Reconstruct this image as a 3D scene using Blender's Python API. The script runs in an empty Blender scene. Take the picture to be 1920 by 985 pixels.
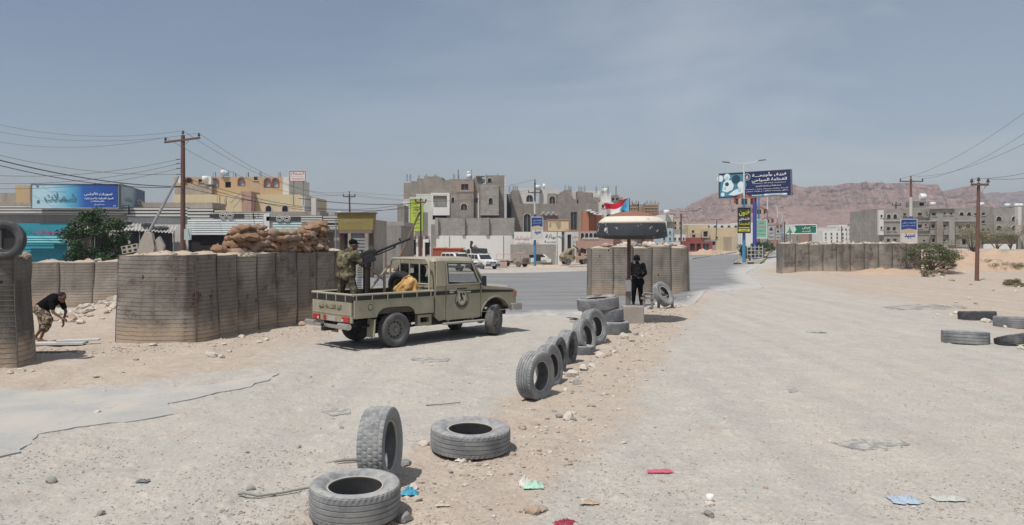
import bpy, bmesh, math, random
import numpy as np
from math import sin, cos, pi, radians, sqrt, atan2
from mathutils import Vector, Matrix, noise
random.seed(7)
R = random.Random(11)
C = bpy.context.scene.collection
SC = bpy.context.scene
# ---------------------------------------------------------------- camera
F, H, HY = 1450.0, 2.48, 450.0          # focal length in photo pixels, eye height, horizon row
cam_d = bpy.data.cameras.new('camera'); cam = bpy.data.objects.new('camera', cam_d); C.objects.link(cam)
cam.location = (0, 0, H); cam.rotation_euler = (radians(90), 0, 0)
cam_d.sensor_width = 36.0; cam_d.lens = 36.0 * F / 1920.0
cam_d.shift_y = -(492.5 - HY) / 1920.0
cam_d.clip_start = 0.1; cam_d.clip_end = 20000
SC.camera = cam
# ---------------------------------------------------------------- light
SUN = Vector((-0.31, -0.40, 1.0)).normalized()      # towards the sun
elev = math.asin(SUN.z); azim = atan2(SUN.x, SUN.y)
sun_d = bpy.data.lights.new('sun', 'SUN'); sun = bpy.data.objects.new('sun', sun_d); C.objects.link(sun)
sun_d.energy = 4.2; sun_d.angle = radians(0.6); sun_d.color = (1.0, 0.97, 0.92)
sun.rotation_euler = (-SUN).to_track_quat('-Z', 'Y').to_euler()
W = bpy.data.worlds.new('World'); SC.world = W; W.use_nodes = True
def build_world():
    nt = W.node_tree; n = nt.nodes; l = nt.links
    bg = n['Background']; out = n['World Output']
    sky = n.new('ShaderNodeTexSky'); sky.sky_type = 'NISHITA'; sky.sun_disc = False
    sky.sun_elevation = elev; sky.sun_rotation = azim
    sky.air_density = 1.0; sky.dust_density = 2.6; sky.ozone_density = 1.0; sky.altitude = 600
    tc = n.new('ShaderNodeTexCoord')
    mp = n.new('ShaderNodeMapping'); mp.inputs['Scale'].default_value = (1.0, 1.0, 3.2)
    mp.inputs['Rotation'].default_value = (0.25, 0.35, 0.2)
    l.new(tc.outputs['Generated'], mp.inputs['Vector'])
    n1 = n.new('ShaderNodeTexNoise'); n1.inputs['Scale'].default_value = 2.2; n1.inputs['Detail'].default_value = 7
    n1.inputs['Roughness'].default_value = 0.52; n1.inputs['Distortion'].default_value = 0.6
    l.new(mp.outputs[0], n1.inputs['Vector'])
    rp = n.new('ShaderNodeValToRGB'); rp.color_ramp.elements[0].position = 0.40; rp.color_ramp.elements[1].position = 0.78
    l.new(n1.outputs['Fac'], rp.inputs[0])
    # veil of thin cloud is thicker towards the east (+X)
    sp = n.new('ShaderNodeSeparateXYZ'); l.new(tc.outputs['Generated'], sp.inputs[0])
    mr = n.new('ShaderNodeMapRange'); mr.inputs[1].default_value = -0.45; mr.inputs[2].default_value = 0.45
    mr.inputs[3].default_value = 0.08; mr.inputs[4].default_value = 1.0
    l.new(sp.outputs['X'], mr.inputs[0])
    mu = n.new('ShaderNodeMath'); mu.operation = 'MULTIPLY'; l.new(rp.outputs[0], mu.inputs[0]); l.new(mr.outputs[0], mu.inputs[1])
    ma = n.new('ShaderNodeMath'); ma.operation = 'MULTIPLY_ADD'; ma.inputs[1].default_value = 0.75; mv = n.new('ShaderNodeMath'); mv.operation = 'MULTIPLY'; mv.inputs[1].default_value = .22; l.new(mr.outputs[0], mv.inputs[0]); l.new(mv.outputs[0], ma.inputs[2])
    l.new(mu.outputs[0], ma.inputs[0])
    # dusty air: pull the clear blue down to the slate colour of the photograph
    hs = n.new('ShaderNodeHueSaturation'); hs.inputs['Saturation'].default_value = SKY_SAT; hs.inputs['Value'].default_value = SKY_VAL
    l.new(sky.outputs[0], hs.inputs['Color'])
    mx = n.new('ShaderNodeMix'); mx.data_type = 'RGBA'
    l.new(ma.outputs[0], mx.inputs[0]); l.new(hs.outputs[0], mx.inputs[6]); mx.inputs[7].default_value = CLOUD
    l.new(mx.outputs[2], bg.inputs['Color']); bg.inputs['Strength'].default_value = 0.1
SKY_SAT, SKY_VAL, CLOUD = 0.95, 0.90, (5.9, 6.35, 6.6, 1)
build_world()
SC.view_settings.view_transform = 'Standard'; SC.view_settings.look = 'None'
SC.view_settings.exposure = 0.0; SC.view_settings.gamma = 1.0
SC.cycles.max_bounces = 6; SC.cycles.volume_bounces = 0; SC.cycles.transparent_max_bounces = 12
SC.cycles.volume_step_rate = 1.0

# ---------------------------------------------------------------- picture <-> place
def S(a, b, x):
    t = min(1, max(0, (x - a) / (b - a))); return t * t * (3 - 2 * t)
def Sn(a, b, x):
    t = np.clip((x - a) / (b - a), 0, 1); return t * t * (3 - 2 * t)
def gz(x, y):
    """height of the ground (without its small relief)"""
    z = -1.75 * S(30, 150, y) * (1 - S(6, 26, x))
    z += 1.45 * S(60, 84, y) * S(27, 38, x) * (1 - S(95, 130, y)) * (0.75 + 0.25 * sin(x * 0.23 + 1))
    z += 0.62 * math.exp(-((x + 12.3) / 1.5) ** 2 - ((y - 24.6) / 1.5) ** 2)
    z += 0.20 * math.exp(-((x - 8.6) / 1.2) ** 2 - ((y - 34.5) / 1.5) ** 2)
    z += 0.28 * math.exp(-((y - 57.2) / 1.5) ** 2) * S(19, 22, x) * (1 - S(33, 38, x))
    return z
def W3(px, py, Y):
    """the point at depth Y seen at photo pixel (px, py)"""
    return Vector(((px - 960) * Y / F, Y, H - (py - HY) * Y / F))
def G(px, py):
    """the ground point seen at photo pixel (px, py)"""
    Y = 3.0
    while Y < 900:
        z = H - (py - HY) * Y / F
        if z <= gz((px - 960) * Y / F, Y): break
        Y *= 1.002
    return Vector(((px - 960) * Y / F, Y, gz((px - 960) * Y / F, Y)))

# ---------------------------------------------------------------- mesh builder
class MB:
    def __init__(s): s.v = []; s.f = []; s.m = []; s.sm = []
    def _add(s, vs, fs, mi=0, smooth=False):
        b = len(s.v); s.v.extend([tuple(p) for p in vs])
        for f in fs: s.f.append([b + i for i in f]); s.m.append(mi); s.sm.append(smooth)
        return s
    def box(s, c, d, rz=0, mi=0, rx=0, ry=0, M=None):
        hx, hy, hz = d[0] / 2, d[1] / 2, d[2] / 2
        vs = [Vector((sx * hx, sy * hy, sz * hz)) for sz in (-1, 1) for sy in (-1, 1) for sx in (-1, 1)]
        T = Matrix.Translation(Vector(c)) @ Matrix.Rotation(rz, 4, 'Z') @ Matrix.Rotation(ry, 4, 'Y') @ Matrix.Rotation(rx, 4, 'X')
        if M is not None: T = M @ T
        return s._add([T @ p for p in vs], [(0, 2, 3, 1), (4, 5, 7, 6), (0, 1, 5, 4), (2, 6, 7, 3), (0, 4, 6, 2), (1, 3, 7, 5)], mi)
    def b2(s, x0, x1, y0, y1, z0, z1, mi=0):
        return s.box(((x0 + x1) / 2, (y0 + y1) / 2, (z0 + z1) / 2), (abs(x1 - x0), abs(y1 - y0), abs(z1 - z0)), mi=mi)
    def tube(s, pts, r, n=8, mi=0, smooth=True, cap=True):
        pts = [Vector(p) for p in pts]; rs = r if isinstance(r, (list, tuple)) else [r] * len(pts)
        vs = []; fs = []; up = Vector((0, 0, 1)); prev = None
        for i, p in enumerate(pts):
            t = (pts[min(i + 1, len(pts) - 1)] - pts[max(i - 1, 0)]).normalized()
            if prev is None:
                a = t.cross(up)
                if a.length < 1e-3: a = t.cross(Vector((1, 0, 0)))
                a.normalize()
            else:
                a = (prev - t * prev.dot(t))
                if a.length < 1e-6: a = t.orthogonal()
                a.normalize()
            prev = a; b = t.cross(a)
            for k in range(n):
                an = 2 * pi * k / n; vs.append(p + (a * cos(an) + b * sin(an)) * rs[i])
        for i in range(len(pts) - 1):
            for k in range(n):
                k2 = (k + 1) % n; fs.append((i * n + k, i * n + k2, (i + 1) * n + k2, (i + 1) * n + k))
        s._add(vs, fs, mi, smooth)
        if cap:
            s._add(vs[:n], [tuple(range(n))[::-1]], mi); s._add(vs[-n:], [tuple(range(n))], mi)
        return s
    def cyl(s, p0, p1, r, n=14, mi=0): return s.tube([p0, p1], r, n, mi)
    def lathe(s, prof, n=32, mi=0, smooth=True, M=None, closed=False, mis=None):
        vs = []; fs = []; k = len(prof)
        for i in range(n):
            a = 2 * pi * i / n
            for r_, z in prof:
                p = Vector((r_ * cos(a), r_ * sin(a), z)); vs.append(M @ p if M is not None else p)
        kk = k if closed else k - 1; b = len(s.v); s.v.extend([tuple(p) for p in vs])
        for i in range(n):
            i2 = (i + 1) % n
            for j in range(kk):
                j2 = (j + 1) % k
                s.f.append([b + i * k + j, b + i2 * k + j, b + i2 * k + j2, b + i * k + j2]); s.m.append(mis[j] if mis else mi); s.sm.append(smooth)
        return s
    def prism(s, poly, axis, d0, d1, mi=0, M=None):
        """extrude a 2D polygon; axis 'y': poly in (x,z); 'x': poly in (y,z); 'z': poly in (x,y)"""
        def P(a, b, d): return Vector((a, d, b)) if axis == 'y' else Vector((d, a, b)) if axis == 'x' else Vector((a, b, d))
        n = len(poly); vs = [P(a, b, d0) for a, b in poly] + [P(a, b, d1) for a, b in poly]
        if M is not None: vs = [M @ p for p in vs]
        fs = [tuple(range(n)), tuple(range(2 * n - 1, n - 1, -1))] + [(i, n + i, n + (i + 1) % n, (i + 1) % n) for i in range(n)]
        return s._add(vs, fs, mi)
    def ring(s, outer, inner, axis, d0, d1, mi=0, M=None):
        """plate with a hole; outer and inner are polygons of equal length"""
        def P(a, b, d): return Vector((a, d, b)) if axis == 'y' else Vector((d, a, b)) if axis == 'x' else Vector((a, b, d))
        n = len(outer); vs = [P(a, b, d) for d in (d0, d1) for pl in (outer, inner) for a, b in pl]
        if M is not None: vs = [M @ p for p in vs]
        fs = []
        for i in range(n):
            j = (i + 1) % n
            fs += [(i, j, n + j, n + i), (2 * n + i, 3 * n + i, 3 * n + j, 2 * n + j), (i, 2 * n + i, 2 * n + j, j), (n + i, n + j, 3 * n + j, 3 * n + i)]
        return s._add(vs, fs, mi)
    def quad(s, a, b, c, d, mi=0): return s._add([a, b, c, d], [(0, 1, 2, 3)], mi)
    def grid(s, fn, nu, nv, mi=0, smooth=True):
        vs = [fn(i / nu, j / nv) for i in range(nu + 1) for j in range(nv + 1)]
        fs = [(i * (nv + 1) + j, (i + 1) * (nv + 1) + j, (i + 1) * (nv + 1) + j + 1, i * (nv + 1) + j + 1) for i in range(nu) for j in range(nv)]
        return s._add(vs, fs, mi, smooth)
    def ell(s, c, r, n=12, mi=0, M=None, smooth=True):
        c = Vector(c); rr = (r, r, r) if not hasattr(r, '__len__') else r; vs = []; fs = []; m = max(4, n // 2)
        for j in range(1, m):
            th = pi * j / m
            for k in range(n):
                ph = 2 * pi * k / n; p = Vector((rr[0] * sin(th) * cos(ph), rr[1] * sin(th) * sin(ph), rr[2] * cos(th)))
                if M is not None: p = M @ p
                vs.append(c + p)
        t = Vector((0, 0, rr[2])); t = M @ t if M is not None else t
        vs.append(c + t); vs.append(c - t); T = len(vs) - 2; B = T + 1
        for k in range(n):
            k2 = (k + 1) % n; fs.append((T, k, k2)); fs.append((B, (m - 2) * n + k2, (m - 2) * n + k))
            for j in range(m - 2): fs.append((j * n + k, (j + 1) * n + k, (j + 1) * n + k2, j * n + k2))
        return s._add(vs, fs, mi, smooth)
    def mesh(s, name, mats, fix=False):
        me = bpy.data.meshes.new(name); me.from_pydata(s.v, [], s.f)
        for m in (mats if isinstance(mats, (list, tuple)) else [mats]): me.materials.append(m)
        me.polygons.foreach_set('material_index', s.m); me.polygons.foreach_set('use_smooth', s.sm)
        if fix:
            bm = bmesh.new(); bm.from_mesh(me); bmesh.ops.recalc_face_normals(bm, faces=bm.faces); bm.to_mesh(me); bm.free()
        me.update(); return me
def xf(o):
    M = Matrix.Translation(o.location) @ o.rotation_euler.to_matrix().to_4x4() @ Matrix.Diagonal(Vector((*o.scale, 1)))
    return xf(o.parent) @ M if o.parent else M
def link(name, me, parent=None):
    o = bpy.data.objects.new(name, me); C.objects.link(o)
    if parent is not None: o.parent = parent
    return o
def part(name, mb, mats, parent, label=None, world=False, fix=True, kind=None, bevel=0):
    if world:
        I = xf(parent).inverted(); mb.v = [tuple(I @ Vector(p)) for p in mb.v]
    o = link(name, mb.mesh(name, mats, fix), parent)
    if label: o['label'] = label
    if kind: o['kind'] = kind
    if bevel: bev(o, bevel)
    return o
def bev(o, w, seg=2):
    m = o.modifiers.new('bevel', 'BEVEL'); m.width = w; m.segments = seg; m.limit_method = 'ANGLE'; m.angle_limit = radians(40); m.harden_normals = False
    return o
def tag(o, label=None, cat=None, group=None, kind=None):
    if label: o['label'] = label
    if cat: o['category'] = cat
    if group: o['group'] = group
    if kind: o['kind'] = kind
    return o
def thing(name, label, cat, loc=(0, 0, 0), rotz=0, group=None, rot=None):
    o = bpy.data.objects.new(name, None); C.objects.link(o); o.empty_display_size = 0.2
    o.location = loc; o.rotation_euler = rot if rot else (0, 0, rotz)
    return tag(o, label, cat, group)
def solo(name, mb, mats, label, cat, loc=(0, 0, 0), rot=(0, 0, 0), group=None, world=False, fix=True, kind=None):
    """a thing that is one mesh; world=True: mb is in world coordinates and is moved to loc"""
    if world: mb.v = [(p[0] - loc[0], p[1] - loc[1], p[2] - loc[2]) for p in mb.v]
    o = link(name, mb.mesh(name, mats, fix)); o.location = loc; o.rotation_euler = rot
    return tag(o, label, cat, group, kind)
def struct(name, mb, mats, parent=None, fix=False):
    o = link(name, mb.mesh(name, mats, fix), parent); o['kind'] = 'structure'; return o
def kids(o): return [c for c in bpy.data.objects if c.parent == o]
def copy_tree(o, parent=None, ch=None):
    ch = ch or {}
    if not ch:
        for c in bpy.data.objects:
            if c.parent: ch.setdefault(c.parent.name, []).append(c)
    c = o.copy(); C.objects.link(c); c.parent = parent
    for k in ch.get(o.name, []): copy_tree(k, c, ch)
    return c

# ---------------------------------------------------------------- materials
def NT(name):
    m = bpy.data.materials.new(name); m.use_nodes = True; nt = m.node_tree
    return m, nt, nt.nodes, nt.links, nt.nodes['Principled BSDF']
def rgba(c): return (c[0], c[1], c[2], 1)
def nz(n, l, sc, det=4, rough=.55, vec=None, dist=0):
    t = n.new('ShaderNodeTexNoise'); t.inputs['Scale'].default_value = sc; t.inputs['Detail'].default_value = det
    t.inputs['Roughness'].default_value = rough; t.inputs['Distortion'].default_value = dist
    if vec is not None: l.new(vec, t.inputs['Vector'])
    return t.outputs['Fac']
def ramp(n, l, fac, a, b, ca=(0, 0, 0), cb=(1, 1, 1)):
    t = n.new('ShaderNodeValToRGB'); e = t.color_ramp.elements
    e[0].position = a; e[1].position = b; e[0].color = rgba(ca); e[1].color = rgba(cb); l.new(fac, t.inputs[0]); return t.outputs[0]
def mixc(n, l, fac, a, b, mode='MIX'):
    t = n.new('ShaderNodeMix'); t.data_type = 'RGBA'; t.blend_type = mode
    for s_, i in ((fac, 0), (a, 6), (b, 7)):
        if isinstance(s_, (int, float)): t.inputs[i].default_value = s_
        elif isinstance(s_, tuple): t.inputs[i].default_value = rgba(s_)
        else: l.new(s_, t.inputs[i])
    return t.outputs[2]
def pos(n, l, scale=(1, 1, 1), rot=(0, 0, 0), obj=False):
    g = n.new('ShaderNodeTexCoord') if obj else n.new('ShaderNodeNewGeometry')
    o = g.outputs['Object'] if obj else g.outputs['Position']
    m = n.new('ShaderNodeMapping'); m.inputs['Scale'].default_value = scale; m.inputs['Rotation'].default_value = rot
    l.new(o, m.inputs['Vector']); return m.outputs[0]
def bump(n, l, p, h, strength=.5, dist=.01):
    b = n.new('ShaderNodeBump'); b.inputs['Strength'].default_value = strength; b.inputs['Distance'].default_value = dist
    l.new(h, b.inputs['Height']); l.new(b.outputs[0], p.inputs['Normal']); return b
MC = {}
def mat(name, col, rough=.85, var=.15, sc=1.5, bmp=.3, bsc=25, bd=.01, col2=None, thr=(.55, .7), sc2=.8, metal=0, spec=.3, streak=0, obj=False, dust=None, dthr=(.45, .75)):
    if name in MC: return MC[name]
    m, nt, n, l, p = NT(name); v = pos(n, l, obj=obj)
    c = mixc(n, l, nz(n, l, sc, 6, .6, v), tuple(x * (1 - var) for x in col), tuple(min(1, x * (1 + var)) for x in col))
    fine = nz(n, l, sc * 12, 4, .7, v)
    c = mixc(n, l, 1.0, c, ramp(n, l, fine, .25, .75, (1 - var * .8,) * 3, (1 + var * .4,) * 3), 'MULTIPLY')
    if col2: c = mixc(n, l, ramp(n, l, nz(n, l, sc2, 7, .62, v, .3), *thr), c, col2)
    if streak:
        vs = pos(n, l, (3.0, 3.0, .22), obj=obj)
        c = mixc(n, l, ramp(n, l, nz(n, l, 1.2, 6, .65, vs), .48, .75), c, mixc(n, l, streak, c, (.10, .085, .07)))
    if dust: # dust lies on faces that look up and in patches
        g = n.new('ShaderNodeNewGeometry'); sp = n.new('ShaderNodeSeparateXYZ'); l.new(g.outputs['Normal'], sp.inputs[0])
        a = n.new('ShaderNodeMath'); a.operation = 'MULTIPLY_ADD'; a.inputs[1].default_value = .25; l.new(sp.outputs['Z'], a.inputs[0])
        l.new(nz(n, l, sc * 2.2, 6, .6, v), a.inputs[2]); c = mixc(n, l, ramp(n, l, a.outputs[0], *dthr), c, dust)
    l.new(c, p.inputs['Base Color']); p.inputs['Roughness'].default_value = rough; p.inputs['Metallic'].default_value = metal
    p.inputs['Specular IOR Level'].default_value = spec
    if bmp: bump(n, l, p, nz(n, l, bsc, 5, .6, v), bmp, bd)
    MC[name] = m; return m
def glass(name, col=(.03, .035, .04), alpha=.55):
    if name in MC: return MC[name]
    m, nt, n, l, p = NT(name); p.inputs['Base Color'].default_value = rgba(col); p.inputs['Roughness'].default_value = .06
    p.inputs['Alpha'].default_value = alpha; p.inputs['Specular IOR Level'].default_value = .6; MC[name] = m; return m

# ---------------------------------------------------------------- Arabic lettering
_AR = {}
def _b(base, cp, dual):  # isolated, final, (initial, medial)
    _AR[base] = (cp, cp + 1) + ((cp + 2, cp + 3) if dual else (None, None))
for ch, cp, d in [('آ', 0xFE81, 0), ('أ', 0xFE83, 0), ('ؤ', 0xFE85, 0), ('إ', 0xFE87, 0), ('ئ', 0xFE89, 1), ('ا', 0xFE8D, 0), ('ب', 0xFE8F, 1), ('ة', 0xFE93, 0),
                  ('ت', 0xFE95, 1), ('ث', 0xFE99, 1), ('ج', 0xFE9D, 1), ('ح', 0xFEA1, 1), ('خ', 0xFEA5, 1), ('د', 0xFEA9, 0), ('ذ', 0xFEAB, 0), ('ر', 0xFEAD, 0), ('ز', 0xFEAF, 0),
                  ('س', 0xFEB1, 1), ('ش', 0xFEB5, 1), ('ص', 0xFEB9, 1), ('ض', 0xFEBD, 1), ('ط', 0xFEC1, 1), ('ظ', 0xFEC5, 1), ('ع', 0xFEC9, 1), ('غ', 0xFECD, 1), ('ف', 0xFED1, 1), ('ق', 0xFED5, 1),
                  ('ك', 0xFED9, 1), ('ل', 0xFEDD, 1), ('م', 0xFEE1, 1), ('ن', 0xFEE5, 1), ('ه', 0xFEE9, 1), ('و', 0xFEED, 0), ('ى', 0xFEEF, 0), ('ي', 0xFEF1, 1)]: _b(ch, cp, d)
_AR['ـ'] = (0x640,) * 4
def shape(s):
    out = []; i = 0; prev = False
    while i < len(s):
        ch = s[i]
        if ch not in _AR: out.append(ch); prev = False; i += 1; continue
        nxt = s[i + 1] if i + 1 < len(s) else ' '
        if ch == 'ل' and nxt in 'اأإ':
            cp = {'ا': 0xFEFB, 'أ': 0xFEF7, 'إ': 0xFEF9}[nxt]; out.append(chr(cp + (1 if prev else 0))); prev = False; i += 2; continue
        f = _AR[ch]; jn = f[2] is not None and nxt in _AR
        out.append(chr(f[3] if prev and jn else f[1] if prev else f[2] if jn else f[0])); prev = jn; i += 1
    return ''.join(out[::-1]) if any(c in _AR for c in s) else s
_TX = {}
def lettering(txt, width, height, res=1, bold=0):
    """mesh data (verts, faces) of a line of writing, centred, fitted to width x height in the XZ plane facing -Y"""
    key = (txt, res, bold)
    if key not in _TX:
        c = bpy.data.curves.new('writing', 'FONT'); c.body = shape(txt); c.resolution_u = res; c.offset = bold
        o = bpy.data.objects.new('writing', c); C.objects.link(o); bpy.context.view_layer.update()
        dg = bpy.context.evaluated_depsgraph_get(); me = o.evaluated_get(dg).to_mesh()
        vs = [tuple(v.co) for v in me.vertices]; fs = [tuple(p.vertices) for p in me.polygons]
        o.evaluated_get(dg).to_mesh_clear(); bpy.data.objects.remove(o); bpy.data.curves.remove(c); _TX[key] = (vs, fs)
    vs, fs = _TX[key]
    x0 = min(v[0] for v in vs); x1 = max(v[0] for v in vs); y0 = min(v[1] for v in vs); y1 = max(v[1] for v in vs)
    kx = width / (x1 - x0); kz = height / (y1 - y0)
    return [((v[0] - (x0 + x1) / 2) * kx, 0, (v[1] - (y0 + y1) / 2) * kz) for v in vs], fs
def write(mb, txt, M, w, h, mi=0, res=1, bold=0.012):
    vs, fs = lettering(txt, w, h, res, bold); mb._add([M @ Vector(v) for v in vs], fs, mi); return mb
# ================================================================ GROUND
def vnoise(x, y, seed=0):
    """smooth value noise, numpy"""
    xi = np.floor(x).astype(np.int64); yi = np.floor(y).astype(np.int64); xf_ = x - xi; yf = y - yi
    def h(a, b):
        n_ = (a * 374761393 + b * 668265263 + seed * 1442695041) & 0xFFFFFFFF
        n_ = ((n_ ^ (n_ >> 13)) * 1274126177) & 0xFFFFFFFF
        return ((n_ ^ (n_ >> 16)) & 0xFFFF) / 65535.0
    u = xf_ * xf_ * (3 - 2 * xf_); v = yf * yf * (3 - 2 * yf)
    return (h(xi, yi) * (1 - u) + h(xi + 1, yi) * u) * (1 - v) + (h(xi, yi + 1) * (1 - u) + h(xi + 1, yi + 1) * u) * v
def fbm(x, y, o=4, seed=0, g=.5):
    s = 0; a = 1; t = 0
    for k in range(o): s = s + a * vnoise(x * 2 ** k, y * 2 ** k, seed + k); t += a; a *= g
    return s / t
def gz_np(x, y):
    z = -1.75 * Sn(30, 150, y) * (1 - Sn(6, 26, x))
    z = z + 1.45 * Sn(60, 84, y) * Sn(27, 38, x) * (1 - Sn(95, 130, y)) * (0.75 + 0.25 * np.sin(x * 0.23 + 1))
    z = z + 0.62 * np.exp(-((x + 12.3) / 1.5) ** 2 - ((y - 24.6) / 1.5) ** 2)
    z = z + 0.20 * np.exp(-((x - 8.6) / 1.2) ** 2 - ((y - 34.5) / 1.5) ** 2)
    z = z + 0.28 * np.exp(-((y - 57.2) / 1.5) ** 2) * Sn(19, 22, x) * (1 - Sn(33, 38, x))
    return z
def sand_mask(x, y):
    """1 where loose sand lies, 0 where the worn grey road surface shows"""
    w = (fbm(x * .5, y * .5, 4, 5) - .5) * 1.6
    # strip of sand along the line of tyres: from the near tyres to the guard post
    cx = np.interp(y, [4, 7.5, 9, 12, 16, 20, 24, 30, 40], [-1.2, -.8, -.2, .9, 1.9, 2.9, 3.8, 5.2, 8])
    hw = np.interp(y, [4, 8, 12, 18, 24, 34, 44], [1.0, 1.15, 1.1, 1.2, 1.7, 2.6, 1.5])
    m = 1 - Sn(hw * .7, hw * 1.25, np.abs(x - cx + w * .5))
    # sand at the foot of the left barriers
    edge = np.interp(y, [4, 10, 13, 15, 18, 22, 27, 32, 36], [-30, -9.8, -7.4, -4.9, -5.0, -4.4, -3.6, -4.5, -9])
    m = np.maximum(m, (1 - Sn(-.8, .9, x - edge + w)) * Sn(8.5, 10.5, y))
    # the right verge and everything beyond the barriers
    e2 = np.interp(y, [5, 12, 20, 28, 40, 55, 60, 90, 200], [30, 18, 13.2, 15.0, 16.5, 19, 19, 31, 60])
    m = np.maximum(m, Sn(-1.2, 1.6, x - e2 + w * 1.5))
    m = np.maximum(m, Sn(88, 94, y) * .9)
    m = np.maximum(m, Sn(62, 66, y) * (1 - Sn(-12, -9, x)))
    m = np.maximum(m, (1 - Sn(0, 6, y)) * .3)
    return m
def build_ground():
    th_f = np.linspace(radians(90 - 44), radians(90 + 44), 620)
    th_b = np.linspace(radians(90 + 44), radians(360 + 90 - 44), 60)[1:-1]
    th = np.concatenate([th_f, th_b]); nt_ = len(th)
    rr = [0.0]; r_ = 1.2
    rr += list(np.geomspace(1.2, 5.2, 10, endpoint=False)) + list(np.geomspace(5.2, 40, 560, endpoint=False)) + list(np.geomspace(40, 130, 150, endpoint=False)) + list(np.geomspace(130, 2500, 40))
    rr = np.array(rr); nr = len(rr)
    X = rr[1:, None] * np.cos(th)[None, :]; Y = rr[1:, None] * np.sin(th)[None, :]
    Z = gz_np(X, Y); m = sand_mask(X, Y)
    near = 1 - Sn(60, 140, Y)
    fb = fbm(X * .35, Y * .35, 3, 21); f1 = fbm(X * 2.1, Y * 2.1, 4, 31); f2 = fbm(X * 9, Y * 9, 3, 41); f3 = fbm(X * 23, Y * 23, 2, 51)
    lump = np.maximum(f2 - .62, 0) * .10
    Z = Z + near * ((fb - .5) * .09 + (f1 - .5) * (.016 + .06 * m) + (f2 - .5) * (.008 + .012 * m) + lump * (.4 + .6 * (1 - m)) + (f3 - .5) * .007)
    road = np.clip(asphalt_mask(X, Y), 0, 1); Z = Z - road * .07 * near
    verts = np.concatenate([[[0, 0, 0]], np.stack([X, Y, Z], -1).reshape(-1, 3)])
    a = np.arange(nr - 2)[:, None] * nt_ + 1; j = np.arange(nt_)[None, :]; j2 = (j + 1) % nt_
    q = np.stack([a + j, a + nt_ + j, a + nt_ + j2, a + j2], -1).reshape(-1, 4)
    tri = np.stack([np.zeros(nt_, int), 1 + np.arange(nt_), 1 + (np.arange(nt_) + 1) % nt_], -1)
    me = bpy.data.meshes.new('ground'); nv = len(verts)
    me.vertices.add(nv); me.vertices.foreach_set('co', verts.astype(np.float32).ravel())
    nl = q.size + tri.size; me.loops.add(nl); me.loops.foreach_set('vertex_index', np.concatenate([q.ravel(), tri.ravel()]).astype(np.int32))
    npol = len(q) + len(tri); me.polygons.add(npol)
    st = np.concatenate([np.arange(len(q)) * 4, q.size + np.arange(len(tri)) * 3]).astype(np.int32)
    me.polygons.foreach_set('loop_start', st)
    me.update(calc_edges=True); me.polygons.foreach_set('use_smooth', np.ones(npol, bool))
    at = me.attributes.new('sand', 'FLOAT', 'POINT'); at.data.foreach_set('value', np.concatenate([[.3], m.ravel()]).astype(np.float32))
    me.materials.append(mat_ground()); me.validate()
    o = link('ground', me); o['kind'] = 'structure'
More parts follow.
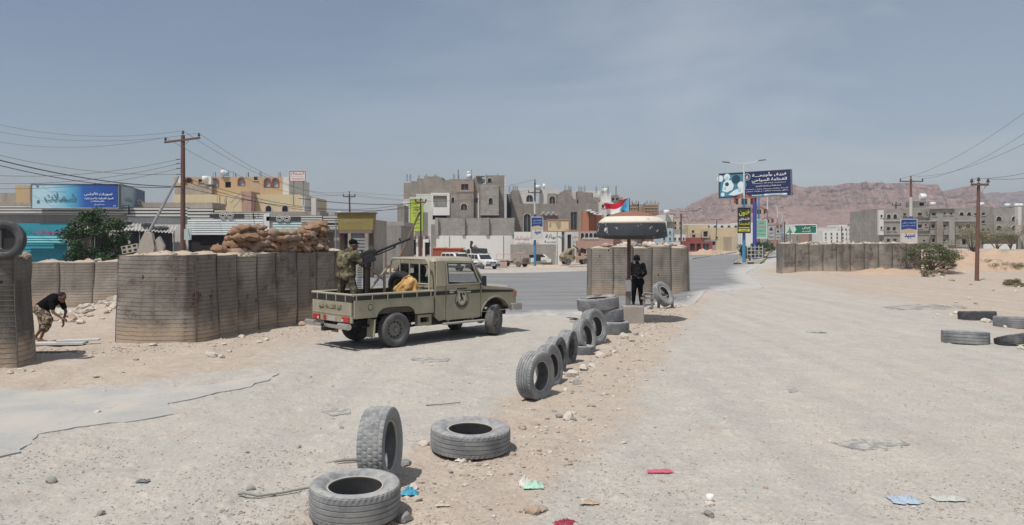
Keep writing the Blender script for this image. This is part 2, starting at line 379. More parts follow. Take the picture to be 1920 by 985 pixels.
# asphalt outline (the through road beyond the truck), in ground coordinates
def asphalt_mask(x, y):
    lo = np.interp(x, [-60, -8, -1.0, 3.2, 7, 9.6, 13.5, 17.5, 24, 30], [29, 27, 24.4, 26.2, 30, 37, 41, 58, 75, 86])
    hi = np.interp(x, [-60, -20, 0, 4, 12, 18, 24, 30, 60], [57, 60, 66, 72, 80, 92, 120, 160, 240])
    return Sn(-.6, .6, y - lo) * (1 - Sn(-.6, .6, y - hi))
def mat_ground():
    m, nt, n, l, p = NT('ground_dust'); v = pos(n, l)
    at = n.new('ShaderNodeAttribute'); at.attribute_name = 'sand'
    big = nz(n, l, .35, 6, .6, v, .4); med = nz(n, l, 2.2, 7, .62, v); fine = nz(n, l, 22, 5, .7, v); vf = nz(n, l, 90, 3, .7, v)
    sand = mixc(n, l, ramp(n, l, med, .3, .7), (.425, .355, .292), (.485, .418, .352))
    grey = mixc(n, l, ramp(n, l, med, .33, .68), (.415, .394, .357), (.478, .453, .410))
    # tyre-worn patches of bare grey and drifts of pale dust
    grey = mixc(n, l, ramp(n, l, big, .50, .66), grey, (.485, .448, .40))
    grey = mixc(n, l, ramp(n, l, nz(n, l, .9, 7, .65, v, .6), .60, .74), grey, (.365, .35, .325))
    a = n.new('ShaderNodeMath'); a.operation = 'ADD'; l.new(at.outputs['Fac'], a.inputs[0])
    s = n.new('ShaderNodeMath'); s.operation = 'MULTIPLY_ADD'; s.inputs[1].default_value = 2.6; s.inputs[2].default_value = -1.25
    l.new(nz(n, l, 1.3, 7, .65, v), s.inputs[0]); l.new(s.outputs[0], a.inputs[1])
    c = mixc(n, l, ramp(n, l, a.outputs[0], .15, .95), grey, sand)
    c = mixc(n, l, 1.0, c, ramp(n, l, fine, .25, .7, (.74, .73, .72), (1.10, 1.09, 1.08)), 'MULTIPLY')
    c = mixc(n, l, .8, c, ramp(n, l, vf, .30, .62, (.72, .71, .70), (1.06, 1.06, 1.06)), 'MULTIPLY')
    tr_ = pos(n, l, (1.5, .07, 1), (0, 0, radians(-14))); c = mixc(n, l, 1.0, c, ramp(n, l, nz(n, l, 1.0, 5, .6, tr_), .32, .62, (.92, .92, .93), (1.03, 1.03, 1.02)), 'MULTIPLY')   # worn wheel tracks along the road
    # scattered dark grit
    vo = n.new('ShaderNodeTexVoronoi'); vo.inputs['Scale'].default_value = 11; vo.inputs['Randomness'].default_value = 1; l.new(v, vo.inputs['Vector'])
    g1 = ramp(n, l, vo.outputs['Distance'], .07, .12, (1, 1, 1), (0, 0, 0))
    g2 = ramp(n, l, nz(n, l, 3.1, 3, .5, v), .52, .60)
    gm = mixc(n, l, 1.0, g1, g2, 'MULTIPLY'); c = mixc(n, l, gm, c, (.17, .155, .14))
    l.new(c, p.inputs['Base Color']); p.inputs['Roughness'].default_value = .95; p.inputs['Specular IOR Level'].default_value = .12
    hm = n.new('ShaderNodeMath'); hm.operation = 'MULTIPLY_ADD'; hm.inputs[1].default_value = .45; l.new(vf, hm.inputs[0]); l.new(fine, hm.inputs[2])
    bump(n, l, p, hm.outputs[0], .55, .02); return m
def mat_asphalt(name='road_asphalt', dustat='dust'):
    m, nt, n, l, p = NT(name); v = pos(n, l)
    at = n.new('ShaderNodeAttribute'); at.attribute_name = dustat
    base = mixc(n, l, nz(n, l, .5, 6, .6, v), (.165, .166, .170), (.215, .214, .212))
    vl = pos(n, l, (.12, 1.2, 1), (0, 0, radians(-12)))
    base = mixc(n, l, ramp(n, l, nz(n, l, 1.1, 5, .6, vl), .45, .7), base, (.26, .255, .246))
    a = n.new('ShaderNodeMath'); a.operation = 'ADD'; l.new(at.outputs['Fac'], a.inputs[0])
    s = n.new('ShaderNodeMath'); s.operation = 'MULTIPLY_ADD'; s.inputs[1].default_value = 1.0; s.inputs[2].default_value = -.5
    l.new(nz(n, l, .8, 7, .65, v, .5), s.inputs[0]); l.new(s.outputs[0], a.inputs[1])
    c = mixc(n, l, ramp(n, l, a.outputs[0], .25, .8), base, (.43, .41, .38))
    c = mixc(n, l, 1.0, c, ramp(n, l, nz(n, l, 40, 4, .7, v), .3, .7, (.86, .86, .86), (1.06, 1.06, 1.06)), 'MULTIPLY')
    l.new(c, p.inputs['Base Color']); p.inputs['Roughness'].default_value = .9; p.inputs['Specular IOR Level'].default_value = .2
    bump(n, l, p, nz(n, l, 60, 4, .6, v), .4, .008); return m
def build_road():
    xs = np.concatenate([np.linspace(-60, -12, 40, endpoint=False), np.linspace(-12, 34, 300)]); nvv = 90
    lo = np.interp(xs, [-60, -8, -1.0, 3.2, 7, 9.6, 13.5, 17.5, 24, 30, 34], [29, 27, 24.4, 26.2, 30, 37, 41, 58, 75, 86, 93])
    hi = np.interp(xs, [-60, -20, 0, 4, 12, 18, 24, 30, 34], [57, 60, 66, 72, 80, 92, 120, 160, 180])
    lo = lo + (fbm(xs * .9, xs * 0 + 3, 4, 9) - .5) * 1.6 + (fbm(xs * 5, xs * 0 + 8, 3, 19) - .5) * .6; hi = hi + (fbm(xs * .3, xs * 0 + 7, 4, 12) - .5) * 2.0
    t = np.linspace(0, 1, nvv) ** 1.4
    X = np.repeat(xs[:, None], nvv, 1); Y = lo[:, None] + (hi - lo)[:, None] * t[None, :]
    Z = gz_np(X, Y) + (fbm(X * .35, Y * .35, 3, 21) - .5) * .09 + .012
    Z = np.where(t[None, :] == 0, Z - .12, Z)      # broken edge turns down
    # dust lies over the near edge, and the far right lane is almost buried
    d = (1 - Sn(0, 1, (Y - lo[:, None]) / (3.2 + 7 * Sn(8, 15, X)))) * .9 + Sn(7, 13, X) * .12 + Sn(-1.5, 0, Y - hi[:, None]) * .8 - .12
    mb = MB(); mb.v = [tuple(q) for q in np.stack([X, Y, Z], -1).reshape(-1, 3)]
    N = len(xs)
    for i in range(N - 1):
        for j in range(nvv - 1): mb.f.append([i * nvv + j, (i + 1) * nvv + j, (i + 1) * nvv + j + 1, i * nvv + j + 1]); mb.m.append(0); mb.sm.append(True)
    o = struct('road', mb, mat_asphalt()); at = o.data.attributes.new('dust', 'FLOAT', 'POINT'); at.data.foreach_set('value', d.astype(np.float32).ravel())
def slab(name, outline, th, sink=0.0, seed=3, m=None, wob=.12):
    """thin sheet of old asphalt with a broken edge"""
    pts = []
    for i in range(len(outline)):
        a = Vector(outline[i]).to_2d(); b = Vector(outline[(i + 1) % len(outline)]).to_2d(); k = max(2, int((b - a).length / (.12 if th > .01 else .03)))
        for j in range(k):
            q = a.lerp(b, j / k); d = (b - a).normalized(); nn = Vector((-d.y, d.x))
            q += nn * (noise.fractal(Vector((q.x * (1.5 if th > .01 else 5), q.y * (1.5 if th > .01 else 5), seed)), .7, 2, 6) * wob); pts.append(q)
    bm = bmesh.new(); vs = [bm.verts.new((q.x, q.y, 0)) for q in pts]; bm.faces.new(vs)
    bmesh.ops.triangulate(bm, faces=bm.faces)
    xs = [q.x for q in pts]; ys = [q.y for q in pts]
    # cut with a grid so the sheet can follow the ground
    for axis, lo_, hi_ in ((0, min(xs), max(xs)), (1, min(ys), max(ys))):
        c = lo_ + .25
        while c < hi_:
            co = (c, 0, 0) if axis == 0 else (0, c, 0); no = (1, 0, 0) if axis == 0 else (0, 1, 0)
            bmesh.ops.bisect_plane(bm, geom=bm.verts[:] + bm.edges[:] + bm.faces[:], plane_co=co, plane_no=no); c += .25
    def gh(x, y):
        X = np.array([x]); Y = np.array([y])
        return float(gz_np(X, Y)[0] + (fbm(X * .35, Y * .35, 3, 21)[0] - .5) * .09 + (fbm(X * 2.1, Y * 2.1, 4, 31)[0] - .5) * .035)
    for v_ in bm.verts: v_.co.z = gh(v_.co.x, v_.co.y) + th - sink
    r = bmesh.ops.extrude_face_region(bm, geom=bm.faces[:])
    for g in r['geom']:
        if isinstance(g, bmesh.types.BMVert): g.co.z -= th + .06
    bmesh.ops.recalc_face_normals(bm, faces=bm.faces)
    me = bpy.data.meshes.new(name); bm.to_mesh(me); bm.free(); me.materials.append(m); o = link(name, me); o['kind'] = 'structure'; return o
build_ground(); build_road()
M_OLD = mat('old_asphalt', (.365, .355, .335), .92, .14, 1.2, .5, 60, .006, col2=(.45, .41, .36), thr=(.42, .7), sc2=.9)
M_PATCH = mat('bare_asphalt', (.25, .243, .23), .92, .25, 5, .6, 60, .008, col2=(.42, .395, .36), thr=(.46, .58), sc2=7)
g2 = lambda a, b: G(a, b).to_2d()
slab('old_road_surface', [g2(-260, 720), g2(40, 735), g2(230, 728), g2(400, 725), g2(520, 705), g2(470, 728), g2(400, 742), g2(312, 756), g2(330, 776), g2(250, 790), g2(140, 800), g2(70, 815), g2(40, 850), g2(-30, 862), g2(-350, 870)], .016, 0, 3, M_OLD, .10)
slab('old_road_surface', [g2(1560, 832), g2(1600, 824), g2(1690, 826), g2(1710, 834), g2(1670, 838), g2(1660, 846), g2(1600, 843)], .006, -.004, 5, M_PATCH, .05)
slab('old_road_surface', [g2(603, 771), g2(630, 766), g2(656, 768), g2(655, 777), g2(625, 781)], .006, -.004, 6, M_PATCH, .04)
slab('old_road_surface', [g2(1466, 732), g2(1490, 728), g2(1498, 733), g2(1482, 738)], .005, -.004, 8, M_PATCH, .04)
slab('old_road_surface', [g2(765, 676), g2(800, 672), g2(845, 675), g2(838, 681), g2(790, 683)], .005, -.004, 9, M_PATCH, .05)

M_SOOT = mat('sooty_ground', (.20, .19, .175), .95, .25, 3, .4, 60, .006, col2=(.40, .37, .33), thr=(.40, .62), sc2=2.2)
slab('burnt_patch', [g2(1655, 575), g2(1720, 571), g2(1800, 573), g2(1812, 577), g2(1740, 580), g2(1670, 580)], .006, -.004, 21, M_SOOT, .25)
slab('burnt_patch', [g2(1800, 600), g2(1850, 606), g2(1900, 612), g2(1985, 622), g2(1985, 606), g2(1900, 600), g2(1850, 598)], .006, -.004, 22, M_SOOT, .2)
# ---------------------------------------------------------------- loose stones
M_STONE = mat('limestone', (.50, .45, .385), .9, .22, 4, .5, 30, .01, obj=False)
M_STONE_R = mat('brown_stone', (.36, .275, .21), .9, .22, 4, .5, 30, .01)
M_STONE_G = mat('grey_stone', (.25, .238, .222), .9, .22, 4, .5, 30, .01)
def rock_mb(seed, sub=2, flat=.65, ang=.35):
    bm = bmesh.new(); bmesh.ops.create_icosphere(bm, subdivisions=sub, radius=1)
    rr = random.Random(seed); pl = [(Vector((rr.uniform(-1, 1), rr.uniform(-1, 1), rr.uniform(-.8, 1))).normalized(), rr.uniform(.55, .85)) for _ in range(9)]
    for v in bm.verts:
        for n_, d in pl:
            k = v.co.dot(n_)
            if k > d: v.co -= n_ * (k - d)
        v.co *= 1 + ang * .5 * noise.fractal(v.co * 1.6 + Vector((seed * 3.1, 0, 0)), 1, 2, 3)
        v.co.z *= flat
    mb = MB(); mb.v = [tuple(v.co) for v in bm.verts]; mb.f = [[v.index for v in f.verts] for f in bm.faces]; mb.m = [0] * len(mb.f); mb.sm = [False] * len(mb.f); bm.free(); return mb
ROCKS = [rock_mb(i, 2, .62 + .1 * (i % 3)) for i in range(8)]
PEB = [rock_mb(40 + i, 1, .6) for i in range(6)]
ROCKM = {}
def rock_mesh(i, m):
    k = (i % 8, m.name)
    if k not in ROCKM: ROCKM[k] = ROCKS[i % 8].mesh('stone', m, True)
    return ROCKM[k]
def gmicro(x, y):
    X = np.array([x]); Y = np.array([y]); m = sand_mask(X, Y)
    f1 = fbm(X * 2.1, Y * 2.1, 4, 31); f2 = fbm(X * 9, Y * 9, 3, 41)
    return float((gz_np(X, Y) + (fbm(X * .35, Y * .35, 3, 21) - .5) * .09 + (f1 - .5) * (.016 + .06 * m) + (f2 - .5) * (.008 + .012 * m))[0])
def put_stone(x, y, s, m, label, group='stones lying loose on the ground', z=None, i=None, name='stone', parent=None):
    i = R.randrange(8) if i is None else i
    o = link(name, rock_mesh(i, m)); zz = gmicro(x, y) if z is None else z
    o.location = (x, y, zz + s * .28); o.rotation_euler = (R.uniform(-.3, .3), R.uniform(-.3, .3), R.uniform(0, 6.28))
    o.scale = (s * R.uniform(.85, 1.25), s * R.uniform(.75, 1.05), s * R.uniform(.7, 1.0))
    if parent is None and label:
        sz = 'tiny' if s < .055 else 'small' if s < .085 else 'fist-sized' if s < .12 else 'large'; cl = 'pale' if m is M_STONE else 'brown' if m is M_STONE_R else 'grey'
        for w_ in ('single pale ', 'small ', 'broken ', 'brownish or grey ', 'rubble '): label = label[len(w_):] if label.startswith(w_) else label
        label = f'{sz} {cl} {label}'
    if parent is None: tag(o, label, 'stone', group)
    return o
def scatter(name, m, pts, label, cat='gravel'):
    """many tiny stones as one mass; pts = (x, y, z, size)"""
    V = []; Fc = []; b = 0
    for k, (x, y, z, s) in enumerate(pts):
        pb = PEB[k % 6]; a = R.uniform(0, 6.28); ca, sa = cos(a) * s, sin(a) * s; sy = R.uniform(.6, 1.1)
        V.extend([(x + p[0] * ca - p[1] * sa * sy, y + p[0] * sa + p[1] * ca * sy, z + s * (.2 + p[2])) for p in pb.v])
        Fc.extend([[b + i for i in f] for f in pb.f]); b += len(pb.v)
    me = bpy.data.meshes.new(name); me.from_pydata(V, [], Fc); me.materials.append(m); me.update()
    o = link(name, me); tag(o, label, cat, None, 'stuff'); return o
def gravel():
    lots = {0: [], 1: [], 2: []}
    n = 0
    while n < 15000:
        py = 640 + 420 * R.random() ** .8; px = R.uniform(-60, 1980); Y = F * H / (py - HY); x = (px - 960) * Y / F
        d = fbm(np.array([x * .8]), np.array([Y * .8]), 4, 77)[0]
        if px < 760 and py > 800: d += .12
        if R.random() > max(.10, (d - .40) * 3.5): continue
        s = R.choice((.006, .008, .010, .013)) * R.uniform(.6, 1.5)
        if R.random() < .03: s *= 2.0
        k = R.choices((0, 1, 2), (5, 3, 2 if px > 700 else 5))[0]; lots[k].append((x, Y, gmicro(x, Y) - s * .1, s)); n += 1
    for _ in range(1500):    # flat grey chips of broken asphalt on the lanes
        py = 600 + 420 * R.random() ** .7; px = R.uniform(-40, 1960); Y = F * H / (py - HY); x = (px - 960) * Y / F; s = R.uniform(.010, .024); lots[2].append((x, Y, gmicro(x, Y) - s * .35, s))
    for _ in range(900):     # rubble crumbs along the line of tyres
        Y = 7 + 22 * R.random(); cx = np.interp(Y, [7.5, 9, 12, 16, 20, 24, 30], [-.6, .1, 1.1, 2.3, 3.4, 4.4, 6.5]); x = cx + R.gauss(0, .45)
        s = R.choice((.015, .022, .03, .045)) * R.uniform(.7, 1.2); lots[R.choices((0, 1, 2), (6, 3, 2))[0]].append((x, Y, gmicro(x, Y) - s * .1, s))
    for _ in range(700):     # crumbs at the foot of the left barriers
        t = R.random(); x = -11 + 6.6 * t + R.gauss(0, .5); Y = 17.2 + 6.2 * max(0, t - .45) * 1.6 + R.gauss(0, .4)
        s = R.choice((.015, .022, .035)) * R.uniform(.7, 1.2); lots[R.choices((0, 1, 2), (6, 4, 1))[0]].append((x, Y, gmicro(x, Y) - s * .1, s))
    for k, m, w in ((0, M_STONE, 'pale'), (1, M_STONE_R, 'brown'), (2, M_STONE_G, 'grey')):
        scatter('gravel', m, lots[k], w + ' grit and pebbles strewn over the dusty ground')
gravel()
# ================================================================ BARRIERS
def mat_fabric(name, a, b, stain=(.13, .085, .065), stthr=(.60, .74)):
    m, nt, n, l, p = NT(name); v = pos(n, l)
    c = mixc(n, l, nz(n, l, .8, 6, .6, v), a, b)
    vs = pos(n, l, (2.5, 2.5, .25)); c = mixc(n, l, ramp(n, l, nz(n, l, 1.2, 6, .65, vs), .50, .72), c, tuple(x * .72 for x in a))
    c = mixc(n, l, ramp(n, l, nz(n, l, 1.6, 7, .68, v, .8), *stthr), c, stain); c = mixc(n, l, ramp(n, l, nz(n, l, .45, 5, .6, v, .5), .5, .62), c, tuple(x * 1.25 for x in b))
    vo = n.new('ShaderNodeTexVoronoi'); vo.inputs['Scale'].default_value = 2.2; l.new(pos(n, l, (1, 1, .6)), vo.inputs['Vector'])
    c = mixc(n, l, ramp(n, l, vo.outputs['Distance'], .055, .085, (1, 1, 1), (0, 0, 0)), c, (.035, .032, .03))   # torn holes
    # dust blown against the foot
    g = n.new('ShaderNodeNewGeometry'); sp = n.new('ShaderNodeSeparateXYZ'); l.new(g.outputs['Position'], sp.inputs[0])
    ad = n.new('ShaderNodeMath'); ad.operation = 'MULTIPLY_ADD'; ad.inputs[1].default_value = -.9; ad.inputs[2].default_value = .75; l.new(sp.outputs['Z'], ad.inputs[0])
    a2 = n.new('ShaderNodeMath'); a2.operation = 'ADD'; l.new(ad.outputs[0], a2.inputs[0]); l.new(nz(n, l, 2, 5, .6, v), a2.inputs[1])
    c = mixc(n, l, ramp(n, l, a2.outputs[0], .7, 1.15), c, (.40, .315, .24))
    c = mixc(n, l, 1.0, c, ramp(n, l, nz(n, l, 40, 4, .7, v), .3, .7, (.85, .85, .85), (1.06, 1.06, 1.06)), 'MULTIPLY')
    l.new(c, p.inputs['Base Color']); p.inputs['Roughness'].default_value = .95; p.inputs['Specular IOR Level'].default_value = .1
    bump(n, l, p, nz(n, l, 9, 6, .65, v), .5, .04); return m
M_FAB = mat_fabric('geotextile_grey', (.165, .145, .125), (.262, .235, .205), (.10, .062, .048), stthr=(.53, .66))
M_FAB2 = mat_fabric('geotextile_tan', (.235, .205, .172), (.315, .28, .238), stthr=(.66, .8))
M_FABD = mat_fabric('geotextile_dark', (.105, .096, .087), (.155, .142, .127), (.05, .042, .036))
M_WIRE = mat('galvanised_wire', (.15, .14, .125), .6, .2, 6, 0, metal=.4)
M_FILL = mat('earth_fill', (.46, .375, .29), .95, .2, 1.6, .8, 14, .05, col2=(.36, .29, .225), sc2=2)
def cell_outline(c, bulge, nseg=8):
    out = []; k = len(c); ctr = sum((Vector(p[:2]) for p in c), Vector((0, 0))) / k
    for i in range(k):
        a = Vector(c[i][:2]); b = Vector(c[(i + 1) % k][:2]); d = b - a; nn = Vector((d.y, -d.x)).normalized()
        if nn.dot((a + b) / 2 - ctr) < 0: nn = -nn
        for j in range(nseg):
            t = j / nseg; out.append((a.lerp(b, t) + nn * bulge[i] * sin(pi * t) ** .8, j == 0 and len(c[i]) < 3))
    return out, ctr
def hesco(name, label, cells, zb, h, m, splay=.035, bulge=.05, wire_step=.1, lean=(0, 0), group=None, fill=True, seed=1):
    """cells: list of 4-corner plans (world xy). Each cell is a part; the welded wire is a part of its own"""
    allp = [Vector(p[:2]) for c in cells for p in c]; o0 = sum(allp, Vector((0, 0))) / len(allp)
    t = thing(name, label, 'barrier', (o0.x, o0.y, zb), 0, group); wire = MB(); rr = random.Random(seed)
    for ci, c in enumerate(cells):
        bl = [bulge * rr.uniform(.5, 1.5) for _ in c]; out, ctr = cell_outline(c, bl)
        hh = h + rr.uniform(-.04, .05); nz_ = int(hh / (wire_step / 2)); n_ = len(out); wob = rr.uniform(0, 50); sp = splay * rr.uniform(.5, 1.5)
        def P(k, z, off=0.0):
            q, cor = out[k % n_]; tz = z / hh; q = ctr + (q - ctr) * (1 + sp * max(0, 1 - tz) ** 1.5 + .012 * sin(tz * 5 + wob))
            nn = (q - ctr).normalized()
            r_ = .008 * abs(sin(pi * z / wire_step)) * (0 if cor else 1) + .035 * noise.noise(Vector((k * .55 + ci * 9, z * .5, seed))) * (0 if cor else 1) + (.05 * (noise.noise(Vector((q.x * 2, q.y * 2, z * 1.6 + wob))) )) * (0.25 if cor else 1)
            q = q + nn * (r_ + off)
            return Vector((q.x + lean[0] * tz, q.y + lean[1] * tz, zb - .1 + z + (.0 if z < hh - .01 else .02 * noise.noise(Vector((q.x * 3, q.y * 3, wob))))))
        mb = MB(); hz = hh + .1
        for j in range(nz_ + 1):
            for k in range(n_): mb.v.append(tuple(P(k, hz * j / nz_)))
        for j in range(nz_):
            for k in range(n_): mb.f.append([j * n_ + k, j * n_ + (k + 1) % n_, (j + 1) * n_ + (k + 1) % n_, (j + 1) * n_ + k]); mb.m.append(0); mb.sm.append(True)
        part('basket', mb, m, t, world=True)
        if fill:   # the earth fill, a little below and heaped in the middle
            mb = MB(); rings = 6; idx = []
            for q_ in range(rings):
                s_ = 1 - q_ / rings
                for k in range(n_):
                    p_ = P(k, hz - .04); x = ctr.x + lean[0] + (p_.x - ctr.x - lean[0]) * s_ * .985; y = ctr.y + lean[1] + (p_.y - ctr.y - lean[1]) * s_ * .985
                    mb.v.append((x, y, p_.z + .13 * (1 - s_) + .07 * noise.fractal(Vector((x * 3, y * 3, 4)), 1, 2, 4)))
            for q_ in range(rings - 1):
                for k in range(n_): mb.f.append([q_ * n_ + k, q_ * n_ + (k + 1) % n_, (q_ + 1) * n_ + (k + 1) % n_, (q_ + 1) * n_ + k]); mb.m.append(0); mb.sm.append(True)
            mb.f.append([(rings - 1) * n_ + k for k in range(n_)]); mb.m.append(0); mb.sm.append(True)
            part('earth_fill', mb, M_FILL, t, world=True)
        # wires
        r_ = .0032
        for j in range(int(hh / wire_step) + 1):
            z = .1 + j * wire_step
            ring = [P(k, min(z, hz - .005), .006) for k in range(n_)]
            for k in range(n_):
                a, b = ring[k], ring[(k + 1) % n_]; u = Vector((0, 0, r_ * 1.6)); nn = Vector((a.x - ctr.x, a.y - ctr.y, 0)).normalized() * r_ * 1.6
                wire._add([a + u, a - u, a + nn, b + u, b - u, b + nn], [(0, 2, 5, 3), (2, 1, 4, 5), (1, 0, 3, 4)])
        for k in range(n_):
            if out[k][1]: wire.tube([P(k, hz * j / 10, .012) for j in range(11)], .010, 5)
    part('wire_mesh', wire, M_WIRE, t, world=True, kind='stuff', fix=False)
    return t
def run_cells(front, depth_dir, depth):
    """cells along a polyline of front points; depth_dir: offset to the back"""
    return [[front[i], front[i + 1], (front[i + 1][0] + depth_dir[0] * depth, front[i + 1][1] + depth_dir[1] * depth), (front[i][0] + depth_dir[0] * depth, front[i][1] + depth_dir[1] * depth)] for i in range(len(front) - 1)]
def lerp2(a, b, n): return [(a[0] + (b[0] - a[0]) * i / n, a[1] + (b[1] - a[1]) * i / n) for i in range(n + 1)]
# --- long left barrier: two cells wide, running away behind the truck
P0, P1, P2, P3, P4, P5 = (-9.55, 18.75), (-7.62, 18.6), (-7.25, 20.35), (-6.75, 22.1), (-5.95, 23.5), (-5.25, 25.2)
right = lerp2(P1, P2, 2) + lerp2(P2, P3, 2)[1:] + lerp2(P3, P4, 2)[1:] + lerp2(P4, P5, 2)[1:]
cells = [[P0, (-9.05, 18.44, 0), (-8.15, 18.40, 0), P1, right[1], (-8.5, 19.9, 0), (-9.5, 20.1)]]
for i in range(1, len(right) - 1):
    a, b = right[i], right[i + 1]; d = Vector((b[0] - a[0], b[1] - a[1])).normalized(); nn = (-d.y, d.x)
    cells.append([a, b, (b[0] + nn[0] * 1.15, b[1] + nn[1] * 1.15), (a[0] + nn[0] * 1.15, a[1] + nn[1] * 1.15)])
for j in range(1, 6):
    cells.append([(-9.5 + .28 * (j - 1), 19.25 + j * .95), (-8.55 + .28 * (j - 1), 19.15 + j * .95), (-8.27 + .28 * (j - 1), 20.1 + j * .95), (-9.22 + .28 * (j - 1), 20.2 + j * .95)])
hesco('gabion_barrier', 'long grey earth-filled wire gabion barrier with sandbags and rubble on its top, behind the pickup', cells, 0, 2.08, M_FAB, seed=3, group=None, splay=.055, bulge=.07)
hesco('gabion_barrier', 'dark leaning gabion barrier cut off by the left edge of the photo', [[(-10.75, 14.55), (-9.62, 15.0), (-10.05, 16.2), (-11.3, 15.9)], [(-11.9, 14.0), (-10.75, 14.55), (-11.3, 15.9), (-12.4, 15.3)]], 0, 2.12, M_FABD, splay=.14, bulge=.09, seed=5, lean=(-.12, .1))
hesco('gabion_barrier', 'low tan gabion barrier behind the crouching person and the rubble heap', run_cells(lerp2((-18.6, 27.4), (-14.2, 28.6), 4) + [(-13.1, 28.7), (-12.0, 28.5), (-11.0, 28.2)], (0, 1), 1.1), 0, 1.66, M_FAB2, seed=8)
hesco('gabion_barrier', 'tan gabion barrier directly behind the black-clad guard and the mushroom canopy', run_cells([(3.5, 34.1), (4.45, 33.9), (5.35, 34.15)] + [(6.25, 34.5), (7.15, 34.75), (7.95, 35.0)], (-.05, 1), 1.15) + [[(7.95, 35.0), (8.35, 36.6), (7.3, 37.0), (7.1, 36.0)]], 0, 2.14, M_FAB2, seed=12)
fr = lerp2((19.75, 56.6), (24.6, 56.2), 5) + lerp2((24.6, 56.2), (29.6, 56.0), 5)[1:]
hesco('gabion_barrier', 'straight grey row of gabions across the road at the right', run_cells(fr, (.05, 1), 1.3), .12, 2.06, M_FAB, splay=.02, seed=17)
# ================================================================ TYRES
M_RUB = mat('dusty_rubber', (.185, .192, .200), .8, .22, 5, .35, 60, .004, col2=(.30, .298, .288), thr=(.42, .70), sc2=2.2, dust=(.38, .365, .34), dthr=(.62, .95))
M_RUBT = mat('dusty_tread', (.165, .172, .180), .85, .25, 6, .4, 60, .004, col2=(.28, .278, .268), thr=(.42, .68), sc2=3, dust=(.37, .355, .33), dthr=(.62, .95))
M_RUBD = mat('dark_rubber', (.06, .063, .07), .75, .25, 5, .35, 60, .004, col2=(.16, .155, .145), thr=(.48, .72), sc2=2.5, dust=(.27, .25, .225), dthr=(.66, 1.0))
M_BEAD = mat('dusty_bead', (.40, .37, .33), .85, .15, 5, .2, 40, .004)
def tyre_meshes(kind):
    """unit tyre, radius 1, axis = local Z. kinds: truck (ribs), lug (blocks), bald"""
    w, ri = {'truck': (.36, .60), 'lug': (.375, .62), 'bald': (.27, .60), 'wide': (.30, .56)}[kind]
    N = 96; side = []
    prof_o = [(.965, w * .93), (.90, w * 1.0), (.82, w * 1.02), (.74, w * .96), (.67, w * .84), (ri + .035, w * .74), (ri, w * .73), (ri - .008, w * .66), (ri + .02, w * .60), (.70, w * .68), (.80, w * .84), (.89, w * .84), (.925, w * .6)]
    full = prof_o + [(r_, -z) for r_, z in prof_o[::-1]]
    mb = MB(); k = len(full)
    for i in range(N):
        a = 2 * pi * i / N
        for r_, z in full: mb.v.append((r_ * cos(a), r_ * sin(a), z))
    for i in range(N):
        i2 = (i + 1) % N
        for j in range(k - 1): mb.f.append([i * k + j, i2 * k + j, i2 * k + j + 1, i * k + j + 1]); mb.m.append(0); mb.sm.append(True)
    # tread band
    tb = MB()
    if kind in ('truck', 'wide', 'bald'):
        gr = {'truck': [-.55, -.18, .18, .55], 'wide': [-.6, -.2, .2, .6], 'bald': [-.5, 0, .5]}[kind]; zs = [(-1.0, .962), (-.92, .99)]
        for g in gr: zs += [(g - .045, 1.0 - .01 * abs(g)), (g - .03, .975), (g + .03, .975), (g + .045, 1.0 - .01 * abs(g))]
        zs += [(.92, .99), (1.0, .962)]
        prof = [(r_, z * w * .93) for z, r_ in zs]
        dep = {'truck': .006, 'wide': .004, 'bald': 0}[kind]
        for i in range(N):
            a = 2 * pi * i / N
            for q, (r_, z) in enumerate(prof):
                e = dep if (i % 2 and (q < 2 or q > len(prof) - 3)) else 0; tb.v.append(((r_ - e * 3) * cos(a), (r_ - e * 3) * sin(a), z))
    else:
        prof = []; M_ = 14
        for q in range(M_ + 1): z = -1 + 2 * q / M_; prof.append((1 - .035 * abs(z) ** 5, z * w * .93))
        N2 = 140
        for i in range(N2):
            a = 2 * pi * i / N2
            for q, (r_, z) in enumerate(prof):
                col = q // 3; gro = (q % 3 == 0 and 0 < q < M_); lat = ((i + col * 2) % 4 == 0)
                e = .022 if gro else (.018 if lat else 0); e *= (.6 + .5 * vnoise(np.array([i * .2]), np.array([q * .3]), 3)[0])
                tb.v.append(((r_ - e) * cos(a), (r_ - e) * sin(a), z))
        N = N2
    k = len(prof)
    for i in range(N):
        i2 = (i + 1) % N
        for j in range(k - 1): tb.f.append([i * k + j, i2 * k + j, i2 * k + j + 1, i * k + j + 1]); tb.m.append(0); tb.sm.append(False)
    bd = MB()
    for s_ in (-1, 1): bd.lathe([(ri + .03, s_ * w * .755), (ri + .012, s_ * w * .775), (ri - .012, s_ * w * .765), (ri - .016, s_ * w * .70), (ri + .01, s_ * w * .70)], 64, closed=True)
    return mb, tb, bd, w
TY = {}
def tyre(kind, pos_, r, axis, label, m=None, mt=None, name='tyre', group='old tyres laid out at the checkpoint', squash=1.0, spin=None, cat='tyre', parent=None):
    m = m or M_RUB; mt = mt or M_RUBT; key = (kind, m.name)
    if key not in TY:
        a, b, c, w = tyre_meshes(kind); TY[key] = (a.mesh('tyre', m, True), b.mesh('tread', mt, True), c.mesh('bead', M_BEAD if m is M_RUB else m, True))
    A, B, D = TY[key]; o = link(name, A, parent); o.location = pos_; o.scale = (r, r, r * squash)
    q = Vector(axis).normalized().to_track_quat('Z', 'Y'); o.rotation_mode = 'XYZ'
    sp = Matrix.Rotation(R.uniform(0, 6) if spin is None else spin, 3, 'Z'); o.rotation_euler = (q.to_matrix() @ sp).to_euler()
    link('tread', B, o); link('bead', D, o)
    if parent is None: tag(o, label, cat, group)
    return o
